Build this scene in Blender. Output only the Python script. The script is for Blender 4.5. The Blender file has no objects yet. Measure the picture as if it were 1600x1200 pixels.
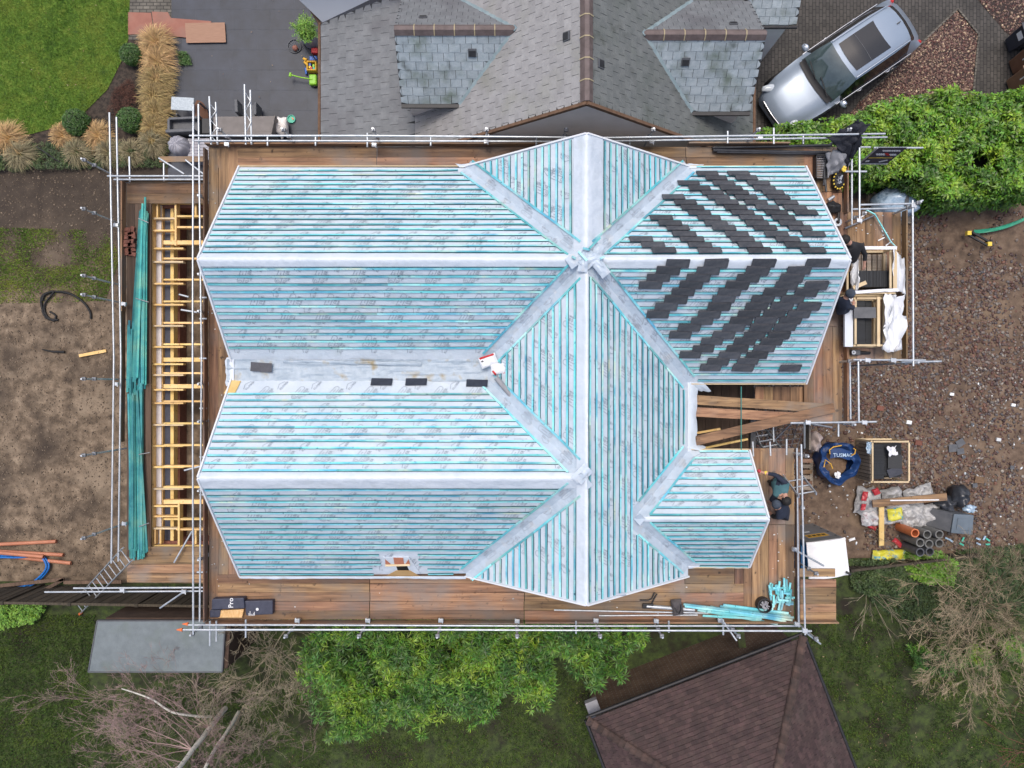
import bpy, math, random
import numpy as np
from mathutils import Vector, Matrix, noise
R = math.radians
rnd = random.Random(7)
sc = bpy.context.scene
# ---------------------------------------------------------------- camera, world, sun, exposure
CAMZ, FPX = 22.0, 1120.0
cam_d = bpy.data.cameras.new('camera'); cam = bpy.data.objects.new('camera', cam_d)
sc.collection.objects.link(cam); sc.camera = cam
cam.location = (0, 0, CAMZ); cam.rotation_euler = (0, 0, 0)
cam_d.sensor_width = 36; cam_d.lens = 36*FPX/1600; cam_d.clip_end = 500; cam_d.clip_start = .1
SUN_EL, SUN_AZ = 75, -14          # azimuth from +Y towards +X
wd = bpy.data.worlds.new('World'); sc.world = wd; wd.use_nodes = True
nt = wd.node_tree; nt.nodes.clear()
sky = nt.nodes.new('ShaderNodeTexSky'); sky.sky_type = 'NISHITA'; sky.sun_disc = False
sky.sun_elevation = R(SUN_EL); sky.sun_rotation = R(SUN_AZ); sky.air_density = 1.0; sky.dust_density = 5.0; sky.ozone_density = 1.0
bg = nt.nodes.new('ShaderNodeBackground'); bg.inputs[1].default_value = .15
wo = nt.nodes.new('ShaderNodeOutputWorld')
nt.links.new(sky.outputs[0], bg.inputs[0]); nt.links.new(bg.outputs[0], wo.inputs[0])
sl = bpy.data.lights.new('sun', 'SUN'); sl.energy = 1.0; sl.angle = R(18); sl.color = (1, .96, .9)
so = bpy.data.objects.new('sun', sl); sc.collection.objects.link(so)
sd = Vector((math.sin(R(SUN_AZ))*math.cos(R(SUN_EL)), math.cos(R(SUN_AZ))*math.cos(R(SUN_EL)), math.sin(R(SUN_EL))))
so.rotation_euler = (-sd).to_track_quat('-Z', 'Y').to_euler(); so.location = sd*60
sc.view_settings.view_transform = 'Standard'; sc.view_settings.look = 'None'
sc.view_settings.exposure = 0.33; sc.view_settings.gamma = 1
sc.cycles.max_bounces = 6; sc.cycles.diffuse_bounces = 3; sc.cycles.glossy_bounces = 2
sc.cycles.use_denoising = True

# ---------------------------------------------------------------- helpers
def W(px, py, z=0.0):
    s = (CAMZ - z)/FPX
    return Vector(((px-800)*s, (600-py)*s, z))
def WP(pts, z=0.0):
    return [W(x, y, z) for x, y in pts]
def link(o, parent=None):
    sc.collection.objects.link(o)
    if parent is not None: o.parent = parent
    return o
def tagit(o, label=None, cat=None, group=None, kind=None):
    if label: o['label'] = label
    if cat: o['category'] = cat
    if group: o['group'] = group
    if kind: o['kind'] = kind
    return o
def thing(name, label, cat, loc=(0, 0, 0), rz=0, group=None):
    o = bpy.data.objects.new(name, None); link(o); o.empty_display_size = .2
    o.location = loc; o.rotation_euler = (0, 0, rz)
    return tagit(o, label, cat, group)
class MB:
    def __init__(s): s.v, s.f, s.m = [], [], []
    def add(s, vs, fs, mi=0):
        n = len(s.v); s.v.extend([tuple(p) for p in vs]); s.f.extend([tuple(i+n for i in f) for f in fs])
        s.m.extend([mi]*len(fs)); return s
    def box(s, x0, y0, z0, x1, y1, z1, mi=0):
        vs = [(x, y, z) for z in (z0, z1) for y in (y0, y1) for x in (x0, x1)]
        return s.add(vs, [(0, 2, 3, 1), (4, 5, 7, 6), (0, 1, 5, 4), (2, 6, 7, 3), (0, 4, 6, 2), (1, 3, 7, 5)], mi)
    def beam(s, a, b, w, h, mi=0, up=(0, 0, 1), roll=0):
        a, b = Vector(a), Vector(b); d = (b-a)
        if d.length < 1e-5: return s
        d.normalize(); up = Vector(up)
        if abs(d.dot(up)) > .99: up = Vector((0, 1, 0))
        x = d.cross(up).normalized(); y = x.cross(d).normalized()
        if roll: q = Matrix.Rotation(roll, 3, d); x, y = q@x, q@y
        vs = [p + x*i*w/2 + y*j*h/2 for p in (a, b) for j in (-1, 1) for i in (-1, 1)]
        return s.add(vs, [(0, 1, 3, 2), (4, 6, 7, 5), (0, 4, 5, 1), (2, 3, 7, 6), (0, 2, 6, 4), (1, 5, 7, 3)], mi)
    def tube(s, pts, r, n=8, mi=0, caps=True):
        pts = [Vector(p) for p in pts]; k = len(pts)
        rs = r if isinstance(r, (list, tuple)) else [r]*k
        vs, fs = [], []; prev = None
        for i, p in enumerate(pts):
            d = (pts[min(i+1, k-1)] - pts[max(i-1, 0)]).normalized()
            if prev is None:
                t = Vector((0, 0, 1)) if abs(d.z) < .9 else Vector((1, 0, 0)); x = d.cross(t).normalized()
            else: x = (prev - d*prev.dot(d)).normalized()
            prev = x; y = d.cross(x)
            for j in range(n):
                a = 2*math.pi*j/n; vs.append(p + (x*math.cos(a) + y*math.sin(a))*rs[i])
        for i in range(k-1):
            for j in range(n):
                a, b = i*n+j, i*n+(j+1) % n; fs.append((a, b, b+n, a+n))
        if caps: fs.append(tuple(reversed(range(n)))); fs.append(tuple(range((k-1)*n, k*n)))
        return s.add(vs, fs, mi)
    def ring(s, c, ax, r0, r1, L, n=20, mi=0):      # hollow pipe from c along ax
        c = Vector(c); ax = Vector(ax).normalized(); t = Vector((0, 0, 1)) if abs(ax.z) < .9 else Vector((1, 0, 0))
        x = ax.cross(t).normalized(); y = ax.cross(x); vs = []
        for (q, rr) in ((0, r1), (L, r1), (L, r0), (0, r0)):
            for j in range(n):
                a = 2*math.pi*j/n; vs.append(c + ax*q + (x*math.cos(a)+y*math.sin(a))*rr)
        fs = [(k*n+j, k*n+(j+1) % n, ((k+1) % 4)*n+(j+1) % n, ((k+1) % 4)*n+j) for k in range(4) for j in range(n)]
        return s.add(vs, fs, mi)
    def poly(s, pts, mi=0):
        return s.add(pts, [tuple(range(len(pts)))], mi)
    def prism(s, pts, z0, z1, mi=0, side=None):
        n = len(pts); side = mi if side is None else side
        a = sum(pts[i][0]*pts[(i+1) % n][1]-pts[(i+1) % n][0]*pts[i][1] for i in range(n))
        if a < 0: pts = list(reversed(pts))
        vs = [(p[0], p[1], z0) for p in pts] + [(p[0], p[1], z1) for p in pts]
        k = len(s.v); s.add(vs, [tuple(range(n, 2*n)), tuple(reversed(range(n)))], mi)
        s.f.extend([(k+i, k+(i+1) % n, k+(i+1) % n+n, k+i+n) for i in range(n)]); s.m.extend([side]*n); return s
    def slab(s, pts, th, mi=0):                    # thick 3-D polygon, th along minus normal
        pts = [Vector(p) for p in pts]; n = len(pts); nn = Vector((0, 0, 0))
        for i in range(n): nn += (pts[i]-pts[0]).cross(pts[(i+1) % n]-pts[0])
        nn.normalize()
        if nn.z < 0: pts.reverse(); nn = -nn
        lo = [p - nn*th for p in pts]
        return s.add(lo+pts, [tuple(range(n, 2*n)), tuple(reversed(range(n)))] + [(i, (i+1) % n, (i+1) % n+n, i+n) for i in range(n)], mi)
    def lump(s, c, r, amp=.15, seed=0, nu=16, nv=10, mi=0, fr=2.0, flat=None, rot=0):
        vs, fs = [], []; c = Vector(c); ca, sa = math.cos(rot), math.sin(rot)
        for j in range(nv+1):
            th = math.pi*j/nv
            for i in range(nu):
                ph = 2*math.pi*i/nu; d = Vector((math.sin(th)*math.cos(ph), math.sin(th)*math.sin(ph), math.cos(th)))
                k = 1+amp*noise.noise(d*fr+Vector((seed*3.1, seed*1.7, seed)))*2
                x, y, z = d.x*r[0]*k, d.y*r[1]*k, d.z*r[2]*k
                if flat is not None: z = max(z, -flat)
                vs.append(c+Vector((x*ca-y*sa, x*sa+y*ca, z)))
        for j in range(nv):
            for i in range(nu):
                a, b = j*nu+i, j*nu+(i+1) % nu; fs.append((a, a+nu, b+nu, b))
        return s.add(vs, fs, mi)
    def pillow(s, c, lx, ly, h, rot=0, seed=0, mi=0, amp=.02, n=10, tilt=0):   # sack
        def fn(u, v, sg):
            e = (1-(2*u-1)**4)*(1-(2*v-1)**4); x = (u-.5)*lx*(1-.08*(2*v-1)**2*0); y = (v-.5)*ly
            z = h/2+sg*h/2*e**.5 + noise.noise(Vector((x*7+seed, y*7, seed*2.3+sg)))*amp*e*2
            return x + noise.noise(Vector((y*5, seed*3., 1)))*amp, y+noise.noise(Vector((x*5, seed*2., 4)))*amp, z
        ca, sa = math.cos(rot), math.sin(rot)
        for sg in (1, -1):
            vs = []
            for j in range(n+1):
                for i in range(n+1):
                    x, y, z = fn(i/n, j/n, sg); vs.append((c[0]+x*ca-y*sa, c[1]+x*sa+y*ca, c[2]+z+tilt*x))
            q = [(j*(n+1)+i, j*(n+1)+i+1, (j+1)*(n+1)+i+1, (j+1)*(n+1)+i) for j in range(n) for i in range(n)]
            if sg < 0: q = [tuple(reversed(t)) for t in q]
            s.add(vs, q, mi)
        return s
    def grid(s, nu, nv, fn, mi=0):
        vs = [fn(i/nu, j/nv) for j in range(nv+1) for i in range(nu+1)]
        return s.add(vs, [(j*(nu+1)+i, j*(nu+1)+i+1, (j+1)*(nu+1)+i+1, (j+1)*(nu+1)+i) for j in range(nv) for i in range(nu)], mi)
    def mesh(s, name, mats, smooth=None):
        me = bpy.data.meshes.new(name)
        me.from_pydata([tuple(p) for p in s.v], [], s.f)
        for m in (mats if isinstance(mats, (list, tuple)) else [mats]): me.materials.append(MT[m] if isinstance(m, str) else m)
        me.polygons.foreach_set('material_index', s.m); me.update()
        if smooth is not None:
            me.polygons.foreach_set('use_smooth', [True]*len(me.polygons)); me.set_sharp_from_angle(angle=R(smooth))
        return me
    def part(s, name, mats, parent, label=None, smooth=None, bev=0, local=False, kind=None):
        o = bpy.data.objects.new(name, s.mesh(name, mats, smooth)); link(o, parent)
        if not local and parent.parent is None and parent.type == 'EMPTY': o.location = -parent.location
        tagit(o, label, kind=kind)
        if bev: b = o.modifiers.new('b', 'BEVEL'); b.width = bev; b.segments = 2; b.limit_method = 'ANGLE'
        return o
    def solo(s, name, mats, label, cat, group=None, kind=None, smooth=None, bev=0, centre=True):
        if centre and s.v:
            a = np.array(s.v); c = ((a[:, 0].min()+a[:, 0].max())/2, (a[:, 1].min()+a[:, 1].max())/2, a[:, 2].min())
            s.v = [(p[0]-c[0], p[1]-c[1], p[2]-c[2]) for p in s.v]
        else: c = (0, 0, 0)
        o = bpy.data.objects.new(name, s.mesh(name, mats, smooth)); link(o); o.location = c
        if bev: b = o.modifiers.new('b', 'BEVEL'); b.width = bev; b.segments = 2; b.limit_method = 'ANGLE'
        return tagit(o, label, cat, group, kind)
def npmesh(name, V, F, mats, mi=None):
    me = bpy.data.meshes.new(name); V = np.asarray(V, np.float32); F = np.asarray(F, np.int32)
    me.vertices.add(len(V)); me.vertices.foreach_set('co', V.ravel())
    k = F.shape[1]; me.loops.add(F.size); me.loops.foreach_set('vertex_index', F.ravel())
    me.polygons.add(len(F)); me.polygons.foreach_set('loop_start', np.arange(0, F.size, k, dtype=np.int32))
    for m in (mats if isinstance(mats, (list, tuple)) else [mats]): me.materials.append(MT[m])
    if mi is not None: me.polygons.foreach_set('material_index', np.asarray(mi, np.int32))
    me.update(calc_edges=True); me.validate(); return me
def npobj(name, V, F, mats, parent=None, mi=None):
    o = bpy.data.objects.new(name, npmesh(name, V, F, mats, mi)); link(o, parent)
    if parent is not None and parent.type == 'EMPTY' and parent.parent is None: o.location = -parent.location
    return o
def inpoly(x, y, P):
    c = False; n = len(P); j = n-1
    for i in range(n):
        xi, yi, xj, yj = P[i][0], P[i][1], P[j][0], P[j][1]
        if (yi > y) != (yj > y) and x < (xj-xi)*(y-yi)/(yj-yi)+xi: c = not c
        j = i
    return c
def npin(X, Y, P):
    c = np.zeros(len(X), bool); n = len(P); j = n-1
    for i in range(n):
        xi, yi, xj, yj = P[i][0], P[i][1], P[j][0], P[j][1]
        if yi != yj: c ^= ((yi > Y) != (yj > Y)) & (X < (xj-xi)*(Y-yi)/(yj-yi)+xi)
        j = i
    return c
NPR = np.random.RandomState(5)
def scatter(P, n, rs=NPR):
    P = [(p[0], p[1]) for p in P]; xs = [p[0] for p in P]; ys = [p[1] for p in P]; X = []; Y = []; t = 0
    while t < n:
        a = rs.uniform(min(xs), max(xs), n*2); b = rs.uniform(min(ys), max(ys), n*2); k = npin(a, b, P)
        X.append(a[k]); Y.append(b[k]); t += k.sum()
    return np.concatenate(X)[:n], np.concatenate(Y)[:n]
def nz(x, y, s=1.0, o=0.0): return noise.noise(Vector((x*s+o, y*s-o, o*.37)))

# ---------------------------------------------------------------- materials
MT = {}
def mk(name, cols, scale=4, rough=.75, bump=0, bs=None, metal=0, var=0, st=(1, 1, 1), big=None, det=5, spec=.5, lo=.32, hi=.68, world=False, hue=0, trans=0, alpha=1, coat=0, isl=False, grady=None):
    m = bpy.data.materials.new(name); m.use_nodes = True; t = m.node_tree; N = t.nodes; L = t.links
    b = N['Principled BSDF']; b.inputs['Roughness'].default_value = rough; b.inputs['Metallic'].default_value = metal
    b.inputs['Specular IOR Level'].default_value = spec
    if trans: b.inputs['Transmission Weight'].default_value = trans
    if alpha < 1: b.inputs['Alpha'].default_value = alpha
    if coat: b.inputs['Coat Weight'].default_value = coat
    if world: g = N.new('ShaderNodeNewGeometry'); src = g.outputs['Position']
    else: g = N.new('ShaderNodeTexCoord'); src = g.outputs['Object']
    mp = N.new('ShaderNodeMapping'); mp.inputs['Scale'].default_value = st; L.new(src, mp.inputs[0])
    col = None
    if len(cols) == 1: rgb = N.new('ShaderNodeRGB'); rgb.outputs[0].default_value = (*cols[0], 1); col = rgb.outputs[0]
    else:
        n1 = N.new('ShaderNodeTexNoise'); n1.inputs['Scale'].default_value = scale; n1.inputs['Detail'].default_value = det
        n1.inputs['Roughness'].default_value = .6
        L.new(mp.outputs[0], n1.inputs[0]); r = N.new('ShaderNodeValToRGB'); gi = N.new('ShaderNodeNewGeometry'); L.new(gi.outputs['Random Per Island'] if isl else n1.outputs[0], r.inputs[0])
        e = r.color_ramp.elements; e[0].position = lo; e[0].color = (*cols[0], 1); e[1].position = hi; e[1].color = (*cols[-1], 1)
        for i, c in enumerate(cols[1:-1]):
            q = e.new(lo+(hi-lo)*(i+1)/(len(cols)-1)); q.color = (*c, 1)
        col = r.outputs[0]
    if big:
        for (bc, bsc, blo, bhi) in (big if isinstance(big, list) else [big]):
            n2 = N.new('ShaderNodeTexNoise'); n2.inputs['Scale'].default_value = bsc; n2.inputs['Detail'].default_value = 4
            L.new(src, n2.inputs[0]); r2 = N.new('ShaderNodeValToRGB'); L.new(n2.outputs[0], r2.inputs[0])
            r2.color_ramp.elements[0].position = blo; r2.color_ramp.elements[1].position = bhi
            mx = N.new('ShaderNodeMix'); mx.data_type = 'RGBA'; L.new(r2.outputs[0], mx.inputs[0]); L.new(col, mx.inputs[6]); mx.inputs[7].default_value = (*bc, 1); col = mx.outputs[2]
    if grady:
        gp_ = N.new('ShaderNodeNewGeometry'); sx_ = N.new('ShaderNodeSeparateXYZ'); L.new(gp_.outputs['Position'], sx_.inputs[0]); n5 = N.new('ShaderNodeTexNoise'); n5.inputs['Scale'].default_value = .8; n5.inputs['Detail'].default_value = 6; L.new(gp_.outputs['Position'], n5.inputs[0])
        ma = N.new('ShaderNodeMath'); ma.operation = 'MULTIPLY_ADD'; ma.inputs[1].default_value = 3.0; L.new(n5.outputs[0], ma.inputs[0]); L.new(sx_.outputs[1], ma.inputs[2])
        mr5 = N.new('ShaderNodeMapRange'); L.new(ma.outputs[0], mr5.inputs[0]); mr5.inputs[1].default_value = grady[1]+1.5; mr5.inputs[2].default_value = grady[2]+1.5; mr5.inputs[4].default_value = grady[3]
        mx5 = N.new('ShaderNodeMix'); mx5.data_type = 'RGBA'; L.new(mr5.outputs[0], mx5.inputs[0]); L.new(col, mx5.inputs[6]); mx5.inputs[7].default_value = (*grady[0], 1); col = mx5.outputs[2]
    if var or hue:
        gg = N.new('ShaderNodeNewGeometry'); oi = N.new('ShaderNodeObjectInfo'); ad = N.new('ShaderNodeMath'); L.new(gg.outputs['Random Per Island'], ad.inputs[0]); L.new(oi.outputs['Random'], ad.inputs[1])
        fr = N.new('ShaderNodeMath'); fr.operation = 'FRACT'; L.new(ad.outputs[0], fr.inputs[0])
        mr = N.new('ShaderNodeMapRange'); L.new(fr.outputs[0], mr.inputs[0]); mr.inputs[3].default_value = 1-var; mr.inputs[4].default_value = 1+var
        hs = N.new('ShaderNodeHueSaturation'); L.new(mr.outputs[0], hs.inputs['Value']); L.new(col, hs.inputs['Color'])
        if hue:
            m7 = N.new('ShaderNodeMath'); m7.operation = 'MULTIPLY'; m7.inputs[1].default_value = 7.31; L.new(fr.outputs[0], m7.inputs[0])
            f2 = N.new('ShaderNodeMath'); f2.operation = 'FRACT'; L.new(m7.outputs[0], f2.inputs[0])
            mh = N.new('ShaderNodeMapRange'); L.new(f2.outputs[0], mh.inputs[0]); mh.inputs[3].default_value = .5-hue; mh.inputs[4].default_value = .5+hue; L.new(mh.outputs[0], hs.inputs['Hue'])
        col = hs.outputs[0]
    L.new(col, b.inputs['Base Color'])
    if bump:
        n3 = N.new('ShaderNodeTexNoise'); n3.inputs['Scale'].default_value = bs or scale*2; n3.inputs['Detail'].default_value = 5
        L.new(mp.outputs[0], n3.inputs[0]); bp = N.new('ShaderNodeBump'); bp.inputs['Strength'].default_value = min(1, bump); bp.inputs['Distance'].default_value = .02*max(1, bump)
        L.new(n3.outputs[0], bp.inputs['Height']); L.new(bp.outputs[0], b.inputs['Normal'])
    MT[name] = m; return m
def brickmat(name, c1, c2, mortar, bw, bh, ms=.01, rough=.8, sc_=1.0, offset=.5, dirt=None, rotz=0, smooth=.1, rx=0, squash=1, noise_c=None):
    m = bpy.data.materials.new(name); m.use_nodes = True; t = m.node_tree; N = t.nodes; L = t.links; b = N['Principled BSDF']
    b.inputs['Roughness'].default_value = rough
    g = N.new('ShaderNodeTexCoord'); mp = N.new('ShaderNodeMapping'); mp.inputs['Rotation'].default_value = (rx, 0, rotz); L.new(g.outputs['Object'], mp.inputs[0])
    bt = N.new('ShaderNodeTexBrick'); L.new(mp.outputs[0], bt.inputs[0]); bt.offset = offset
    bt.inputs['Color1'].default_value = (*c1, 1); bt.inputs['Color2'].default_value = (*c2, 1); bt.inputs['Mortar'].default_value = (*mortar, 1)
    bt.inputs['Scale'].default_value = 1; bt.inputs['Mortar Size'].default_value = ms; bt.inputs['Mortar Smooth'].default_value = smooth
    bt.inputs['Brick Width'].default_value = bw; bt.inputs['Row Height'].default_value = bh; bt.inputs['Bias'].default_value = 0
    n2 = N.new('ShaderNodeTexNoise'); n2.inputs['Scale'].default_value = 1.3; n2.inputs['Detail'].default_value = 8; n2.inputs['Roughness'].default_value = .7; L.new(g.outputs['Object'], n2.inputs[0])
    r2 = N.new('ShaderNodeValToRGB'); r2.color_ramp.elements[0].position = .35; r2.color_ramp.elements[1].position = .7; L.new(n2.outputs[0], r2.inputs[0])
    mx = N.new('ShaderNodeMix'); mx.data_type = 'RGBA'; mx.blend_type = 'MULTIPLY'; mx.inputs[0].default_value = .55; L.new(bt.outputs[0], mx.inputs[6]); L.new(r2.outputs[0], mx.inputs[7])
    L.new(mx.outputs[2], b.inputs['Base Color'])
    bp = N.new('ShaderNodeBump'); bp.inputs['Strength'].default_value = .5; bp.inputs['Distance'].default_value = .01; bp.invert = True; L.new(bt.outputs['Fac'], bp.inputs['Height']); L.new(bp.outputs[0], b.inputs['Normal'])
    MT[name] = m; return m
mk('membrane', [(.54, .61, .69), (.63, .69, .76)], scale=1.6, rough=.40, bump=1.5, bs=5, big=((.50, .56, .60), 3.1, .55, .8))
mk('membrane_strip', [(.42, .50, .585), (.52, .60, .685)], scale=2.5, rough=.42, bump=1.6, bs=7, big=((.52, .55, .58), 4, .55, .75))
mk('membrane_dirty', [(.30, .37, .44), (.42, .50, .58)], scale=3, rough=.45, bump=1, bs=6, big=((.30, .25, .15), 3.0, .56, .72))
mk('membrane_pale', [(.60, .66, .74), (.66, .71, .78)], scale=2, rough=.4, bump=.6, bs=5)
mk('mark_ink', [(.27, .31, .37)], rough=.6)
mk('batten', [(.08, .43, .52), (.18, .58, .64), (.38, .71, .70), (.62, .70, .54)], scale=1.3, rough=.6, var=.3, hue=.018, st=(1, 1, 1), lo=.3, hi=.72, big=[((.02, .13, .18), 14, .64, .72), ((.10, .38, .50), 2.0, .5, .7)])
mk('batten_side_shade', [(.008, .075, .10), (.02, .13, .17)], scale=2, rough=.8, var=.3)  # dyed side faces, darkened to paint a shadow line along each batten
mk('batten_dark', [(.02, .17, .20), (.05, .30, .30), (.13, .36, .30)], scale=2.5, rough=.75, var=.4, hue=.02, bump=.3, bs=40)
mk('trim_white', [(.75, .77, .8)], rough=.35)
mk('slate', [(.046, .051, .063), (.088, .09, .10)], scale=9, rough=.5, bump=.4, bs=40, var=.25, spec=.5)
mk('slate_blue', [(.02, .025, .04), (.035, .04, .06)], scale=9, rough=.42, bump=.3, bs=40)
mk('slate_edge', [(.008, .010, .014), (.025, .030, .036)], scale=60, rough=.5, var=.4)
mk('plank_x', [(.12, .068, .040), (.26, .148, .080), (.38, .228, .122)], scale=2.2, rough=.75, st=(.35, 6, 6), var=.34, hue=.015, bump=.25, bs=8, big=[((.05, .028, .018), 8, .64, .74), ((.20, .165, .14), 1.1, .46, .72)])
mk('plank_y', [(.12, .068, .040), (.26, .148, .080), (.38, .228, .122)], scale=2.2, rough=.75, st=(6, .35, 6), var=.34, hue=.015, bump=.25, bs=8, big=[((.05, .028, .018), 8, .64, .74), ((.20, .165, .14), 1.1, .46, .72)])
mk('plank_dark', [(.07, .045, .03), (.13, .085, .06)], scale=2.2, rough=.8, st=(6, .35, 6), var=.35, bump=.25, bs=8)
mk('timber', [(.72, .46, .15), (.84, .60, .27)], scale=3, rough=.65, var=.15, hue=.01, bump=.2, bs=30, big=((.35, .17, .06), 9, .64, .75))
mk('timber_pale', [(.55, .42, .25), (.66, .53, .34)], scale=3, rough=.7, var=.15, bump=.2, bs=30)
mk('timber_grey', [(.20, .165, .13), (.34, .29, .24)], scale=3, rough=.8, var=.25, bump=.3, bs=30, st=(1, 6, 6))
mk('galv', [(.42, .46, .50), (.62, .65, .68)], scale=7, rough=.38, metal=.55, bump=.05)
mk('steel_dark', [(.16, .17, .19), (.28, .29, .31)], scale=9, rough=.45, metal=.6)
mk('black', [(.012, .012, .014), (.025, .025, .028)], scale=8, rough=.55)
mk('rubber', [(.01, .01, .01)], rough=.7)
mk('white', [(.78, .79, .8)], rough=.45)
mk('red', [(.55, .03, .03)], rough=.45)
mk('orange_cap', [(.8, .18, .05)], rough=.5)
mk('yellow', [(.8, .55, .05), (.85, .65, .1)], scale=6, rough=.5)
mk('grey', [(.24, .24, .26), (.32, .32, .34)], scale=6, rough=.6)
mk('dgrey', [(.07, .075, .085), (.11, .115, .125)], scale=5, rough=.55)
# ================================================================= GROUND
mk('soil_left', [(.045, .032, .023), (.12, .087, .058), (.215, .16, .11), (.32, .25, .175)], scale=3.2, rough=.95, bump=1, bs=14, det=9, lo=.28, hi=.74, world=True, big=[((.05, .036, .026), .6, .5, .7), ((.26, .20, .14), .9, .55, .75)], grady=((.035, .026, .02), 2.4, 5.2, .85))
mk('soil_right', [(.055, .038, .028), (.13, .088, .060), (.22, .16, .115)], scale=3.5, rough=.92, bump=1, bs=12, det=9, lo=.28, hi=.74, world=True, big=[((.20, .14, .09), .7, .52, .75), ((.05, .034, .022), 1.1, .6, .75)])
mk('soil_dark', [(.012, .01, .008), (.045, .034, .026), (.075, .056, .042)], scale=9, rough=.95, bump=1, bs=22, det=9, world=True)
mk('lawn_base', [(.035, .075, .008), (.085, .165, .014), (.16, .22, .03)], scale=3, rough=.9, bump=.8, bs=30, det=9, world=True, big=((.12, .17, .02), .9, .5, .75))
mk('moss_base', [(.018, .022, .010), (.04, .058, .016), (.065, .095, .02)], scale=4.6, rough=.95, bump=.9, bs=30, det=9, world=True, big=[((.02, .015, .010), 1.1, .5, .7)])
mk('blade', [(.07, .16, .012), (.16, .26, .03), (.26, .30, .04)], scale=.9, rough=.7, var=.4, hue=.02, world=True)
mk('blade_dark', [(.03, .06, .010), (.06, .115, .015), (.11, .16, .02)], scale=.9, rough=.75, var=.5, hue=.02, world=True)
mk('gravel_bed', [(.02, .013, .012), (.06, .04, .035)], scale=20, rough=.9, bump=1, bs=40, world=True)
mk('pebble', [(.035, .02, .018), (.13, .06, .045), (.07, .055, .05), (.19, .09, .06), (.15, .11, .085), (.20, .17, .15), (.085, .08, .085), (.10, .045, .035), (.045, .035, .035), (.36, .32, .27)], rough=.55, lo=0, hi=1, isl=True)
mk('pebble_bright', [(.07, .025, .022), (.14, .055, .045), (.10, .06, .055), (.20, .11, .08), (.16, .10, .08), (.34, .24, .16), (.12, .05, .05), (.60, .46, .30)], rough=.5, lo=0, hi=1, isl=True)
brickmat('patio_slab', (.028, .037, .058), (.038, .048, .073), (.062, .073, .095), 1.15, .62, .008, rough=.5, offset=.35)
brickmat('block_paving', (.062, .056, .050), (.095, .085, .075), (.02, .018, .016), .21, .105, .010, rough=.75, offset=.5, rotz=R(90))
brickmat('path_paver', (.16, .145, .12), (.22, .20, .165), (.06, .055, .045), .21, .105, .012, rough=.8, offset=.5)
def ground(name, pts, z, mat, raw=False, sub=0):
    P = [Vector((p[0], p[1], z)) for p in (pts if raw else WP(pts, 0))]
    if sum(P[i].x*P[(i+1) % len(P)].y-P[(i+1) % len(P)].x*P[i].y for i in range(len(P))) < 0: P.reverse()
    mb = MB(); mb.poly(P); o = mb.solo(name, mat, None, None, kind='structure'); return o
ground('ground', [(-120, -120), (120, -120), (120, 120), (-120, 120)], -.012, 'moss_base', raw=True)
ground('dirt_ground', [(-260, 262), (325, 262), (325, 912), (-260, 905)], 0, 'soil_left')
ground('rubble_ground', [(1040, 310), (1800, 310), (1800, 868), (1330, 872), (1250, 905), (1040, 905)], 0, 'soil_right')
LAWN = [(-300, -300), (203, -300), (203, 0), (201, 60), (192, 92), (168, 140), (132, 176), (100, 196), (40, 212), (-300, 225)]
ground('lawn', LAWN, .012, 'lawn_base')
ground('planting_bed', [(-300, 196), (100, 190), (200, 55), (300, 55), (300, 262), (-300, 262)], -.004, 'soil_dark')
ground('patio', [(268, -300), (700, -300), (700, 330), (262, 330)], .006, 'patio_slab')
ground('path', [(203, -300), (268, -300), (268, 62), (201, 62)], .010, 'path_paver')
ground('driveway', [(1150, -300), (1960, -300), (1960, 330), (1060, 330)], -.004, 'block_paving')
BED1 = [(1496, 14), (1529, 54), (1520, 150), (1400, 200), (1310, 200), (1344, 158), (1400, 105)]
BED2 = [(1520, -60), (1528, 0), (1573, 52), (1640, 90), (1700, -60)]
ground('gravel_bed', BED1, .004, 'gravel_bed'); ground('gravel_bed', BED2, .004, 'gravel_bed')
# kerb edging of the gravel bed
mb = MB()
for i in (0, 1, 5, 6):
    a, b = W(*BED1[i], .02), W(*BED1[(i+1) % 7], .02); mb.beam(a, b, .05, .06)
mb.solo('kerb', 'path_paver', None, None, kind='structure')

# ---- grass blades, pebbles
def blades(name, P, n, mat, hmin, hmax, wid, label, z=.01, thin=None, cat='grass', patch=None):
    X, Y = scatter(P, n)
    if patch is not None:
        k = np.array([nz(x, y, patch[0], patch[2])+NPR.normal(0, .16) > patch[1] for x, y in zip(X, Y)]); X, Y = X[k], Y[k]; n = len(X)
    a = NPR.uniform(0, 6.283, n); h = NPR.uniform(hmin, hmax, n); b = NPR.uniform(0, 6.283, n); le = NPR.uniform(.3, 1.1, n)*h
    dx, dy = np.cos(a)*wid, np.sin(a)*wid
    V = np.stack([np.stack([X-dx, Y-dy, np.full(n, z)], 1), np.stack([X+dx, Y+dy, np.full(n, z)], 1), np.stack([X+np.cos(b)*le, Y+np.sin(b)*le, z+h], 1)], 1).reshape(-1, 3)
    F = np.arange(n*3).reshape(-1, 3)
    o = npobj(name, V, F, mat); return tagit(o, label, cat, kind='stuff')
pw = lambda pts: [(v.x, v.y) for v in WP(pts, 0)]
blades('grass', pw([(-280, -220), (203, -220), (203, 0), (201, 60), (192, 92), (168, 140), (132, 176), (100, 196), (40, 212), (-280, 222)]), 190000, 'blade', .02, .07, .009, 'bright green mown lawn in the top left corner')
blades('grass', pw([(-280, 960), (150, 960), (140, 1050), (140, 1400), (-280, 1400)]), 110000, 'blade_dark', .02, .09, .012, 'dark mossy lawn left of the grey shed roof')
blades('grass', pw([(140, 1080), (420, 1080), (960, 1040), (960, 1260), (140, 1260)]), 60000, 'blade_dark', .02, .09, .012, 'dark shaded lawn below the trees', patch=(1.2, -.25, 3))
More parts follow.
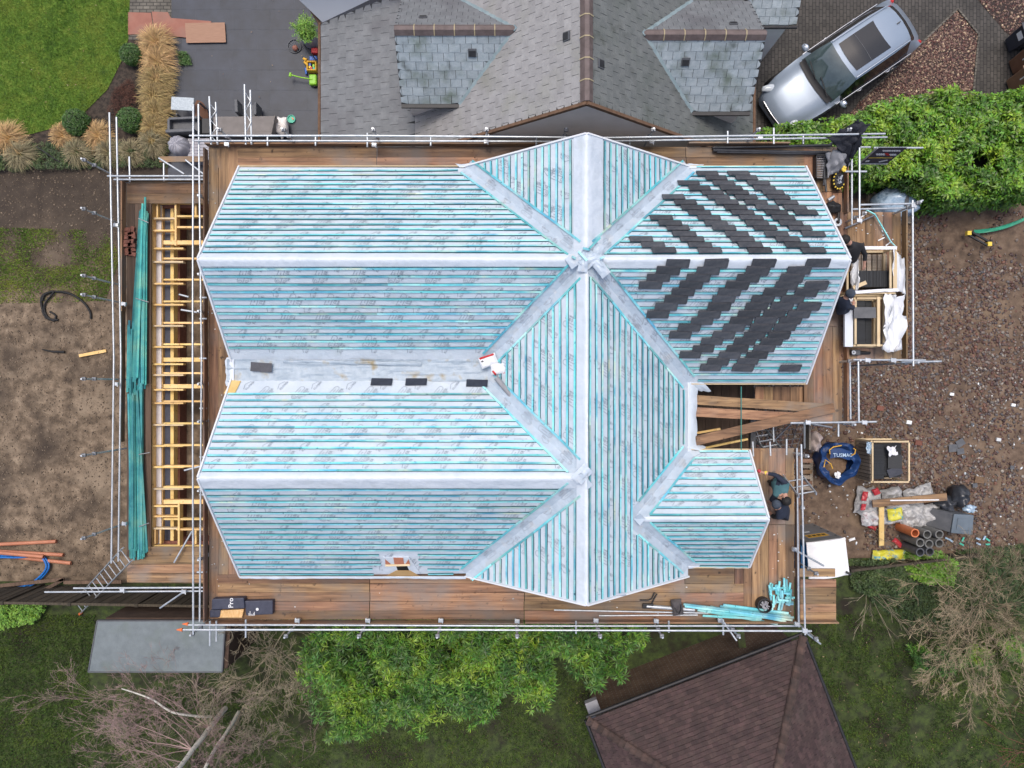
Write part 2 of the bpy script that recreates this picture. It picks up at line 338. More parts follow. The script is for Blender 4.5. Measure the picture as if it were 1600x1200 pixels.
blades('grass', pw([(1250, 960), (1640, 960), (1640, 1260), (1340, 1260)]), 50000, 'blade_dark', .02, .09, .012, 'dark patchy lawn right of the tiled garage roof', patch=(2.2, -.12, 9))
blades('weeds', pw([(-220, 350), (165, 360), (190, 400), (165, 470), (-220, 480)]), 52000, 'blade', .02, .07, .011, 'low green weeds growing over the bare soil on the left', patch=(1.3, -.06, 4), cat='weeds')
def stones(name, P, n, smin, smax, mat, label, dens=None, z=0.0, cat='pebbles', flat=.6, ex=2.2):
    X, Y = scatter(P, n)
    if dens is not None: k = np.array([dens(x, y) > NPR.uniform() for x, y in zip(X, Y)]); X, Y = X[k], Y[k]
    n = len(X); t = (1+5**.5)/2
    base = np.array([(-1, t, 0), (1, t, 0), (-1, -t, 0), (1, -t, 0), (0, -1, t), (0, 1, t), (0, -1, -t), (0, 1, -t), (t, 0, -1), (t, 0, 1), (-t, 0, -1), (-t, 0, 1)])/1.9
    fc = np.array([(0, 11, 5), (0, 5, 1), (0, 1, 7), (0, 7, 10), (0, 10, 11), (1, 5, 9), (5, 11, 4), (11, 10, 2), (10, 7, 6), (7, 1, 8), (3, 9, 4), (3, 4, 2), (3, 2, 6), (3, 6, 8), (3, 8, 9), (4, 9, 5), (2, 4, 11), (6, 2, 10), (8, 6, 7), (9, 8, 1)])
    s = NPR.uniform(0, 1, n)**ex*(smax-smin)+smin; s3 = np.stack([s*NPR.uniform(.8, 1.4, n), s*NPR.uniform(.6, 1, n), s*flat*NPR.uniform(.7, 1.2, n)], 1)
    a = NPR.uniform(0, 6.283, n); B = base[None]*s3[:, None]*(1+NPR.uniform(-.18, .18, (n, 12, 1)))
    ca, sa = np.cos(a)[:, None], np.sin(a)[:, None]
    x = B[..., 0]*ca-B[..., 1]*sa+X[:, None]; y = B[..., 0]*sa+B[..., 1]*ca+Y[:, None]; zz = B[..., 2]+z+s3[:, 2:3]*.35
    V = np.stack([x, y, zz], 2).reshape(-1, 3); F = (fc[None]+np.arange(n)[:, None, None]*12).reshape(-1, 3)
    o = npobj(name, V, F, mat); return tagit(o, label, cat, kind='stuff')
def dn(x, y):
    px, py = 800+x*50.9, 600-y*50.9
    d = .85+1.3*nz(x, y, .55, 2)+.8*nz(x, y, 2, 6)
    if px < 1350 and py > 735: d -= .75
    if py < 430: d -= (430-py)/110
    if px > 1500 and py > 600: d -= (px-1500)/190
    if py > 800: d -= .2
    return max(.03, d)
stones('pebbles', pw([(1150, 320), (1640, 330), (1640, 860), (1150, 860)]), 24000, .024, .062, 'pebble', 'red brown and grey pebbles strewn over the bare soil on the right', dn, ex=1.3)
stones('pebbles', pw([(1415, 450), (1560, 450), (1560, 650), (1415, 650)]), 1500, .02, .05, 'pebble', 'denser band of pebbles right of the loading bay', lambda x, y: .6)
stones('pebbles', pw(BED1), 6500, .015, .042, 'pebble_bright', 'rounded multicoloured cobbles in the bed beside the car')
stones('pebbles', pw(BED2), 2600, .016, .046, 'pebble_bright', 'rounded multicoloured cobbles in the top right corner')
mk('litter', [(.75, .76, .75), (.5, .55, .58)], scale=3, rough=.6, var=.3)
stones('rubble_scraps', pw([(1270, 590), (1630, 560), (1630, 860), (1270, 850)]), 190, .012, .05, 'litter', 'pale scraps of plastic and mortar scattered on the pebbles', cat='litter', flat=.3)
mk('straw_bits', [(.30, .24, .16), (.20, .15, .10), (.10, .075, .05)], scale=3, rough=.9, var=.5)
blades('straw_litter', pw([(-20, 300), (195, 300), (195, 900), (-20, 900)]), 16000, 'straw_bits', .004, .02, .006, 'dry straw and leaf bits trodden into the bare soil on the left plot', cat='litter', patch=(.7, -.2, 12))
mk('clod', [(.06, .045, .032), (.16, .12, .085), (.26, .21, .15)], scale=30, rough=.95, var=.5)
stones('soil_clods', pw([(-20, 265), (195, 265), (195, 900), (-20, 900)]), 9000, .006, .032, 'clod', 'crumbled clods of brown soil on the left plot', cat='soil')
stones('soil_clods', pw([(272, 330), (322, 330), (322, 850), (272, 850)]), 900, .02, .05, 'clod', 'dark crumbled soil inside the flat roof frame', cat='soil', z=.0)
mk('leaf_litter', [(.10, .05, .03), (.20, .12, .06), (.42, .33, .22)], rough=.8, lo=0, hi=1, isl=True)
for P, n in ((pw([(0, 0), (195, 0), (130, 170), (0, 200)]), 26), (pw([(1270, 1000), (1600, 1000), (1600, 1200), (1340, 1200)]), 170), (pw([(280, 0), (500, 0), (500, 200), (280, 200)]), 22), (pw([(400, 1100), (950, 1080), (950, 1200), (400, 1200)]), 60)):
    X, Y = scatter(P, n); mb = MB()
    for x, y in zip(X, Y):
        a = rnd.uniform(0, 6); s = rnd.uniform(.015, .032); c, d = math.cos(a)*s, math.sin(a)*s; z = rnd.uniform(.03, .06)
        mb.add([(x-c, y-d, z), (x+d*.5, y-c*.5, z+.01), (x+c, y+d, z+.02), (x-d*.5, y+c*.5, z+.008)], [(0, 1, 2, 3)])
    mb.solo('fallen_leaves', 'leaf_litter', 'scattered fallen leaves and petals', 'leaves', kind='stuff')

# ================================================================= HOUSE UNDER ITS NEW ROOF
RZ, RX = 7.13, 1.55                 # ridge height, main ridge X
K1, K2, K3 = .8415, .868, .9275     # pitches: main, wings, small wing
N1, N2, N3 = 2.59, -1.95, -2.97     # wing ridges
XL, XR, YT, YB = -6.5, 7.0, 5.18, -4.57
def pl(ax, ay, x0, y0, z0): return (ax, ay, z0-ax*x0-ay*y0)
P_W = pl(K1, 0, RX, 0, RZ); P_E = pl(-K1, 0, RX, 0, RZ)
P_1N = pl(0, -K2, 0, N1, RZ); P_1S = pl(0, K2, 0, N1, RZ); P_2N = pl(0, -K2, 0, N2, RZ); P_2S = pl(0, K2, 0, N2, RZ)
P_3N = pl(0, -K3, 0, N3, 6.18); P_3S = pl(0, K3, 0, N3, 6.18)
def pz(p, x, y): return p[0]*x+p[1]*y+p[2]
def pn(p): return Vector((-p[0], -p[1], 1)).normalized()
J1, J2 = (RX, N1), (RX, N2); VL1 = (-1.10, 5.16); VT1 = (-.565, .54); VT2 = (-.565, .10); VL2 = (-1.10, -4.52)
VR1 = (4.20, 5.16); VR2 = (4.20, .02); S0 = (2.68, N3); SN = (4.2, -1.59); SS = (4.2, -4.35)
house = thing('house_roof', 'detached house being re-roofed, pale blue printed membrane under rows of green battens', 'house', (0, 0, 0))
# printed marks on the membrane: flat outlines of a roll and lettering
def textmesh(body, size, res=2, ext=0, align='CENTER'):
    cu = bpy.data.curves.new('t', 'FONT'); cu.body = body; cu.size = size; cu.resolution_u = res; cu.align_x = align; cu.align_y = 'CENTER'; cu.extrude = ext; cu.offset = size*.008
    o = bpy.data.objects.new('t', cu); sc.collection.objects.link(o); dg = bpy.context.evaluated_depsgraph_get()
    me = bpy.data.meshes.new_from_object(o.evaluated_get(dg)); vs = [tuple(v.co) for v in me.vertices]; fs = [tuple(p.vertices) for p in me.polygons]
    bpy.data.objects.remove(o); bpy.data.curves.remove(cu); bpy.data.meshes.remove(me); return vs, fs
def stroke(pts, w, closed=False):
    vs, fs = [], []; n = len(pts)
    for i in range(n if closed else n-1):
        a, b = Vector(pts[i]).to_2d(), Vector(pts[(i+1) % n]).to_2d(); d = (b-a)
        if d.length < 1e-6: continue
        d.normalize(); p = Vector((-d.y, d.x))*w/2; k = len(vs); vs += [(*(a-p), 0), (*(b-p), 0), (*(b+p), 0), (*(a+p), 0)]; fs.append((k, k+1, k+2, k+3))
    return vs, fs
def join(*parts):
    V, F = [], []
    for (vs, fs), (ox, oy) in parts:
        k = len(V); V += [(v[0]+ox, v[1]+oy, 0) for v in vs]; F += [tuple(i+k for i in f) for f in fs]
    return V, F
def lozenge():
    P = []
    for i in range(7): a = math.pi/2+math.pi*i/6; P.append((-.13+.055*math.cos(a), .055*math.sin(a)))
    for i in range(7): a = -math.pi/2+math.pi*i/6; P.append((.13+.045*math.cos(a), .05*math.sin(a)))
    return P
circ = [(-.13+.028*math.cos(a*.785), .028*math.sin(a*.785)) for a in range(8)]
LW = .0085
SCM = 1.12
ICON = join((stroke(lozenge(), LW, True), (0, 0)), (stroke(circ, LW, True), (0, 0)), (stroke([(-.05, .0), (.09, .0)], LW), (0, 0)), (textmesh('KLOBER', .085, 1), (.03, -.115)), (textmesh('PERMO', .05, 1), (.05, -.175)))
TXT = join((textmesh('KLOBER', .07, 1), (0, 0)), (stroke([(-.14, .05), (-.02, .11), (.10, .05)], LW), (0, 0)))
URL = join((textmesh('www.klober.co.uk', .035, 1), (0, 0)))
def sag(x, y): return .006*nz(x, y, 2.3, 1)+.005*nz(x*.6, y*5, 1.0, 8)
def slope(name, poly, p, ridge_dir, t0, ridge_c, sign, valleys=(), holes=(), mark_rot=62, marks=True, mat='membrane', gauge=.1436, tmax=9, trimg=.03):
    """ridge_dir 'x' or 'y'; rows run along it at ridge_c+sign*t"""
    import bmesh
    nrm = pn(p); bm = bmesh.new(); vs = [bm.verts.new((x, y, 0)) for x, y in poly]; bm.faces.new(vs)
    xs = [q[0] for q in poly]; ys = [q[1] for q in poly]
    st = .16
    for k in range(1, int((max(xs)-min(xs))/st)+1):
        bmesh.ops.bisect_plane(bm, geom=bm.verts[:]+bm.edges[:]+bm.faces[:], plane_co=(min(xs)+k*st, 0, 0), plane_no=(1, 0, 0))
    for k in range(1, int((max(ys)-min(ys))/st)+1):
        bmesh.ops.bisect_plane(bm, geom=bm.verts[:]+bm.edges[:]+bm.faces[:], plane_co=(0, min(ys)+k*st, 0), plane_no=(0, 1, 0))
    bm.verts.ensure_lookup_table(); mb = MB()
    for i, v in enumerate(bm.verts): v.index = i
    mb.add([(v.co.x, v.co.y, pz(p, v.co.x, v.co.y)+sag(v.co.x, v.co.y)) for v in bm.verts], [tuple(v.index for v in f.verts) if f.normal.z >= 0 else tuple(reversed([v.index for v in f.verts])) for f in bm.faces])
    bm.free()
    cosp = nrm.z
    def put(shape, cx, cy, ang):
        ca, sa = math.cos(ang), math.sin(ang); out = []
        for vx, vy, _ in shape[0]:
            vx, vy = vx*SCM, vy*SCM; u, w = vx*ca-vy*sa, vx*sa+vy*ca
            x, y = (cx+u, cy+w*cosp) if ridge_dir == 'x' else (cx+u*cosp, cy+w)
            if not inpoly(x, y, poly): return
            out.append((x, y, pz(p, x, y)+sag(x, y)+.014))
        mb.add(out, shape[1], 1)
    if marks:
        r = random.Random(len(poly)*7+int(t0*100)+int(ridge_c*10)); i = 0
        A0, A1 = (min(xs), max(xs)) if ridge_dir == 'x' else (min(ys), max(ys))
        B0, B1 = (min(ys), max(ys)) if ridge_dir == 'x' else (min(xs), max(xs))
        b = B0+.10
        while b < B1:
            a = A0+(.15 if i % 2 else .6)+.11*i % .9
            while a < A1:
                c = (a, b) if ridge_dir == 'x' else (b, a)
                if i % 5 == 4: put(URL, c[0], c[1], 0 if ridge_dir == 'x' else R(90))
                else: put(ICON if i % 5 in (0, 2) else TXT, c[0], c[1], R(mark_rot)+(0 if ridge_dir == 'x' else R(90)))
                a += .80+r.uniform(-.03, .03)
            b += .165+r.uniform(-.01, .01); i += 1
    o = mb.part(name, [mat, 'mark_ink'], house)
    # battens
    bt = MB(); t = t0; r = random.Random(int(t0*1000)+len(name)+int(ridge_c*77)); upv = nrm
    tm = 0
    while t < tmax:
        c = ridge_c+sign*t; hits = []; n = len(poly)
        for i in range(n):
            a, b = poly[i], poly[(i+1) % n]
            u, w = (0, 1) if ridge_dir == 'x' else (1, 0)
            if (a[w] > c) != (b[w] > c):
                q = a[u]+(b[u]-a[u])*(c-a[w])/(b[w]-a[w]); onv = any({tuple(a), tuple(b)} == {tuple(v[0]), tuple(v[1])} for v in valleys); hits.append((q, onv))
        hits.sort(); t += gauge
        if not hits: continue
        for h in range(0, len(hits)-1, 2):
            s0 = hits[h][0]+(.30 if hits[h][1] else trimg); s1 = hits[h+1][0]-(.30 if hits[h+1][1] else trimg)
            segs = [(s0, s1)]
            for (hx0, hx1, hy0, hy1) in holes:
                if (hy0 < c < hy1) if ridge_dir == 'x' else (hx0 < c < hx1):
                    u0, u1 = (hx0, hx1) if ridge_dir == 'x' else (hy0, hy1)
                    segs = [q for (e0, e1) in segs for q in ((e0, min(e1, u0)), (max(e0, u1), e1)) if q[1]-q[0] > .05]
            for e0, e1 in segs:
                if e1-e0 < .08: continue
                e = e0; w0 = r.uniform(-.005, .005)
                while e < e1-1e-4:
                    f = min(e1, e+r.uniform(1.6, 4.4)); f = e1 if e1-f < .4 else f; w1 = r.uniform(-.010, .010); kx = 4
                    # slightly wavering run of one length of batten
                    m = max(2, int((f-e)/.5)); pts = []
                    for q in range(m+1):
                        uu = e+(f-e)*q/m; cc = c+w0+(w1-w0)*q/m+.006*nz(uu, c, 3)
                        x, y = (uu, cc) if ridge_dir == 'x' else (cc, uu); pts.append(Vector((x, y, pz(p, x, y)))+nrm*.0205)
                    ac = nrm.cross(Vector((1, 0, 0)) if ridge_dir == 'x' else Vector((0, 1, 0))).normalized()*.025; hh = nrm*.013
                    vv = []
                    for q in pts: vv += [q-ac-hh, q+ac-hh, q+ac+hh, q-ac+hh]
                    ff = [(j*4+g, j*4+(g+1) % 4, j*4+4+(g+1) % 4, j*4+4+g) for j in range(m) for g in range(4)]+[(3, 2, 1, 0), (m*4, m*4+1, m*4+2, m*4+3)]
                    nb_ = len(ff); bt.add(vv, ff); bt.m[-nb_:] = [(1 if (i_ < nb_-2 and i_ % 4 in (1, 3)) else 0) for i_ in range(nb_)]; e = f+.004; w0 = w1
    # valley battens
    cen = Vector((sum(xs)/len(xs), sum(ys)/len(ys)))
    for v in valleys:
        a, b = Vector(v[0]), Vector(v[1]); d = (b-a).normalized(); q = Vector((-d.y, d.x))
        mid = (a+b)/2
        if not inpoly(*(mid+q*.15), poly): q = -q
        a2, b2 = a+q*.2+d*.34, b+q*.2-d*.05
        m = 5; pp = [a2+(b2-a2)*i/m+q*r.uniform(-.008, .008) for i in range(m+1)]
        for i in range(m): bt.beam(Vector((*pp[i], pz(p, *pp[i])))+nrm*.028, Vector((*pp[i+1], pz(p, *pp[i+1])))+nrm*.028, .045, .025, up=nrm)
    bt.part('battening', ['batten', 'batten_side_shade'], o, local=True)
    return o
va, vb, vc, vd = (J1, VL1), (J1, VT1), (J2, VT2), (J2, VL2); ve, vf, vg, vh = (J1, VR1), (J1, VR2), (S0, SN), (S0, SS)
G = 'roof_slope'
s1n = slope(G, [(XL, N1), J1, VL1, (XL, 5.18)], P_1N, 'x', .16, N1, 1, [va])
s1s = slope(G, [(XL, N1), J1, VT1, (XL, .54)], P_1S, 'x', .17, N1, -1, [vb], tmax=1.78)
s2n = slope(G, [(XL, N2), J2, VT2, (XL, .10)], P_2N, 'x', .13, N2, 1, [vc], tmax=1.75)
s2s = slope(G, [(XL, N2), J2, VL2, (XL, -4.60)], P_2S, 'x', .27, N2, -1, [vd], holes=[(-3.08, -2.18, -5, -3.93), (-3.3, -2.0, -5, -4.24)])
smw = [slope(G, [(RX, YT), J1, VL1, (-1.10, YT)], P_W, 'y', .30, RX, -1, [va]),
       slope(G, [J1, J2, VT2, VT1], P_W, 'y', .22, RX, -1, [vb, vc]),
       slope(G, [J2, (RX, YB), (-1.10, YB), VL2], P_W, 'y', .22, RX, -1, [vd])]
slope(G, [(RX, YT), J1, VR1, (4.20, YT)], P_E, 'y', .40, RX, 1, [ve])
slope(G, [J1, VR2, SN, S0, SS, (4.2, YB), (RX, YB)], P_E, 'y', .06, RX, 1, [vf, vg, vh], tmax=2.6)
e1n = slope(G, [J1, VR1, (XR, 5.18), (XR, N1)], P_1N, 'x', .13, N1, 1, [ve])
e1s = slope(G, [J1, VR2, (XR, .02), (XR, N1)], P_1S, 'x', .19, N1, -1, [vf])
slope(G, [S0, SN, (5.65, -1.59), (5.65, N3)], P_3N, 'x', .06, N3, 1, [vg], mark_rot=30)
slope(G, [S0, SS, (5.65, -4.35), (5.65, N3)], P_3S, 'x', .10, N3, -1, [vh], mark_rot=-30, gauge=.125)
# trough between the two long wings, dirty membrane with folds
mb = MB()
def trf(u, v):
    x = XL-.12+u*(-.3-XL+.12); y = .06+v*.52; ed = abs(v-.5)*2
    return (x, y, 5.352+.02*ed**3+.05*max(0, nz(x*.7, y*6, 1.6, 5))+.014*nz(x, y, 9, 3))
mb.grid(90, 12, trf)
def fold(u, v):
    x = -5.3+u*3.2; y = .56-.06*u-.09*v+.02*nz(x, v, 2); return (x, y, 5.375+.018*math.sin(v*3.1)+.03*nz(x, v, 2.2, 6)+(1-v)*.03)
mb.grid(30, 5, fold, 1)
mb.part('gutter_membrane', ['membrane_dirty', 'membrane_dirty'], house, label='dirty membrane lining the valley gutter between the two wings')
# marks on the valley strips and the ridge bands
mb = MB()
def strip_marks(a, b, pa, pb, stepm=.95):
    a, b = Vector(a), Vector(b); d = (b-a).normalized(); q = Vector((-d.y, d.x)); L_ = (b-a).length; t = .55; i = 0
    while t < L_-.3:
        sh, pp, sg = (ICON, pa, 1) if i % 2 == 0 else (TXT, pb, -1); out = []
        # choose plane by which side the shape falls on: z = min of both planes (valley)
        for vx, vy, _ in sh[0]:
            w = a+d*(t+vx*.8)+q*(vy*.8+.02); out.append((w.x, w.y, max(pz(pa, *w), pz(pb, *w))+.016))
        mb.add(out, sh[1]); t += stepm*.5+.1; i += 1
for v, a, b in ((va, P_W, P_1N), (vb, P_W, P_1S), (vc, P_W, P_2N), (vd, P_W, P_2S), (ve, P_E, P_1N), (vf, P_E, P_1S), (vg, P_E, P_3N), (vh, P_E, P_3S)):
    strip_marks(v[0], v[1], a, b)
mb.part('printed_mark', 'mark_ink', house)
# valley membrane strips (laid over the corner, bulging a little)
mb = MB()
for v, a, b in ((va, P_W, P_1N), (vb, P_W, P_1S), (vc, P_W, P_2N), (vd, P_W, P_2S), (ve, P_E, P_1N), (vf, P_E, P_1S), (vg, P_E, P_3N), (vh, P_E, P_3S)):
    A, B = Vector(v[0]), Vector(v[1]); d = (B-A).normalized(); q = Vector((-d.y, d.x)); L_ = (B-A).length
    def vf_(u, w_, A=A, B=B, q=q, a=a, b=b, d=d, L_=L_):
        w = A+(B-A)*u+q*(w_-.5)*.36; z = max(pz(a, *w), pz(b, *w)); return (w.x, w.y, z+.010+.005*nz(w.x, w.y, 4, 2)+.005*max(0, 1-abs(w_-.5)*5)*(0.5+nz(w.x, w.y, 3)))
    mb.grid(int(L_/.1), 8, vf_)
mb.part('valley_membrane', 'membrane_strip', house)
# crumpled membrane where the ridges meet, with offcuts of batten
def crumple(mb, c, rx, ry, h, seed, mi=0, rot=0):
    ca, sa = math.cos(rot), math.sin(rot)
    def fn(u, v):
        x, y = (u-.5)*2*rx, (v-.5)*2*ry; e = max(0, 1-(x/rx)**2)*max(0, 1-(y/ry)**2)
        z = h*e*(.35+.9*abs(nz(x*4, y*7, 1.4, seed)))+.02*nz(x, y, 9, seed)
        return (c[0]+x*ca-y*sa, c[1]+x*sa+y*ca, c[2]+z-.25*(abs(x)/1.5)**1.2-.2*(abs(y)/1.5)**1.3)
    mb.grid(16, 14, fn, mi)
for i, (x, y, rx, ry, h, ro, m_) in enumerate(((903, 402, .24, .13, .06, .6, 0), (926, 402, .20, .12, .10, .1, 1), (934, 392, .16, .10, .07, 1.2, 1), (938, 417, .22, .11, .08, -.9, 1), (912, 412, .17, .10, .06, 1.4, 0), (908, 740, .20, .10, .03, .8, 0))):
    mb = MB(); crumple(mb, W(x, y, 7.2), rx, ry, h, i*3+1, 0, ro)
    mb.part('crumpled_membrane', 'membrane_strip', house, smooth=60)
mb = MB(); zz = 7.30
for a, b in (((921, 388), (938, 371)), ((904, 393), (917, 407)), ((911, 388), (921, 390)), ((894, 401), (899, 404)), ((938, 404), (944, 401))): mb.beam(W(*a, zz), W(*b, zz-.05), .045, .03)
mb.part('batten_offcut', 'batten', house)
# ridge cappings of membrane (smooth bands)
for (a, b, wl, wr, dx) in (((XL, N1), (RX, N1), .12, .14, 'x'), ((XL, N2), (RX, N2), .1, .24, 'x'), ((RX, N1), (XR, N1), .1, .17, 'x'), ((RX, YT), (RX, N1), .26, .37, 'y'), ((RX, N1), (RX, YB), .20, .02, 'y'), ((S0[0]+.1, N3), (5.65, N3), .04, .08, 'x')):
    mb = MB(); k = K2 if dx == 'x' else K1; zr = 6.18 if b[1] == N3 and a[1] == N3 else RZ
    n_ = int(max(abs(b[0]-a[0]), abs(b[1]-a[1]))/.2)
    def rf(u, v, a=a, b=b, dx=dx, k=k, zr=zr, wl=wl, wr=wr):
        o_ = wl-(wl+wr)*v; x = a[0]+(b[0]-a[0])*u; y = a[1]+(b[1]-a[1])*u
        z = zr-k*max(0, abs(o_)-.03)*1.0+.008+.007*nz(x, y+v, 4, 4)
        return (x, y+o_, z) if dx == 'x' else (x-o_, y, z)
    mb.grid(n_, 8, rf); mb.part('ridge_membrane', 'membrane', house, smooth=60)
# white verge trims, eaves boards
for (x, y0, y1, p) in ((XL-.015, N1, 5.18, P_1N), (XL-.015, .54, N1, P_1S), (XL-.015, .10, N2, P_2N), (XL-.015, -4.58, N2, P_2S), (XR+.015, N1, 5.18, P_1N), (XR+.015, .02, N1, P_1S), (5.665, -1.59, N3, P_3N), (5.665, -4.35, N3, P_3S)):
    mb = MB(); a, b = Vector((x, y0, pz(p, x, y0))), Vector((x, y1, pz(p, x, y1))); mb.beam(a, b, .035, .09); mb.part('verge_trim', 'trim_white', house)
for (y, x0, x1, p) in ((YT+.015, -1.10, RX, P_W), (YT+.015, RX, 4.2, P_E), (YB-.015, -1.10, RX, P_W), (YB-.015, RX, 4.2, P_E)):
    mb = MB(); mb.beam((x0, y, pz(p, x0, y)), (x1, y, pz(p, x1, y)), .035, .09); mb.part('verge_trim', 'trim_white', house)
for a, b in (((XL, 5.20), (-1.1, 5.20)), ((4.2, 5.20), (XR, 5.20)), ((4.25, .0), (XR, .0)), ((4.25, -1.56), (5.65, -1.56)), ((XL, -4.62), (-1.1, -4.62)), ((4.3, -4.38), (5.65, -4.38))):
    mb = MB(); mb.beam((*a, 4.84), (*b, 4.84), .025, .14); mb.part('fascia', 'timber_pale', house)
# membrane hanging over the eaves
def drape(x0, y0, x1, y1, ox, oy, seed, z=4.93, dz=.2, mat='membrane'):
    mb = MB(); n_ = max(8, int(max(abs(x1-x0), abs(y1-y0))/.08))
    def f(u, v):
        k = 1+.22*nz(u*4, seed, 1.3, seed); x = x0+(x1-x0)*u+ox*v*k; y = y0+(y1-y0)*u+oy*v*k
        return (x, y, z-dz*v*v+.03*nz(x*3, y*3, 1.5, seed)*v)
    mb.grid(n_, 5, f); mb.part('hanging_membrane', mat, house, smooth=60)
drape(4.18, .05, 4.18, -1.62, .26, 0, 3, dz=.15); drape(4.1, .1, 4.5, .08, .3, -.25, 5); drape(4.1, -1.5, 4.5, -1.6, .2, .1, 7)
drape(XL+.05, .62, XL+.05, -.05, -.22, 0, 9, z=5.38, dz=.1, mat='membrane_pale'); drape(XL, -4.58, -1.1, -4.58, 0, -.07, 11, dz=.03)
drape(1.55, -4.5, 2.45, -4.5, .05, -.16, 13, z=6.6, dz=.5, mat='membrane_pale'); drape(4.2, -4.33, 5.65, -4.33, 0, -.07, 15, dz=.04); drape(-1.25, 5.16, -.75, 5.16, -.1, .1, 17, dz=.06); drape(4.0, 5.14, 4.5, 5.14, .1, .12, 19, dz=.08)
# walls
brickmat('blockwork', (.36, .34, .31), (.42, .40, .36), (.25, .24, .22), .44, .215, .01, rx=R(90))
def walls(x0, y0, x1, y1, gables):
    mb = MB(); mb.box(x0, y0, -.05, x1, y1, 4.72)
    for ax, c, lo, hi, top, zt in gables:
        if ax == 'x': mb.add([(c-.08, lo, 4.72), (c-.08, hi, 4.72), (c-.08, top, zt), (c+.08, lo, 4.72), (c+.08, hi, 4.72), (c+.08, top, zt)], [(0, 1, 2), (3, 5, 4), (0, 3, 4, 1), (1, 4, 5, 2), (2, 5, 3, 0)])
        else: mb.add([(lo, c-.08, 4.72), (hi, c-.08, 4.72), (top, c-.08, zt), (lo, c+.08, 4.72), (hi, c+.08, 4.72), (top, c+.08, zt)], [(0, 1, 2), (3, 5, 4), (0, 3, 4, 1), (1, 4, 5, 2), (2, 5, 3, 0)])
    mb.part('wall', 'blockwork', house)
walls(-6.25, .25, RX, 4.95, [('x', -6.2, .3, 4.9, N1, 6.8)]); walls(-6.25, -4.3, -1.0, .2, [('x', -6.2, -4.2, .15, N2, 6.8)])
walls(-.9, -4.35, 4.0, 5.0, [('y', 4.9, -.8, 3.9, RX, 6.9), ('y', -4.3, -.8, 3.9, RX, 6.9)]); walls(4.05, .25, 6.75, 4.95, [('x', 6.7, .3, 4.9, N1, 6.8)]); walls(4.05, -4.1, 5.4, -1.85, [('x', 5.35, -4.0, -1.9, N3, 6.0)])
# flue opening in the lower wing
q = lambda px, py, dz=.03: (lambda w: Vector((w.x, w.y, pz(P_2S, w.x, w.y)+dz)))(W(px, py, 5.05))
mk('ply', [(.42, .26, .11), (.50, .33, .15)], scale=6, rough=.7, bump=.2)
mk('clay_panel', [(.42, .15, .09), (.5, .2, .12)], scale=12, rough=.8)
mk('void', [(.004, .004, .004)], rough=1)
hb = MB()
hb.slab([q(603, 866), q(642, 866), q(656, 899), q(596, 899)], .02)
fo = hb.part('opening_surround', 'membrane', house, label='patched membrane around the flue opening')
for nm, pts, m_, dz in (('clay_panel', [(618, 867), (633, 867), (633, 879), (618, 879)], 'clay_panel', .05), ('clay_panel', [(605, 870), (612, 879), (604, 879)], 'clay_panel', .05), ('clay_panel', [(641, 870), (642, 879), (635, 879)], 'clay_panel', .05),
                        ('opening_void', [(620, 883), (637, 883), (639, 892), (621, 892)], 'void', .036), ('gutter_board', [(619, 892), (640, 892), (655, 904), (600, 904)], 'ply', .05)):
    hb = MB(); hb.slab([q(*a, dz) for a in pts], .012); hb.part(nm, m_, fo, local=True)
hb = MB(); hb.beam(q(604, 881, .06), q(642, 880, .06), .045, .04); hb.part('lintel', 'timber_pale', fo, local=True)
# exposed ply at the left end of the trough
hb = MB(); q2 = lambda px, py, dz=.03: (lambda w: Vector((w.x, w.y, pz(P_2N, w.x, w.y)+dz)))(W(px, py, 5.3))
hb.slab([q2(364, 594), q2(379, 595), q2(376, 614), q2(359, 614)], .012); hb.part('ply_patch', 'timber', house, label='bare ply showing at the valley end')

# ================================================================= SLATE PILES ON THE ROOF
def pile_mesh(n, seed, mat='slate'):
    r = random.Random(seed); mb = MB()
    for i in range(n):
        dx, dy, a = r.uniform(-.012, .012), r.uniform(-.01, .01)-.004*i, r.uniform(-.02, .02); ca, sa = math.cos(a), math.sin(a)
        z = i*.0065; P = [(-.245, -.103), (.245, -.103), (.245, .103), (-.245, .103)]
        if r.random() < .5: P = [(-.245, -.103), (.245, -.103), (.245, .09), (.235, .103), (-.245, .103)]
        mb.prism([(x*ca-y*sa+dx, x*sa+y*ca+dy) for x, y in P], z, z+.006)
    return mb.mesh('slate_pile', mat)
piles = [pile_mesh(k, 11+i) for i, k in enumerate((3, 4, 5, 3, 4))]
def onplane(px, py, p, dz):
    # ray through the pixel against the plane raised by dz
    c = p[2]+dz/pn(p).z; dx, dy = (px-800)/FPX, (600-py)/FPX
    s = (CAMZ-c)/(1+p[0]*dx+p[1]*dy); return Vector((dx*s, dy*s, CAMZ-s))
def place_pile(px, py, p, label, group, dz=.036, lean=0, seed=0, rz=0, mesh=None):
    o = bpy.data.objects.new('slate_pile', mesh or piles[seed % 5]); link(o); n = pn(p); x = Vector((1, 0, 0)); y = n.cross(x).normalized()
    if p[0]: y = Vector((0, 1, 0)); x = y.cross(n).normalized()
    M = Matrix((x, y, n)).transposed().to_4x4(); M = Matrix.Translation(onplane(px, py, p, dz))@M@Matrix.Rotation(rz, 4, 'Z')@Matrix.Rotation(lean, 4, 'X'); o.matrix_world = M
    return tagit(o, label, 'slates', group)
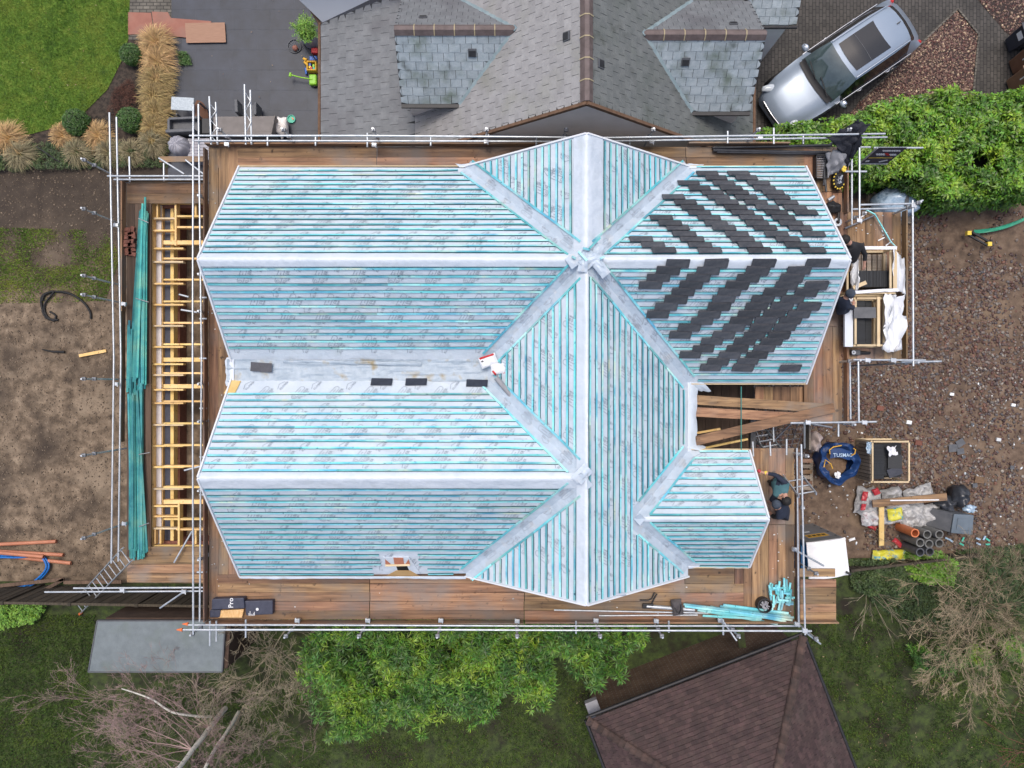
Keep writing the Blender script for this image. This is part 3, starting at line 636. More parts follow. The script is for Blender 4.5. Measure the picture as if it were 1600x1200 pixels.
UP = [(271, [1087.5, 1136]), (278, [1100, 1148]), (286, [1057.5, 1113, 1167]), (294, [1074, 1124, 1176]), (300.6, [1095, 1134, 1189]), (308, [1034, 1104, 1148, 1198]), (316, [1052, 1117.5, 1163, 1211]),
      (324.4, [1064, 1130.6, 1180.6, 1224]), (332, [1075, 1142, 1194, 1240.6]), (340, [1015, 1090, 1155.6, 1205]), (348.7, [1029, 1100.6, 1165, 1217.5]), (356, [1040, 1113, 1177, 1232]), (365.6, [1051, 1132.5, 1195, 1252.5]),
      (373.7, [984, 1063, 1141, 1212.5]), (382.5, [1002, 1076, 1154, 1226]), (391, [1019, 1090.6, 1169, 1252.5])]
LO = [(410.5, [1040, 1101, 1175, 1260]), (422, [1026, 1087.5, 1165.6, 1230]), (433.5, [1011, 1073, 1150, 1219]), (445, [998, 1062, 1134, 1210, 1257.5]), (456, [1049, 1122, 1193, 1241]), (467, [1038, 1112.5, 1174, 1220]),
      (478, [1022, 1105.6, 1164, 1204, 1246]), (490, [1009, 1090, 1152, 1192, 1230]), (500.5, [1078, 1140, 1178, 1217]), (511, [1059, 1128, 1171, 1208]), (523, [1045, 1112.5, 1160, 1199]), (533, [1094, 1146, 1187.5]),
      (544, [1080, 1134, 1175.6]), (554, [1060.6, 1122, 1164]), (564, [1104, 1150]), (574, [1092.5, 1143, 1216])]
ordn = ['leftmost', 'second from left', 'third from left', 'fourth from left', 'fifth from left']
rown = ['top', 'second', 'third', 'fourth', 'fifth', 'sixth', 'seventh', 'eighth', 'ninth', 'tenth', 'eleventh', 'twelfth', 'thirteenth', 'fourteenth', 'fifteenth', 'bottom']
k = 0
for rows, p, gname, far in ((UP, P_1N, 'slates loaded out on the slope above the ridge', 'above'), (LO, P_1S, 'slates loaded out on the slope below the ridge', 'below')):
    for ri, (py, xs_) in enumerate(rows):
        for ci, x in enumerate(xs_):
            k += 1; yy = 600-py; sc_ = 37 if py > 380 else 35.5
            o = place_pile(x+18.3, py, p, 'dark slates laid flat, %s pile in the %s row %s the right-hand ridge' % (ordn[ci], rown[ri], far), gname, seed=k*3, rz=rnd.uniform(-.03, .03), lean=rnd.uniform(-.02, .02)+(.10 if far == 'below' else -.10), dz=.05)
single = pile_mesh(2, 5, 'slate_blue')
for px, py, p, lb, rz in ((596, 597, P_2N, 'single dark slate on the membrane, left of the three below the valley gutter', 0), (650, 597, P_2N, 'single dark slate on the membrane, middle of the three below the valley gutter', .02), (745, 599, P_2N, 'single dark slate on the membrane beside the white bags', -.02), (408, 574, (0, 0, 5.40), 'dark slate lying in the gutter near its left end', -.06)):
    place_pile(px, py, p, lb, 'odd slates along the valley gutter', dz=.03, rz=rz, mesh=single)
# white and red bags, roll of membrane in the valley
mk('bag_white', [(.68, .70, .74), (.8, .8, .82)], scale=8, rough=.4, bump=.7, bs=7)
for (px, py, rot, lb, red) in ((763, 564, .35, 'white plastic sack with a red band and handle hole in the valley', 1), (781, 576, .05, 'white plastic sack with red corners beside the handled one', 2)):
    c = W(px, py, 5.55); t = thing('sack', lb, 'sack', c, group='white sacks in the valley')
    mb = MB(); mb.pillow((0, 0, 0), .40, .26, .12, rot, px, n=12); mb.part('bag', 'bag_white', t, local=True, smooth=60)
    mb = MB(); ca, sa = math.cos(rot), math.sin(rot)
    for (u, v, l) in (((0, .105, .34),) if red == 1 else ((-.13, -.09, .12), (.13, -.09, .12))):
        mb = MB(); mb.pillow((u*ca-v*sa, u*sa+v*ca, .05), l, .05, .08, rot+(0 if red == 1 else (.8 if u > 0 else -.8)), 3); mb.part('red_band', 'red', t, local=True, smooth=60)
    if red == 1: mb = MB(); mb.pillow((-.13*ca-.03*sa, -.13*sa+.03*ca, .07), .06, .045, .05, rot, 3); mb.part('handle_hole', 'dgrey', t, local=True)
t = MB(); a, b = W(775, 590, 5.75), W(812, 634, 5.75); t.ring(a, b-a, .045, .06, (b-a).length, 16); t.solo('membrane_roll', 'grey', 'grey roll of roofing membrane lying down the valley below the white sacks', 'roll', smooth=40)
# ================================================================= FLAT ROOF FRAME (left)
ZA = 2.6
ann = thing('flat_roof_frame', 'single storey extension with open yellow timber joists beside the scaffold walkway', 'extension', (-9.4, 0, 0))
def am(nm, mat, boxes, label=None, **k):
    mb = MB()
    for b in boxes: mb.box(*b)
    return mb.part(nm, mat, ann, label, **k)
sj = (CAMZ-ZA)/FPX; ax = lambda px, z=ZA: (px-800)*(CAMZ-z)/FPX; ay = lambda py, z=ZA: (600-py)*(CAMZ-z)/FPX
mk('brick_red', [(.16, .06, .04), (.24, .10, .07)], scale=14, rough=.85, var=.2, bump=.4, bs=40)
mk('insul', [(.62, .58, .58), (.72, .69, .70)], scale=4, rough=.6)
mk('navy', [(.025, .03, .055), (.045, .05, .08)], scale=9, rough=.5)
y0, y1 = ay(852), ay(318)
am('wall', 'brick_red', [(ax(236), y0, -.05, ax(240), y1, 2.35), (ax(236), y1-.06, -.05, ax(322), y1+.05, 2.35), (ax(236), y0-.05, -.05, ax(322), y0+.06, 2.35)])
am('insulation', 'insul', [(ax(241, 2.4), y0, .5, ax(252, 2.4), y1, 2.4)])
am('wall_plate', 'timber', [(ax(252.5, 2.25), y0, 2.0, ax(257, 2.25), y1, 2.36)]); am('damp_course', 'navy', [(ax(259, 2.2), y0, 1.8, ax(268, 2.2), y1, 2.25)]); am('wall_plate', 'timber', [(ax(269, 2.2), y0, 1.8, ax(274, 2.2), y1, 2.3)])
am('inner_wall', 'brick_red', [(ax(276, 2.0), y0, 1.5, ax(282, 2.0), y1, 2.05)]); am('infill', 'soil_left', [(ax(262, 1.6), y0, 1.2, -7.3, y1, 1.62)])
brickmat('brick_face', (.22, .085, .055), (.17, .065, .045), (.18, .16, .14), .225, .075, .01)
am('edge_joist', 'timber', [(ax(235.5), y0, ZA-.2, ax(238.5), y1, ZA)])
am('end_joist', 'timber', [(ax(235), y1, ZA-.12, ax(321), y1+.05, ZA)]); am('end_joist', 'timber', [(ax(234), y0-.05, ZA-.12, ax(321), y0, ZA)])
JL = [(341, 1), (360, 1), (388, 1), (409, 1), (443, 1), (476, 1), (509, 1), (542, 1), (569, 1), (586, 1), (609, 1), (630, 1), (664, 1), (697, 1), (730, 1), (764, 1), (791, 1), (807, 1), (826, 1)]
JR = [338, 355, 379, 404, 437, 471, 504.5, 538, 562, 583, 603.5, 627, 661.5, 695.5, 728.5, 761, 784, 811, 827]
for i, (y, _) in enumerate(JL):
    xe = 275 if i < 2 else (279 if i > 15 else 286); w = .045
    am('joist', 'timber_pale' if i % 3 == 0 else 'timber', [(ax(238.5), ay(y)-w/2, ZA-.17, ax(xe), ay(y)+w/2, ZA-.01)])
for i, y in enumerate(JR):
    w = .11 if i in (2, 8, 10, 16) else .048; z = ZA+.02
    am('joist', 'timber', [(ax(256 if i not in (0, 1, 18) else 276), ay(y)-w/2, z-.17, ax(321), ay(y)+w/2, z)])
am('trimmer', 'timber', [(ax(274), ay(384), ZA-.16, ax(277), ay(315), ZA+.05)]); am('trimmer', 'timber', [(ax(279), ay(852), ZA-.16, ax(282), ay(786), ZA+.05)])
am('noggin', 'timber', [(ax(244), ay(340), ZA-.15, ax(246.5), ay(319), ZA-.015)]); am('noggin', 'timber', [(ax(304), ay(337), ZA-.15, ax(307), ay(319), ZA)]); am('noggin', 'timber', [(ax(249), ay(850), ZA-.15, ax(251.5), ay(828), ZA-.015)]); am('noggin', 'timber', [(ax(304), ay(850), ZA-.15, ax(307), ay(829), ZA)]); am('noggin', 'timber', [(ax(240.5), ay(850), ZA-.15, ax(243), ay(828), ZA-.015)])

# ================================================================= SCAFFOLD
scf = thing('scaffold', 'galvanised tube scaffold with brown board walkways round the whole house', 'scaffold', (0, 0, 0))
ZD = 4.3
def boards(x0, y0, x1, y1, z, ax_, seed=0, joint=None, nm='walkway', w=.225, mat=None, par=None, offs=True):
    r = random.Random(seed); mb = MB(); lo, hi, e0, e1 = (y0, y1, x0, x1) if ax_ == 'x' else (x0, x1, y0, y1)
    n = max(1, round((hi-lo)/w)); ww = (hi-lo)/n
    for i in range(n):
        c = lo+ww*(i+.5); cuts = [e0]+[j+(r.uniform(-.01, .01)) for j in (joint or []) if e0 < j < e1]+[e1]
        for a, b in zip(cuts[:-1], cuts[1:]):
            dz = r.uniform(-.006, .006); a += .008; b -= .008; t = r.uniform(-.006, .006) if offs else 0
            if ax_ == 'x': mb.beam((a, c-t, z+dz-.019), (b, c+t, z+dz-.019), ww-.007, .038)
            else: mb.beam((c-t, a, z+dz-.019), (c+t, b, z+dz-.019), ww-.007, .038)
    return mb.part(nm, mat or ('plank_x' if ax_ == 'x' else 'plank_y'), par or scf)
dx = lambda px, z=ZD: (px-800)*(CAMZ-z)/FPX; dy = lambda py, z=ZD: (600-py)*(CAMZ-z)/FPX
boards(dx(340), dy(262), dx(1262), dy(229), ZD, 'x', 1, [dx(589), dx(835), dx(1072)])
boards(dx(326), dy(968), dx(372), dy(229), ZD, 'y', 2, [dy(480), dy(735)])
boards(dx(340), dy(968), dx(1070), dy(897), ZD+.01, 'x', 3, [dx(578), dx(819)])
boards(dx(1070), dy(912), dx(1148), dy(886), ZD, 'x', 4)
boards(dx(1062), dy(968), dx(1162), dy(912), ZD+.012, 'x', 5)
boards(dx(1148), dy(968), dx(1241), dy(700), ZD, 'y', 6, [dy(820)])
boards(dx(1256), dy(660), dx(1316), dy(229), ZD, 'y', 7, [dy(510), dy(300)])
boards(dx(1310), dy(563), dx(1408), dy(331), ZD, 'y', 8, [dy(455)])
boards(dx(1250), dy(970), dx(1307), dy(905), ZD, 'x', 9); boards(dx(1240), dy(901), dx(1305), dy(888), ZD+.02, 'x', 10)
# lower, darker platforms in the gap between the wings
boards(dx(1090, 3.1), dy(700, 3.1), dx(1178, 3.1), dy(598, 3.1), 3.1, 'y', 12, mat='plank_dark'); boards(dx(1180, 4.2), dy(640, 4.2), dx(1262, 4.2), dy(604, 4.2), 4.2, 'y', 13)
# annex lift
za = 2.75; bx = lambda px: (px-800)*(CAMZ-za)/FPX; by = lambda py: (600-py)*(CAMZ-za)/FPX
boards(bx(198), by(318), bx(320), by(286), za, 'x', 20); boards(bx(198), by(870), bx(236), by(318), za, 'y', 21, [by(600)], mat='plank_dark'); boards(bx(198), by(910), bx(322), by(854), za, 'x', 22, mat=None)
boards(bx(250), by(254), bx(322), by(245), za+.05, 'x', 23)
def toe(a, b, z, zb=None, mat='plank_x', h=.21):
    mb = MB(); mb.beam((*a, z+h/2), (*b, (zb or z)+h/2), .036, h); mb.part('toe_board', mat, scf)
for a, b in (((325, 228), (590, 228)), ((590, 228), (900, 228)), ((1073, 227), (1230, 227))): toe((dx(a[0]), dy(a[1])), (dx(b[0]), dy(b[1])), ZD)
for a, b in (((325, 970), (575, 970)), ((578, 970), (818, 970)), ((820, 969), (1070, 969)), ((1070, 969), (1305, 969))): toe((dx(a[0]), dy(a[1])), (dx(b[0]), dy(b[1])), ZD)
for a, b in (((324, 235), (324, 560)), ((324, 560), (324, 968)), ((1243, 700), (1243, 968)), ((1319, 250), (1319, 335)), ((1319, 400), (1319, 660)), ((1410, 331), (1410, 560))): toe((dx(a[0]), dy(a[1])), (dx(b[0]), dy(b[1])), ZD, mat='plank_y')
for a, b in (((196, 286), (196, 487)), ((195, 487), (194, 690))): toe((bx(a[0]), by(a[1])), (bx(b[0]), by(b[1])), za, mat='plank_y')
toe((bx(196), by(284)), (bx(320), by(284)), za)
# three loose long boards over the gap
for i, (a, b, z0, z1, m_) in enumerate((((1077, 624), (1297, 638), 4.75, 4.45, 'plank_x'), ((1077, 643), (1300, 655), 4.75, 4.42, 'plank_x'), ((1078, 691), (1303, 637), 4.80, 4.52, 'plank_x'))):
    mb = MB(); mb.beam(W(*a, z0), W(*b, z1), .225, .04, up=(0, 0, 1))
    mb.solo('scaffold_board', m_, ('long loose board bridging the gap between the right-hand wings, topmost of three', 'middle of the three loose boards bridging the gap between the right-hand wings', 'long loose board lying diagonally across the other two over the gap')[i], 'board', 'loose boards over the gap')
mb = MB(); mb.beam(W(1158, 604, 4.9), W(1158, 703, 4.9), .02, .03); mb.solo('batten', 'batten_dark', 'thin green batten spanning the gap between the two right-hand wings', 'batten')
for i, (a, b) in enumerate((((1080, 678), (1125, 670)), ((1080, 704), (1168, 686)))):
    mb = MB(); mb.beam(W(*a, 3.9), W(*b, 3.9), .05, .08); mb.solo('timber_bearer', 'timber', ('short yellow timber under the diagonal board in the gap', 'long yellow timber crossing the gap nearest the small wing')[i], 'timber')
mb = MB(); mb.box(dx(1172, 3.2), dy(790, 3.2), 3.1, dx(1180, 3.2), dy(650, 3.2), 3.25); mb.solo('steel_ledge', 'dgrey', 'dark grey strip standing by the scaffold in the gap', 'beam')
mb = MB(); w_ = W(1090, 660, 1.6); mb.box(w_.x-.6, w_.y-.35, 1.5, w_.x+.8, w_.y+.35, 1.56); mb.solo('sheet', 'dgrey', 'dark grey sheet lying low in the gap under the boards', 'sheet')
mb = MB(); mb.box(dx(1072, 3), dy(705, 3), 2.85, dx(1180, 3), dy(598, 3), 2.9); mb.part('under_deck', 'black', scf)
TR = .0242
def rail(a, b, za_, zb_=None, nm='guard_rail', r=TR, mat='galv', px=True):
    A = W(*a, za_) if px else Vector((*a, za_)); B = W(*b, zb_ if zb_ is not None else za_) if px else Vector((*b, zb_ if zb_ is not None else za_))
    mb = MB(); mb.tube([A, B], r, 8); return mb.part(nm, mat, scf, smooth=50)
H, Lw = 5.3, 4.82
# top side
rail((296, 212), (575, 212), H); rail((575, 212), (955, 215), H); rail((955, 215), (1383, 209), H)
rail((303, 220), (449, 220), Lw); rail((449, 220), (900, 221), Lw); rail((900, 221), (1386, 214.5), Lw+.03)
rail((1344, 230), (1360, 230), 4.9); rail((1365, 231), (1442, 231), 4.9)
# bottom side
rail((293, 976.5), (457, 976.5), Lw); rail((457, 976.5), (820, 978), Lw); rail((820, 978), (1250, 978), Lw)
rail((286, 984), (700, 984), H); rail((700, 984), (1268, 986), H)
for (x, y, z) in ((290, 975, Lw), (281, 984, H)):
    mb = MB(); mb.tube([W(x-5, y, z), W(x+4, y, z)], [.01, .045], 8); mb.part('end_cap', 'orange_cap', scf)
# left side, main lift and annex lift
rail((302, 163), (301, 560), H); rail((301, 560), (302, 991), H); rail((310, 163), (315, 560), Lw-.1); rail((315, 560), (312, 972), Lw-.1)
rail((171, 176), (178, 560), 3.75); rail((178, 560), (174, 880), 3.75); rail((182, 183), (189, 560), 3.3); rail((189, 560), (185, 877), 3.3)
rail((168, 275), (320, 275), 3.75); rail((178, 280.5), (320, 280.5), 3.3); rail((70, 925), (322, 923.5), 3.3); rail((115, 919), (322, 918), 3.75)
rail((202, 245), (203, 284), 3.2); rail((256, 255), (256, 283), 3.2)
rail((248, 247), (288, 272), 3.3); rail((290, 250), (318, 272), 3.8)
# right side
rail((1245, 700), (1248, 975), Lw); rail((1252, 694), (1258, 992), H)
rail((1331, 249), (1331, 351), Lw); rail((1343, 231), (1343, 347), H); rail((1320, 268), (1354, 268), 4.9)
rail((1344, 320), (1435, 318), H); rail((1332, 327), (1428, 325), Lw); rail((1426, 313), (1427, 572), H); rail((1320, 357), (1365, 337), 4.4, mat='steel_dark'); rail((1428, 318), (1442, 313), 5.3)
rail((1333, 562), (1446, 563), H); rail((1408, 566), (1471, 564.5), 5.1)
rail((1328, 565), (1329, 655), Lw); rail((1341, 565), (1342, 660), H); rail((1235, 661), (1369, 659), H-.1); rail((1268, 662), (1300, 668), 5.2, mat='steel_dark')
rail((1310, 661), (1310, 682), 5.0); rail((1257, 663), (1257, 700), 5.0, 4.4); rail((1229, 686), (1229, 711), 4.6); rail((1203, 690), (1204, 712), 4.6); rail((1176, 690), (1177, 713), 4.6); rail((1208, 665), (1209, 690), 4.0)
# standards (vertical tubes) with their couplers
def standard(x, y, ztop, z0=-.02):
    mb = MB(); mb.tube([(x, y, z0), (x, y, ztop)], TR, 8); o = mb.part('standard', 'galv', scf, smooth=50)
    for z in (ztop-.55, ztop-.12): mb = MB(); mb.box(x-.045, y-.04, z-.035, x+.05, y+.045, z+.035); mb.part('coupler', 'steel_dark', o, local=True, bev=.008)
for px in (445, 560, 683, 808, 938, 1035, 1155): standard((px-800)/67.4, -5.87, 5.42)
standard(7.04, -5.9, 5.5); standard(-7.5, -5.86, 5.3)
for px in (340, 440, 582, 760, 885, 1022, 1187, 1330): standard((px-800)/67.4, 5.93, 5.38)
for py in (248, 325, 430, 460, 592, 712, 842): standard(-10.46, (600-py)/64.3, 4.6)
for py in (300, 425, 484, 600, 660, 770, 880): standard(-7.56, (600-py)/66, 4.75)
for (x, y, z) in ((8.25, 4.0, 5.3), (9.42, 4.2, 5.5), (9.42, .5, 5.4), (8.1, .55, 5.35), (8.0, -.95, 5.3), (7.15, -.95, 5.2), (6.95, -1.7, 5.2), (7.05, -3.0, 4.7), (7.3, -4.55, 4.9)): standard(x, y, z)
# transoms poking out, small swivel fittings
for (a, b, z) in (((328, 970), (328, 1009), 4.7), ((338, 970), (338, 1002), 4.6), ((384, 968), (384, 996), 4.75), ((900, 970), (900, 990), 4.7), ((1045, 970), (1045, 988), 4.7), ((1130, 968), (1130, 992), 4.7), ((418, 214), (418, 228), 4.6), ((493, 214), (493, 228), 4.6), ((574, 208), (574, 230), 4.6), ((673, 214), (673, 228), 4.6), ((838, 212), (838, 228), 4.6), ((984, 212), (984, 228), 4.6), ((1137, 205), (1137, 224), 4.9), ((1209, 200), (1209, 225), 4.9), ((1255, 212), (1255, 225), 4.7),
                  ((312, 465), (323, 465), 4.5), ((312, 498), (323, 498), 4.5), ((312, 560), (323, 560), 4.5), ((312, 638), (323, 638), 4.4), ((312, 658), (323, 658), 4.4), ((312, 714), (323, 714), 4.4), ((312, 773), (323, 773), 4.4), ((308, 894), (323, 894), 4.4), ((300, 830), (272, 879), 2.9), ((280, 460), (295, 464), 3.0), ((283, 484), (308, 488), 3.6), ((288, 735), (315, 728), 3.6)):
    rail(a, b, z, nm='transom')
for (x, y, z) in ((465, 969, 4.5), (575, 969, 4.5), (689, 969, 4.5), (808, 970, 4.5), (931, 969, 4.5), (1025, 970, 4.5), (1125, 969, 4.5), (355, 226, 4.5), (585, 227, 4.6), (760, 222, 4.6), (1018, 222, 4.7), (1187, 215, 4.8), (1262, 660, 5.3), (1350, 660, 5.2), (1395, 563, 5.3), (1355, 563, 5.3), (194, 475, 3.0), (195, 818, 3.0), (192, 922, 3.4), (288, 924, 3.4), (1241, 858, 4.5), (1245, 975, 5.0), (1257, 985, 5.3), (1427, 322, 5.3), (1342, 345, 5.3), (182, 352, 3.6), (182, 600, 3.5)):
    w = W(x, y, z); mb = MB(); mb.box(w.x-.06, w.y-.045, w.z-.03, w.x+.06, w.y+.045, w.z+.05); mb.tube([w+Vector((-.05, .06, .02)), w+Vector((.05, -.07, .03))], .014, 6); mb.part('fitting', 'galv', scf, bev=.01)
# raking stays at the corners
for a, b, z0, z1 in (((1131, 972), (1151, 1001), 4.5, 4.6), ((1255, 985), (1282, 1006), 4.6, 4.4), ((1262, 924), (1280, 936), 4.2, 4.0), ((1238, 857), (1287, 884), 4.6, 4.3), ((250, 950), (285, 926), 3.0, 3.1), ((980, 700), (1000, 705), 4, 4)):
    if a[0] != 980: rail(a, b, z0, z1, nm='stay', mat='galv')
# aluminium lattice beams at the top left
for (a, b, w_) in (((327, 151), (330, 226), 10), ((382, 132), (384, 226), 9)):
    z = 4.75; x0, yA, x1, yB = a[0], a[1], b[0], b[1]; root = MB(); root.tube([W(x0, yA, z), W(x1, yB, z)], TR, 8)
    root.tube([W(x0+w_, yA+9, z-.15), W(x1+w_, yB, z-.15)], TR, 8)
    n_ = 5; P = []
    for i in range(n_+1): t_ = i/n_; P.append(W(x0+(w_ if i % 2 else 0)+(x1-x0)*t_, yA+10+(yB-yA-12)*t_, z-.1))
    for p_, q_ in zip(P[:-1], P[1:]): root.tube([p_, q_], .012, 6)
    root.part('lattice_beam', 'galv', scf, smooth=50)
# ladders
def ladder(name, a, b, width, nr, label, mat='galv', feet=True, up=None):
    a, b = Vector(a), Vector(b); d = (b-a).normalized(); s = d.cross(Vector((0, 0, 1))).normalized() if up is None else Vector(up).normalized()
    t = thing(name, label, 'ladder', a)
    for k in (-1, 1): mb = MB(); mb.beam(a+s*k*width/2, b+s*k*width/2, .028, .07, up=d.cross(s)); mb.part('stile', mat, t)
    for i in range(nr): p = a+(b-a)*((i+.6)/nr); mb = MB(); mb.tube([p-s*width/2, p+s*width/2], .015, 6); mb.part('rung', mat, t)
    if feet:
        for k in (-1, 1): mb = MB(); mb.beam(a+s*k*width/2-d*.06, a+s*k*width/2+d*.05, .06, .1, up=d.cross(s)); mb.part('foot', 'orange_cap', t)
ladder('ladder', W(120, 950, .03), W(199, 866, 3.5), .40, 13, 'aluminium ladder with orange feet leaning on the lower lift at bottom left')
ladder('ladder', W(1181, 668, 2.2), W(1262, 774, 5.1), .42, 12, 'aluminium ladder standing beside the small wing and pallet', feet=False)
# dark lattice frame in the gap
mb = MB()
A = [W(x, y, 2.6) for x, y in ((1172, 655), (1260, 655), (1245, 700), (1165, 712))]
for i in range(9):
    u = i/8; mb.tube([A[0].lerp(A[1], u), A[3].lerp(A[2], u)], .007, 5)
for i in range(7):
    u = i/6; mb.tube([A[0].lerp(A[3], u), A[1].lerp(A[2], u)], .007, 5)
mb.tube([W(1175, 652, 2.7), W(1192, 705, 2.8)], .02, 6); mb.tube([W(1236, 662, 2.7), W(1208, 690, 2.8)], .02, 6)
mb.solo('mesh_panel', 'steel_dark', 'dark wire mesh panel lying low in the gap beside the ladder', 'mesh panel')

# ================================================================= THINGS ON THE SCAFFOLD
def bundle(name, mat, segs, w, h, label, cat, group=None, z=0):
    """each length of timber an object of its own is too fine here: one tied bundle moves together"""
    mb = MB()
    for a, b in segs: mb.beam(a, b, w, h, roll=rnd.uniform(-.3, .3))
    return mb.solo(name, mat, label, cat, group)
segs = []
for i in range(26):
    x = 203+rnd.random()*25; top = 360+rnd.random()*0; z = za+.03+rnd.random()*.12
    if i < 15: ya, yb = rnd.uniform(325, 345), rnd.uniform(585, 615); xa = 219+(i % 8)*1.7; xb = 201+i*1.9
    else: ya, yb, xa, xb = rnd.uniform(500, 530), rnd.uniform(600, 620), 201+(i-15)*1.2, 199+(i-15)*1.2
    segs.append((W(xa, ya, z), W(xb, yb, z)))
segs.append((W(227, 308, za+.15), W(224, 600, za+.15))); segs.append((W(223, 318, za+.16), W(215, 590, za+.16)))
bundle('batten_bundle', 'batten_dark', segs, .05, .027, 'upper bundle of green treated battens along the left walkway', 'battens', 'bundles of battens')
segs = []
for i in range(30):
    xa = 200+rnd.random()*23; xb = 200+(xa-200)*1.15+rnd.uniform(-3, 3)+(6 if i % 7 == 0 else 0); z = za+.03+rnd.random()*.13
    segs.append((W(xa, rnd.uniform(598, 620), z), W(xb, rnd.uniform(855, 878), z)))
segs.append((W(214, 610, za+.17), W(230, 862, za+.17)))
bundle('batten_bundle', 'batten_dark', segs, .05, .027, 'lower bundle of green treated battens along the left walkway', 'battens', 'bundles of battens')
for i, (a, b) in enumerate((((216, 341), (232, 348)), ((212, 466), (232, 472)), ((217, 710), (234, 707)), ((217, 823), (233, 817)))):
    mb = MB(); mb.tube([W(*a, za+.24), W(*b, za+.2)], .012, 6)
    mb.solo('tie_bar', 'steel_dark', 'thin dark bar lying across the green battens, %s from the top' % ['first', 'second', 'third', 'fourth'][i], 'bar', 'bars across the battens')
# bricks
k = 0
for r_, (y, n_) in enumerate(((360, 2), (366, 2), (372, 2), (378, 2), (384, 2), (391, 2), (397, 2))):
    for j in range(n_):
        w = W(201+j*6.5+rnd.uniform(-1, 1), y+rnd.uniform(-1, 1), za+.02+(.07 if r_ in (2, 3, 4) else 0)); k += 1
        mb = MB(); a = rnd.uniform(-.2, .2)+(1.4 if r_ in (0, 3) and j else 0); c, s = math.cos(a), math.sin(a)
        mb.prism([(w.x+u*c-v*s, w.y+u*s+v*c) for u, v in ((-.1, -.05), (.1, -.05), (.1, .05), (-.1, .05))], w.z, w.z+.065)
        mb.solo('brick', 'brick_red', 'red brick in the heap beside the green battens, %s course from the top, %s' % (['first', 'second', 'third', 'fourth', 'fifth', 'sixth', 'last'][r_], ['left', 'right'][j]), 'brick', 'heap of red bricks on the left walkway', bev=.004)
# bottom walkway: folded black sheet packs with print
zt = ZD+.03
t = thing('sheet_pack', 'folded black sheet pack with white print and a burst gold corner, left one', 'pack', W(356, 950, zt), group='black packs at the bottom left')
mb = MB(); mb.prism([(v.x, v.y) for v in WP([(331, 936), (381, 934), (382, 951), (330, 953)], zt+.2)], zt, zt+.2); mb.prism([(v.x, v.y) for v in WP([(328, 953), (345, 953), (343, 965), (327, 965)], zt+.1)], zt, zt+.1); mb.part('wrap', 'navy', t, bev=.02)
mk('gold', [(.65, .36, .12), (.8, .55, .28)], scale=9, rough=.5, st=(6, 1, 1), bump=.6)
mb = MB(); mb.prism([(v.x, v.y) for v in WP([(343, 954), (381, 952), (378, 965), (341, 965)], zt+.08)], zt, zt+.08); mb.part('gold_corner', 'gold', t)
def label3d(txt, size, loc, rot, mat, parent, tilt=(0, 0), nm='lettering'):
    vs, fs = textmesh(txt, size); M = Matrix.Translation(loc)@Matrix.Rotation(rot, 4, 'Z')@Matrix.Rotation(tilt[0], 4, 'X'); mb = MB(); mb.add([M@Vector(v) for v in vs], fs); return mb.part(nm, mat, parent)
label3d('Pro', .17, W(361, 942, zt+.206), R(90), 'white', t)
t2 = thing('sheet_pack', 'black sheet pack with white stripes, right of the gold-cornered one', 'pack', W(404, 951, zt), group='black packs at the bottom left')
mb = MB(); mb.prism([(v.x, v.y) for v in WP([(382, 939), (426, 938), (426, 960), (384, 962)], zt+.16)], zt, zt+.16); mb.part('wrap', 'navy', t2, bev=.02)
mb = MB()
for i in range(6): x = 389+i*1.7; hh = [4, 7, 3, 2, 4, 6][i]; mb.beam(W(x, 962, zt+.166), W(x, 962-hh, zt+.166), .012, .004)
w = W(402, 952, zt+.166); mb.prism([(w.x+.035*math.cos(a), w.y+.035*math.sin(a)) for a in np.linspace(0, 6.28, 12, endpoint=False)], w.z, w.z+.003); mb.part('printed_stripe', 'white', t2)
# tubes, tool pouch, clamp, batten offcuts, tool bucket
for i, (a, b, r_) in enumerate((((866, 953), (1108, 958), .022), ((936, 962), (1090, 961), .022), ((1010, 947), (1085, 953), .05))):
    mb = MB(); mb.tube([W(*a, zt+.03), W(*b, zt+.03)], r_, 8); mb.solo('tube', 'galv', ('long thin grey tube lying on the bottom walkway left of the tool pouch', 'shorter thin grey tube along the toe board under the pouch', 'thick grey tube lying beneath the tool pouch')[i], 'tube', smooth=50)
mk('pouch', [(.05, .045, .05), (.10, .09, .09)], scale=9, rough=.7, bump=.5)
w = W(1057, 947, zt+.05); t = thing('tool_bag', 'dark grey tool pouch with strap on the bottom walkway', 'bag', w)
mb = MB(); mb.pillow((0, 0, 0), .26, .40, .16, .15, 3); mb.part('pouch_body', 'pouch', t, local=True, smooth=60)
mb = MB(); mb.tube([Vector((-.12, .1, .1)), Vector((-.04, -.08, .2)), Vector((.02, -.12, .2)), Vector((.07, -.02, .2)), Vector((.05, .12, .12))], .015, 6); mb.part('strap', 'black', t, local=True, smooth=60)
w = W(1012, 946, zt); t = thing('clamp', 'black clamp with looped strap on the bottom walkway left of the pouch', 'clamp', w)
mb = MB(); mb.box(-.14, -.06, 0, .14, .06, .07); mb.part('jaw', 'black', t, local=True, bev=.02)
mb = MB(); mb.tube([Vector((-.2, .14, .03)), Vector((0, .14, .04)), Vector((.09, .18, .05)), Vector((.16, .33, .05)), Vector((.22, .3, .05)), Vector((.16, .2, .05)), Vector((.08, .05, .06))], .018, 6); mb.part('loop', 'black', t, local=True, smooth=60)
segs = []
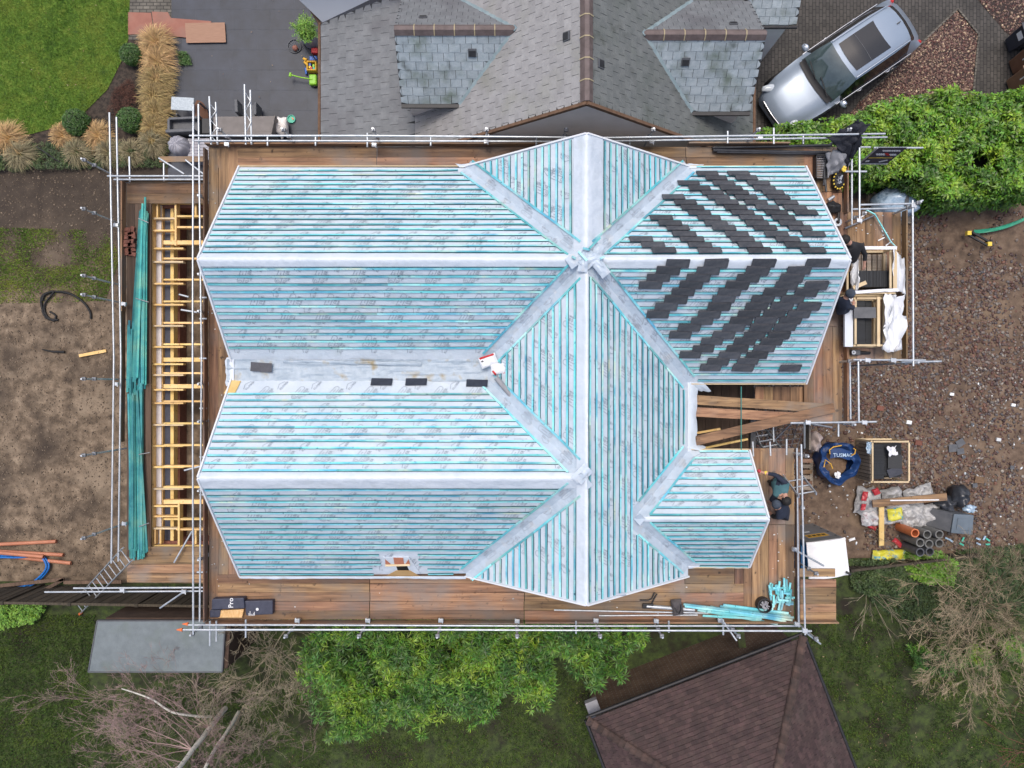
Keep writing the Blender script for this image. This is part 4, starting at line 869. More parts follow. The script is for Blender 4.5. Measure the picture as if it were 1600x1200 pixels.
for (a, b) in (((1068, 944), (1240, 965)), ((1125, 947), (1235, 962)), ((1105, 955), (1225, 968)), ((1090, 953), (1215, 975)), ((1130, 945), (1232, 958)), ((1098, 962), (1190, 967)), ((1110, 948), (1228, 971)), ((1070, 947), (1180, 962)), ((1140, 955), (1238, 969))): segs.append((W(*a, zt+.05+rnd.random()*.1), W(*b, zt+.05+rnd.random()*.1)))
bundle('batten_bundle', 'batten', segs, .05, .03, 'fan of cut green battens along the bottom right toe board', 'battens', 'bundles of battens')
segs = []
for i in range(34):
    x, y = rnd.uniform(1203, 1237), rnd.uniform(918, 950); l = rnd.uniform(9, 20); a = rnd.choice((rnd.uniform(1.3, 1.9), rnd.uniform(1.2, 1.8), rnd.uniform(-.2, .3)))
    segs.append((W(x-l*math.cos(a)/2, y+l*math.sin(a)/2, zt+.03+rnd.random()*.15), W(x+l*math.cos(a)/2, y-l*math.sin(a)/2, zt+.04+rnd.random()*.15)))
for (a, b) in (((1203, 930), (1207, 912)), ((1216, 930), (1218, 908)), ((1226, 925), (1225, 903)), ((1230, 925), (1229, 905)), ((1234, 945), (1236, 921))): segs.append((W(*a, zt+.1), W(*b, zt+.15)))
bundle('batten_offcuts', 'batten', segs, .045, .027, 'loose heap of short green batten offcuts in the bottom right corner', 'offcuts')
w = W(1191, 943, zt); t = thing('tool_bucket', 'round bucket of tools beside the heap of green offcuts', 'bucket', w)
mb = MB(); mb.ring((0, 0, 0), (0, 0, 1), .16, .18, .2, 18); mb.box(-.12, -.12, .02, .12, .12, .04); mb.part('bucket', 'black', t, local=True, smooth=40)
mb = MB()
for i in range(11): a = rnd.uniform(0, 6.28); mb.beam((math.cos(a)*.12, math.sin(a)*.12, .18), (math.cos(a+2.5)*.08, math.sin(a+2.5)*.08, .22), .02, .02)
mb.part('tool', 'grey', t, local=True)
# top right walkway
mk('pipe_black', [(.02, .022, .028), (.04, .043, .05)], scale=6, rough=.35)
for i, (a, b, ww) in enumerate((((1113, 231), (1300, 227), .07), ((1114, 235), (1297, 239), .09), ((1120, 238), (1292, 241), .05))):
    mb = MB(); A, B = W(*a, ZD+.08+.03*i), W(*b, ZD+.08)
    mb.tube([A, B], ww/2, 10); mb.solo('gutter_length', 'pipe_black', ('black plastic pipe along the top toe board, furthest from the slates', 'slate blue gutter length between the two pipes on the top walkway', 'black plastic length nearest the slates on the top walkway')[i], 'pipe', 'plastic lengths on the top right walkway', smooth=50)
mb = MB(); w0, w1 = W(1270, 246, zt), W(1287, 282, zt)
w = W(1279, 264, zt); t = thing('crate', 'black slatted plastic crate on the top right walkway', 'crate', w)
mb = MB(); hx, hy = .14, .29
for (x0, y0_, x1, y1_) in ((-hx, -hy, -hx+.02, hy), (hx-.02, -hy, hx, hy), (-hx, -hy, hx, -hy+.02), (-hx, hy-.02, hx, hy)): mb.box(x0, y0_, 0, x1, y1_, .2)
mb.part('crate_side', 'black', t, local=True)
mb = MB()
for i in range(13): mb.box(-hx+.02, -hy+.04+i*.042, .1, hx-.02, -hy+.055+i*.042, .12)
mb.part('slat', 'grey', t, local=True)
for i, (a, b) in enumerate((((1286, 246), (1291, 300)), ((1290, 243), (1287, 290)))):
    mb = MB(); mb.tube([W(*a, ZD+.1), W(*b, ZD+.2)], .03, 8); mb.solo('pipe', 'pipe_black', ('black pipe leaning beside the slatted crate, right one', 'black pipe leaning beside the slatted crate, left one')[i], 'pipe', smooth=50)
# dark coats thrown over the corner rails
mk('cloth_dark', [(.010, .012, .02), (.025, .028, .04)], scale=3, rough=.8, bump=.6, bs=6); mk('cloth_grey', [(.20, .21, .235), (.30, .31, .34)], scale=3, rough=.8, bump=.6, bs=6)
def cloth(name, quad, z, mat, label, cat, seed, amp=.09, nu=22, nv=14, fold_=7, th=.012, parent=None, zc=None, edge=.05):
    A, B, C_, D = [Vector((p[0], p[1])) for p in quad]; zs = z if isinstance(z, (list, tuple)) else [z]*4
    mb = MB()
    def f(u, v, o=0):
        e = edge*nz(u*4+v*3, seed, 1.7, seed)
        p = (A.lerp(B, u)).lerp(D.lerp(C_, u), v); zz = (zs[0]*(1-u)+zs[1]*u)*(1-v)+(zs[3]*(1-u)+zs[2]*u)*v
        w = W(p.x, p.y, zz); k = amp*(abs(nz(u*fold_*.5+seed, v*2.2, 1, seed))*2-.3+.5*math.sin(u*fold_+v*3+seed)*.5)
        if zc: k += zc*math.sin(math.pi*min(1, max(0, u)))*math.sin(math.pi*v)
        return (w.x+e*(1 if u > .5 else -1)+.04*nz(u*3, v*3, 1, seed+4), w.y+e+.05*nz(u*3, v*3, 1, seed+8), w.z+k-o)
    mb.grid(nu, nv, f)
    if parent is not None: return mb.part(name, mat, parent, label, smooth=70)
    o = mb.solo(name, mat, label, cat, smooth=70); m = o.modifiers.new('s', 'SOLIDIFY'); m.thickness = th; return o
cloth('coat', [(1292, 216), (1340, 188), (1362, 194), (1318, 238)], [4.9, 5.3, 5.45, 4.95], 'cloth_dark', 'black coat draped over the top right corner rails, upper one', 'coat', 2, amp=.10)
cloth('coat', [(1308, 232), (1346, 205), (1345, 225), (1322, 262)], [4.9, 5.35, 5.3, 4.6], 'cloth_dark', 'second black coat hanging from the corner rail beside the grey one', 'coat', 5, amp=.09)
cloth('coat', [(1290, 240), (1325, 226), (1328, 258), (1292, 278)], [4.6, 5.0, 4.6, 4.5], 'cloth_grey', 'grey coat heaped on the boards beneath the black coats', 'coat', 8, amp=.09, zc=.12)
mb = MB(); mb.lump(W(1319, 264, 4.95), (.045, .07, .03), .3, 4); mb.solo('glove', 'yellow', 'yellow glove caught on the corner scaffold tube', 'glove')
# tool bag with yellow edge, bottle, black bags
w = W(1305, 286, ZD+.02); t = thing('tool_bag', 'open black tool bag with yellow trim on the right walkway', 'bag', w)
mb = MB(); mb.lump((0, 0, .12), (.15, .22, .13), .15, 3, flat=.12); mb.part('bag_body', 'black', t, local=True, smooth=60)
mb = MB()
for i in range(9): a = 2.2+i*.45; mb.box(.13*math.cos(a)-.016, .2*math.sin(a)-.02, .17, .13*math.cos(a)+.016, .2*math.sin(a)+.02, .22)
mb.part('yellow_trim', 'yellow', t, local=True, bev=.01)
for i in range(10):
    mb = MB(); a = rnd.uniform(0, 6.28); mb.beam((rnd.uniform(-.07, .07), rnd.uniform(-.12, .12), .24), (rnd.uniform(-.07, .07), rnd.uniform(-.12, .12), .27), .03, .03); mb.part('tool', ['grey', 'galv', 'dgrey', 'navy'][i % 4], t, local=True)
mb = MB(); mb.tube([W(1294, 313, ZD+.06), W(1303, 307, ZD+.06)], [.045, .04], 10); mb.solo('bottle', 'galv', 'clear drinks bottle lying below the yellow trimmed tool bag', 'bottle', smooth=50)
mb = MB(); mb.lump(W(1301, 325, ZD+.12), (.20, .16, .14), .2, 9, flat=.12); mb.solo('rubbish_bag', 'black', 'black bag on the right walkway above the crouching worker', 'bag', smooth=60)
w = W(1307, 348, ZD+.05); t = thing('grinder', 'round power tool with a pale guard on the right walkway', 'power tool', w)
mb = MB(); mb.ring((0, 0, 0), (0, 0, 1), .05, .10, .08, 16); mb.part('guard', 'galv', t, local=True, smooth=40); mb = MB(); mb.tube([(.02, .02, .05), (.02, .22, .08)], .04, 8); mb.part('handle', 'black', t, local=True, smooth=40)
# gravel-like dirt strip along the toe board, scraps on deck
mb = MB()
for i in range(60): w = W(1316+rnd.uniform(-1, 1), rnd.uniform(450, 600), ZD+.01); s = rnd.uniform(.008, .025); mb.lump(w, (s, s, s*.7), .3, i, 6, 4)
mb.solo('grit', 'pebble_bright', 'line of grit along the right toe board', 'grit', kind='stuff')
mb = MB()
for i in range(70):
    x, y = rnd.choice(((rnd.uniform(330, 1240), rnd.uniform(905, 965)), (rnd.uniform(330, 355), rnd.uniform(250, 960)), (rnd.uniform(1335, 1400), rnd.uniform(335, 380)), (rnd.uniform(1200, 1240), rnd.uniform(830, 960))))
    w = W(x, y, ZD+.02); s = rnd.uniform(.006, .018); mb.lump(w, (s*1.5, s, s*.5), .3, i, 6, 4)
mb.solo('debris', 'litter', 'pale crumbs and scraps on the scaffold boards', 'debris', kind='stuff')
# loading bay: two crates of slates
def slate_crate(name, label, x0, y0, x1, y1, z0, z1, rows, frame='timber_pale', wrap=None, group=None, side=False):
    """x/y in world; rows: list of (x0,x1,y0,y1,ztop) blocks of slates on edge"""
    t = thing(name, label, 'crate', ((x0+x1)/2, (y0+y1)/2, z0), group=group); w = .05
    for (a, b) in (((x0, y0), (x1, y0)), ((x1, y0), (x1, y1)), ((x1, y1), (x0, y1)), ((x0, y1), (x0, y0))):
        mb = MB(); d = (Vector(b)-Vector(a)).normalized(); mb.beam((a[0]+d.x*.03, a[1]+d.y*.03, z1), (b[0]-d.x*.03, b[1]-d.y*.03, z1), .045, .045); mb.part('top_rail', frame, t)
        mb = MB(); mb.beam((a[0]+d.x*.03, a[1]+d.y*.03, z0+.06), (b[0]-d.x*.03, b[1]-d.y*.03, z0+.06), .05, .1); mb.part('bottom_rail', frame, t)
    for (x, y) in ((x0, y0), (x1, y0), (x1, y1), (x0, y1)): mb = MB(); mb.beam((x, y, z0), (x, y, z1-.03), .05, .05); mb.part('post', frame, t)
    for (bx0, bx1, by0, by1, zt_, dr) in rows:
        mb = MB(); n_ = int(((by1-by0) if dr == 'y' else (bx1-bx0))/.0085)
        for i in range(n_):
            j = rnd.uniform(-.006, .006); q_ = rnd.uniform(-.006, .006)
            if dr == 'y': yy = by0+i*.0085; mb.box(bx0+j, yy, z0+.1, bx1+j, yy+.0062, zt_+q_)
            else: xx = bx0+i*.0085; mb.box(xx, by0+j, z0+.1, xx+.0062, by1+j, zt_+q_)
        mb.part('slates', 'slate_edge', t)
    return t
zb = ZD+.005
X = lambda px, z=5.0: (px-800)*(CAMZ-z)/FPX
Y = lambda py, z=5.0: (600-py)*(CAMZ-z)/FPX
c1 = slate_crate('slate_crate', 'open crate of black slates on the loading bay next to the reaching worker', X(1326), Y(457), X(1402), Y(386), zb, zb+.62, [(X(1338), X(1398), Y(447), Y(421), zb+.52, 'x')], group='crates of slates')
mb = MB()
for i in range(7): mb.box(X(1350)+i*.13, Y(418), zb+.02, X(1350)+i*.13+.1, Y(390), zb+.06)
mb.part('crate_floor', 'timber_grey', c1)
mb = MB(); mb.beam((X(1336), Y(449), zb+.6), (X(1354), Y(441), zb+.68), .09, .03); mb.solo('timber_offcut', 'timber_pale', 'pale timber offcut lying on the slates in the loading bay', 'timber')
mb = MB(); mb.beam((X(1393, 5), Y(386), zb+.64), (X(1393), Y(450), zb+.64), .05, .03); mb.beam((X(1399, 5), Y(384), zb+.65), (X(1399), Y(455), zb+.65), .07, .03); mb.part('side_slat', 'timber_pale', c1)
c2 = slate_crate('slate_crate', 'crate of black slates on the loading bay with torn white wrap, below the first', X(1341), Y(539), X(1386), Y(465), zb, zb+.55, [(X(1344), X(1360), Y(537), Y(467), zb+.45, 'y'), (X(1362), X(1372), Y(537), Y(467), zb+.40, 'y')], group='crates of slates')
mb = MB(); mb.beam((X(1376), Y(541), zb+.59), (X(1376), Y(463), zb+.59), .07, .03); mb.part('side_slat', 'timber_pale', c2)
mb = MB(); mb.box(X(1326), Y(541), zb+.42, X(1341)-.03, Y(464), zb+.5); mb.solo('foam_board', 'membrane_pale', 'pale grey board leaning along the left side of the lower slate crate', 'board')
mb = MB(); mb.beam((X(1337), Y(488), zb+.6), (X(1371), Y(488), zb+.62), .26, .012); mb.solo('slate', 'dgrey', 'single grey slate laid across the lower slate crate', 'slate')
mk('poly_sheet', [(.72, .74, .77), (.84, .85, .87)], scale=3, rough=.3, bump=.8, bs=6)
cloth('plastic_sheet', [(1384, 462), (1412, 466), (1410, 545), (1379, 550)], [5.0, 4.6, 4.6, 4.9], 'poly_sheet', 'crumpled white plastic sheet hanging off the lower slate crate', 'sheet', 12, amp=.09, edge=.20)
cloth('plastic_sheet', [(1395, 392), (1412, 405), (1414, 462), (1398, 452)], [5.1, 4.5, 4.5, 4.9], 'poly_sheet', 'translucent plastic trailing from the right side of the upper slate crate', 'sheet', 15, amp=.06)
cloth('plastic_sheet', [(1328, 425), (1338, 395), (1342, 450), (1330, 460)], [5.0, 5.1, 5.0, 4.7], 'poly_sheet', 'torn plastic at the left end of the upper slate crate', 'sheet', 19, amp=.06)
mb = MB(); mb.grid(20, 3, lambda u, v: (*(W(1336+u*70, 454+v*5-u*4, 5.0+.03*math.sin(u*9))).xy, 5.0+.04*nz(u*5, v, 2, 4))); o_ = mb.solo('plastic_strip', 'poly_sheet', 'white plastic strip folded over the rail between the two slate crates', 'sheet', smooth=60)
mb = MB(); mb.grid(16, 3, lambda u, v: (*(W(1349+u*52, 385+v*5, 5.0)).xy, 5.02+.03*nz(u*5, v, 2, 14))); mb.solo('plastic_strip', 'poly_sheet', 'white plastic strip folded over the top rail of the upper slate crate', 'sheet', smooth=60)
w = W(1335, 551, ZD+.02); t = thing('power_tool', 'grey cordless power tool on the loading bay boards below the crates', 'power tool', w)
mb = MB(); mb.box(-.12, -.07, 0, .1, .07, .12); mb.part('tool_body', 'dgrey', t, local=True, bev=.02); mb = MB(); mb.tube([(.08, 0, .06), (.36, -.01, .05)], [.05, .035], 8); mb.part('handle', 'black', t, local=True, smooth=50); mb = MB(); mb.ring((-.08, 0, .12), (0, 0, 1), .02, .05, .02, 12); mb.part('guard', 'galv', t, local=True)
for i, (a, b) in enumerate((((1372, 376), (1382, 371)), ((1384, 384), (1393, 377)), ((1343, 341), (1352, 335)))):
    mb = MB(); mb.beam(W(*a, zt), W(*b, zt), .03, .02); mb.solo('timber_offcut', 'white', ('small white offcut left of the green cord on the loading bay', 'small white offcut at the lower end of the green cord', 'small white offcut beside the corner tube of the loading bay')[i], 'offcut')
mb = MB(); mb.tube([W(1352, 327, zt+.05), W(1367, 335, zt+.1), W(1377, 352, zt+.1), W(1392, 378, zt+.1), W(1400, 386, zt+.2)], .02, 6); mb.solo('cord', 'batten', 'pale green strap lying across the loading bay boards', 'strap', smooth=50)
# sign board on the scaffold
t = thing('banner_sign', 'black scaffold sign board with white, red and yellow lettering above the hedge', 'sign', W(1375, 244, 4.5))
P = [W(1373, 231, 4.85), W(1418, 231, 4.85), W(1385, 254, 3.7), W(1347, 254, 3.7)]
P = [W(1371, 231, 5.0), W(1417, 231, 5.0), W(1386, 256, 4.1), W(1342, 256, 4.1)]
mb = MB(); mb.slab(P, .012); mb.part('board', 'navy', t)
mb = MB(); mb.beam(P[2], P[3], .03, .04); mb.part('edge_strip', 'galv', t); mb = MB(); mb.beam(P[0], P[3], .03, .03); mb.part('edge_strip', 'galv', t)
U = (P[1]-P[0]); Vv = (P[0]-P[3]); nn = U.cross(Vv).normalized(); nn = nn if nn.z > 0 else -nn
def onboard(txt, size, u, v, mat, sx=1.0):
    vs, fs = textmesh(txt, size); ux = U.normalized(); vx = Vv.normalized(); o = P[3]+U*u+Vv*v+nn*.006
    mb = MB(); mb.add([o+ux*p[0]*sx+vx*p[1] for p in vs], fs); mb.part('lettering', mat, t)
def strokes(us, v, h, mat, w=.05):
    for u in us:
        mb = MB(); mb.beam(P[3]+U*u+Vv*v+nn*.006, P[3]+U*(u+w)+Vv*(v+.03)+nn*.006, h, .004, up=nn); mb.part('lettering', mat, t)
strokes([.30, .37, .44, .52, .60, .68, .76, .84], .82, .09, 'white', .045); strokes([.22, .30, .37, .45], .60, .12, 'white', .05); strokes([.56, .61], .60, .2, 'red', .035); strokes([.70, .78, .86], .58, .12, 'white', .05)
mb = MB(); mb.beam(P[3]+U*.08+Vv*.40+nn*.006, P[3]+U*.92+Vv*.40+nn*.006, .03, .004, up=nn); mb.part('yellow_line', 'yellow', t)
mb = MB(); mb.beam(P[3]+U*.12+Vv*.18+nn*.006, P[3]+U*.25+Vv*.2+nn*.006, .09, .004, up=nn); mb.beam(P[3]+U*.62+Vv*.14+nn*.006, P[3]+U*.85+Vv*.26+nn*.006, .06, .004, up=nn); mb.part('white_mark', 'white', t)
# ================================================================= NEIGHBOUR'S HOUSE
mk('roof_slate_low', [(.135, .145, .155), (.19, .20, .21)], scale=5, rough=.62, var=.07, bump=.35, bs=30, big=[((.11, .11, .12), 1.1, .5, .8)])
mk('roof_slate_shaded', [(.12, .13, .128), (.17, .18, .175)], scale=5, rough=.62, var=.07, bump=.35, bs=30, big=[((.10, .115, .10), 1.1, .5, .8), ((.07, .075, .065), 2.6, .58, .8)])  # greenish slate, darkened so the east slope's shade is in the colour
mk('roof_slate_lit', [(.255, .25, .25), (.33, .325, .325)], scale=5, rough=.62, var=.06, bump=.35, bs=30, big=[((.25, .25, .22), 1.3, .52, .8)])  # lighter copy of the slate, the west slope's brighter light painted in
mk('roof_slate_blue', [(.25, .30, .33), (.35, .40, .43)], scale=6, rough=.5, var=.10, bump=.35, bs=30, big=[((.09, .12, .08), 1.8, .5, .75), ((.05, .065, .06), 3.0, .6, .8)])
mk('slate_joint', [(.03, .032, .035)], rough=.9)
mk('ridge_tile', [(.10, .075, .07), (.15, .115, .11)], scale=6, rough=.7, bump=.3)
mk('mortar', [(.38, .32, .2)], rough=.9); mk('lead', [(.17, .23, .25), (.26, .33, .35)], scale=5, rough=.5, bump=.3)
mk('render', [(.76, .72, .69), (.84, .80, .77)], scale=2, rough=.85, bump=.2); mk('verge_brown', [(.11, .06, .035), (.17, .10, .06)], scale=9, rough=.8)
mk('tile_dark', [(.040, .024, .024), (.070, .042, .039)], scale=5, rough=.85, var=.26, hue=.01, bump=.4, bs=30, big=[((.062, .045, .04), 1.2, .55, .8)])
mk('hip_tile', [(.035, .026, .024), (.09, .055, .045)], scale=5, rough=.9, var=.35, bump=.5, bs=30)
def grad(p): g = Vector((p[0], p[1])); l = g.length; return g/l, l
def tiles(mb, poly, p, gauge, width, th=.007, seed=0, mi=0, off=.5, b0=0):
    g, k = grad(p); u = Vector((-g.y, g.x)); r = random.Random(seed); G = gauge/math.sqrt(1+k*k)
    gp = .005 if width > .2 else .003; A = [Vector(q).dot(u) for q in poly]; B = [Vector(q).dot(g) for q in poly]
    row = 0; b = min(B)+b0
    while b < max(B):
        a = min(A)-width*(off if row % 2 else 0)-width*.2
        while a < max(A):
            cc = u*(a+width/2)+g*(b+G*.5)
            anc = [q for q in (cc, u*(a+gp)+g*(b+.004), u*(a+width-gp)+g*(b+.004), u*(a+gp)+g*(b+G), u*(a+width-gp)+g*(b+G)) if inpoly(q.x, q.y, poly)]
            if anc:
                cc = sum(anc, Vector((0, 0)))/len(anc); cc = cc if inpoly(cc.x, cc.y, poly) else anc[0]
                jb = r.uniform(-.006, .006); jt = r.uniform(.8, 1.6); cr = []
                for (aa, bb, hh) in ((a+gp, b+jb, th*1.5*jt), (a+width-gp, b+jb+r.uniform(-.004, .004), th*1.5*jt), (a+width-gp, b+G+.01, th*.35), (a+gp, b+G+.01, th*.35)):
                    q = u*aa+g*bb
                    if not inpoly(q.x, q.y, poly):
                        lo, hi = cc.copy(), q
                        for _ in range(7):
                            m = (lo+hi)/2
                            if inpoly(m.x, m.y, poly): lo = m
                            else: hi = m
                        q = lo
                    cr.append((q.x, q.y, pz(p, q.x, q.y), hh))
                top = [(x, y, z+h) for x, y, z, h in cr]; bot = [(x, y, z) for x, y, z, h in cr]
                mb.add(top+bot, [(0, 1, 2, 3), (4, 5, 1, 0), (5, 6, 2, 1), (7, 4, 0, 3)], mi)
            a += width
        row += 1; b += G
def roofpart(par, poly, p, gauge, width, mat, seed=0, nm='roof', base='slate_joint', th=.007, label=None):
    mb = MB(); mb.slab([(x, y, pz(p, x, y)) for x, y in poly], .1, 1); tiles(mb, poly, p, gauge, width, th, seed); return mb.part(nm, [mat, base], par, label)
nb = thing('neighbour_house', 'neighbouring house with grey slate roof, two slate dormers and a pale rendered gable', 'house', (1.6, 10, 0))
NZ, NX, NYG, KN = 6.6, 1.61, 6.05, .83
pw_, pe_ = pl(KN, 0, NX, 0, NZ), pl(-KN, 0, NX, 0, NZ); pl0 = pl(.31, 0, -2.55, 0, 3.15); NT = 14.0
PE = [(NX, NYG), (6.55, NYG), (6.55, NT), (NX, NT)]; PW = [(-2.55, NYG), (NX, NYG), (NX, NT), (-2.55, NT)]
roofpart(nb, PE, pe_, .2, .29, 'roof_slate_shaded', 1); roofpart(nb, PW, pw_, .2, .29, 'roof_slate_lit', 2)
roofpart(nb, [(-5.25, 5.3), (-2.55, 5.3), (-2.55, 10.45), (-5.25, 9.9)], pl0, .26, .33, 'roof_slate_low', 3)
# gable wall and verges
mb = MB(); g0 = NYG+.02
mb.add([(-2.4, g0, -.05), (5.9, g0, -.05), (5.9, g0, 2.9), (NX, g0, NZ-.1), (-2.4, g0, 3.15), (-2.4, g0+8, -.05), (5.9, g0+8, -.05), (5.9, g0+8, 2.9), (NX, g0+8, NZ-.15), (-2.4, g0+8, 3.1)], [(0, 1, 2, 3, 4), (5, 9, 8, 7, 6), (0, 5, 6, 1), (1, 6, 7, 2), (0, 4, 9, 5)])
mb.part('wall', 'render', nb)
mb = MB(); mb.box(-5.05, 5.4, -.05, -2.4, 9.8, 2.2); mb.part('wall', 'render', nb)
for a, b in (((NX, NZ), (-2.55, 3.15)), ((NX, NZ), (6.55, 2.5))): mb = MB(); mb.beam((a[0], NYG-.02, a[1]+.0), (b[0], NYG-.02, b[1]+.0), .07, .1); mb.part('verge', 'verge_brown', nb)
mb = MB(); mb.tube([(-5.3, 5.3, 2.27), (-5.3, 9.9, 2.27)], .045, 8); mb.part('gutter', 'verge_brown', nb, smooth=50)
mb = MB(); mb.tube([(6.6, NYG, 2.45), (6.6, NT, 2.45)], .05, 8); mb.part('gutter', 'verge_brown', nb, smooth=50)
mb = MB(); mb.tube([(-5.28, 9.9, 2.25), (-5.95, 11.0, 2.25)], .05, 8); mb.part('gutter', 'verge_brown', nb, smooth=50)
def ridge(a, b, wd_, par, mat='ridge_tile', seg=.46, h=.06, mort=True):
    a, b = Vector(a), Vector(b); L_ = (b-a).length; d = (b-a)/L_; s = d.cross(Vector((0, 0, 1))).normalized(); n_ = max(1, int(L_/seg)); mb = MB(); m2 = MB()
    for i in range(n_):
        p0 = a+d*(L_*i/n_+.008); p1 = a+d*(L_*(i+1)/n_-.008); up = Vector((0, 0, 1)); P_ = []
        for q in (p0, p1): P_ += [q-s*wd_-up*wd_*.72+up*.02, q-s*wd_*.35+up*(h-.03), q+s*wd_*.35+up*(h-.03), q+s*wd_-up*wd_*.72+up*.02]
        mb.add(P_, [(0, 4, 5, 1), (1, 5, 6, 2), (2, 6, 7, 3), (0, 1, 2, 3), (7, 6, 5, 4)])
        if mort and i:
            q0 = a+d*(L_*i/n_); e = d*.012; Q = []
            for q in (q0-e, q0+e): Q += [q-s*wd_*1.1-up*wd_*.72+up*.03, q-s*wd_*.38+up*(h-.022), q+s*wd_*.38+up*(h-.022), q+s*wd_*1.1-up*wd_*.72+up*.03]
            m2.add(Q, [(0, 4, 5, 1), (1, 5, 6, 2), (2, 6, 7, 3), (0, 1, 2, 3), (7, 6, 5, 4)])
    o = mb.part('ridge', mat, par)
    if mort and m2.v: m2.part('mortar_joint', 'mortar', o, local=True)
ridge((NX, NYG+.02, NZ), (NX, NT, NZ), .14, nb, h=.07)
# dormers: ridge runs east-west, gable at the outer end
def dormer(zr, yr, ze, hs, xg, xr, xe, sgn, lab):
    k = (zr-ze)/hs; pS = pl(0, k, 0, yr, zr); pN = pl(0, -k, 0, yr, zr)
    S = [(xg, yr), (xr, yr), (xe, yr-hs), (xg, yr-hs)]; N_ = [(xg, yr), (xr, yr), (xe, yr+hs), (xg, yr+hs)]
    roofpart(nb, S, pS, .2, .27, 'roof_slate_blue', 5, nm='dormer_roof', th=.006, label=lab); roofpart(nb, N_, pN, .2, .27, 'roof_slate_low', 6, nm='dormer_roof', th=.006)
    ridge((xg, yr, zr), (xr, yr, zr), .13, nb, h=.07)
    for yy in (yr-hs, yr+hs):
        mb = MB(); A, B = Vector((xr, yr, zr+.02)), Vector((xe, yy, ze+.02)); d = (B-A).normalized(); mb.beam(A-d*.05, B+d*.02, .13, .02); mb.part('valley_lead', 'lead', nb)
    mb = MB(); xi = xg-sgn*.12; mb.add([(xi, yr-hs+.1, ze-1.6), (xi, yr+hs-.1, ze-1.6), (xi, yr+hs-.1, ze), (xi, yr, zr-.08), (xi, yr-hs+.1, ze), (xe, yr-hs+.1, ze-1.6), (xe, yr+hs-.1, ze-1.6), (xe, yr+hs-.1, ze), (xe, yr-hs+.1, ze)], [(0, 1, 2, 3, 4), (0, 4, 8, 5), (1, 6, 7, 2)]); mb.part('dormer_wall', 'render', nb)
    mb = MB(); mb.beam((xg, yr-hs-.04, ze-.03), (xe, yr-hs-.04, ze-.03), .1, .06); mb.part('dormer_gutter', 'black', nb)
dormer(5.32, 8.27, 4.18, 1.31, -2.75, .07, -1.30, -1, 'blue grey slates on the left dormer'); dormer(5.4, 8.12, 4.24, 1.37, 5.9, 3.05, 4.45, 1, 'blue grey slates on the right dormer')
# projections at the top edge of the photo
pT = pl(0, .9, 0, 9.3, 3.6)
mb = MB(); mb.box(-6.1, 12.2, 3.4, -2.6, 13.5, 3.55); mb.part('upper_eaves', 'slate_joint', nb)
mb = MB(); mb.add([(-6.0, 10.42, 3.4), (-2.75, 10.42, 3.4), (-5.2, 9.93, 2.32), (-6, 13, 3.4), (-5.2, 13, 2.3)], [(0, 2, 1), (0, 3, 4, 2)]); mb.part('wall', 'trim_white', nb)
mb = MB(); mb.tube([(-6.2, 10.33, 3.5), (-2.6, 10.30, 3.5)], .05, 8); mb.part('gutter', 'black', nb, smooth=50)
pR = pl(0, .62, 0, 10.5, 3.0); PR = [(6.25, 9.75), (7.72, 9.75), (7.72, 12.5), (6.25, 12.5)]
roofpart(nb, PR, pR, .2, .27, 'roof_slate_blue', 8, nm='porch_roof'); mb = MB(); mb.tube([(6.2, 9.7, 2.5), (7.75, 9.7, 2.5)], .045, 8); mb.part('gutter', 'black', nb, smooth=50)
mb = MB(); mb.box(6.7, 9.85, -.05, 7.6, 12.5, 2.4); mb.part('wall', 'render', nb)
# roof vents
for px, py, p, dz in ((738, 84, pl(0, 1.14/1.31, 0, 8.27, 5.32), .02), (1071, 98, pl(0, 1.16/1.37, 0, 8.12, 5.4), .02), (884, 57, pw_, .02), (940, 100, pe_, .02), (1146, 36, pl(0, -1.16/1.37, 0, 8.12, 5.4), .02), (661, 26, pl(0, -.87, 0, 8.27, 5.32), .02)):
    w = onplane(px, py, p, dz); n = pn(p); fl = py in (36, 26); g, _ = grad(p); gx = Vector((g.x, g.y, 0)); sx = Vector((-g.y, g.x, 0)); up = sx.cross(n).normalized(); up = up if up.dot(gx) > 0 else -up
    L_ = .09 if not fl else .04
    mb = MB(); mb.beam(w-sx*.10+up*.02, w+sx*.10+up*.02, L_*2, .03, up=n); f_ = mb.part('roof_vent', 'dgrey', nb)
    mb = MB(); mb.beam(w-sx*.08+n*.012, w+sx*.08+n*.012, L_*1.5, .02, up=n); mb.part('vent_grille', 'black', f_, local=True)

# ================================================================= TILED GARAGE bottom right
gg = thing('garage', 'hipped garage with dark plain-tile roof and brown brick wall', 'garage', (6, -9.5, 0))
d1 = Vector((.932, .361)); d2 = Vector((.361, -.932)); Cnw = Vector((2.05, -9.14)); Cne = Cnw+d1*6.30; ZE = 2.5; tg = .68; hw = 3.15
ap = Cnw+d1*hw+d2*hw; ap2 = ap+d2*5; Csw = Cnw+d2*11; Cse = Cne+d2*11
def plane_from(o, g, k, z): return (g.x*k, g.y*k, z-k*o.dot(g))
for P, o_, g_ in (([Cnw, Cne, ap], Cnw, d2), ([Cnw, ap, ap2, Csw], Cnw, d1), ([Cne, Cse, ap2, ap], Cne, -d1)):
    pp = plane_from(o_, g_, tg, ZE); roofpart(gg, [tuple(q) for q in P], pp, .105, .165, 'tile_dark', 9, th=.013)
za_ = ZE+hw*tg
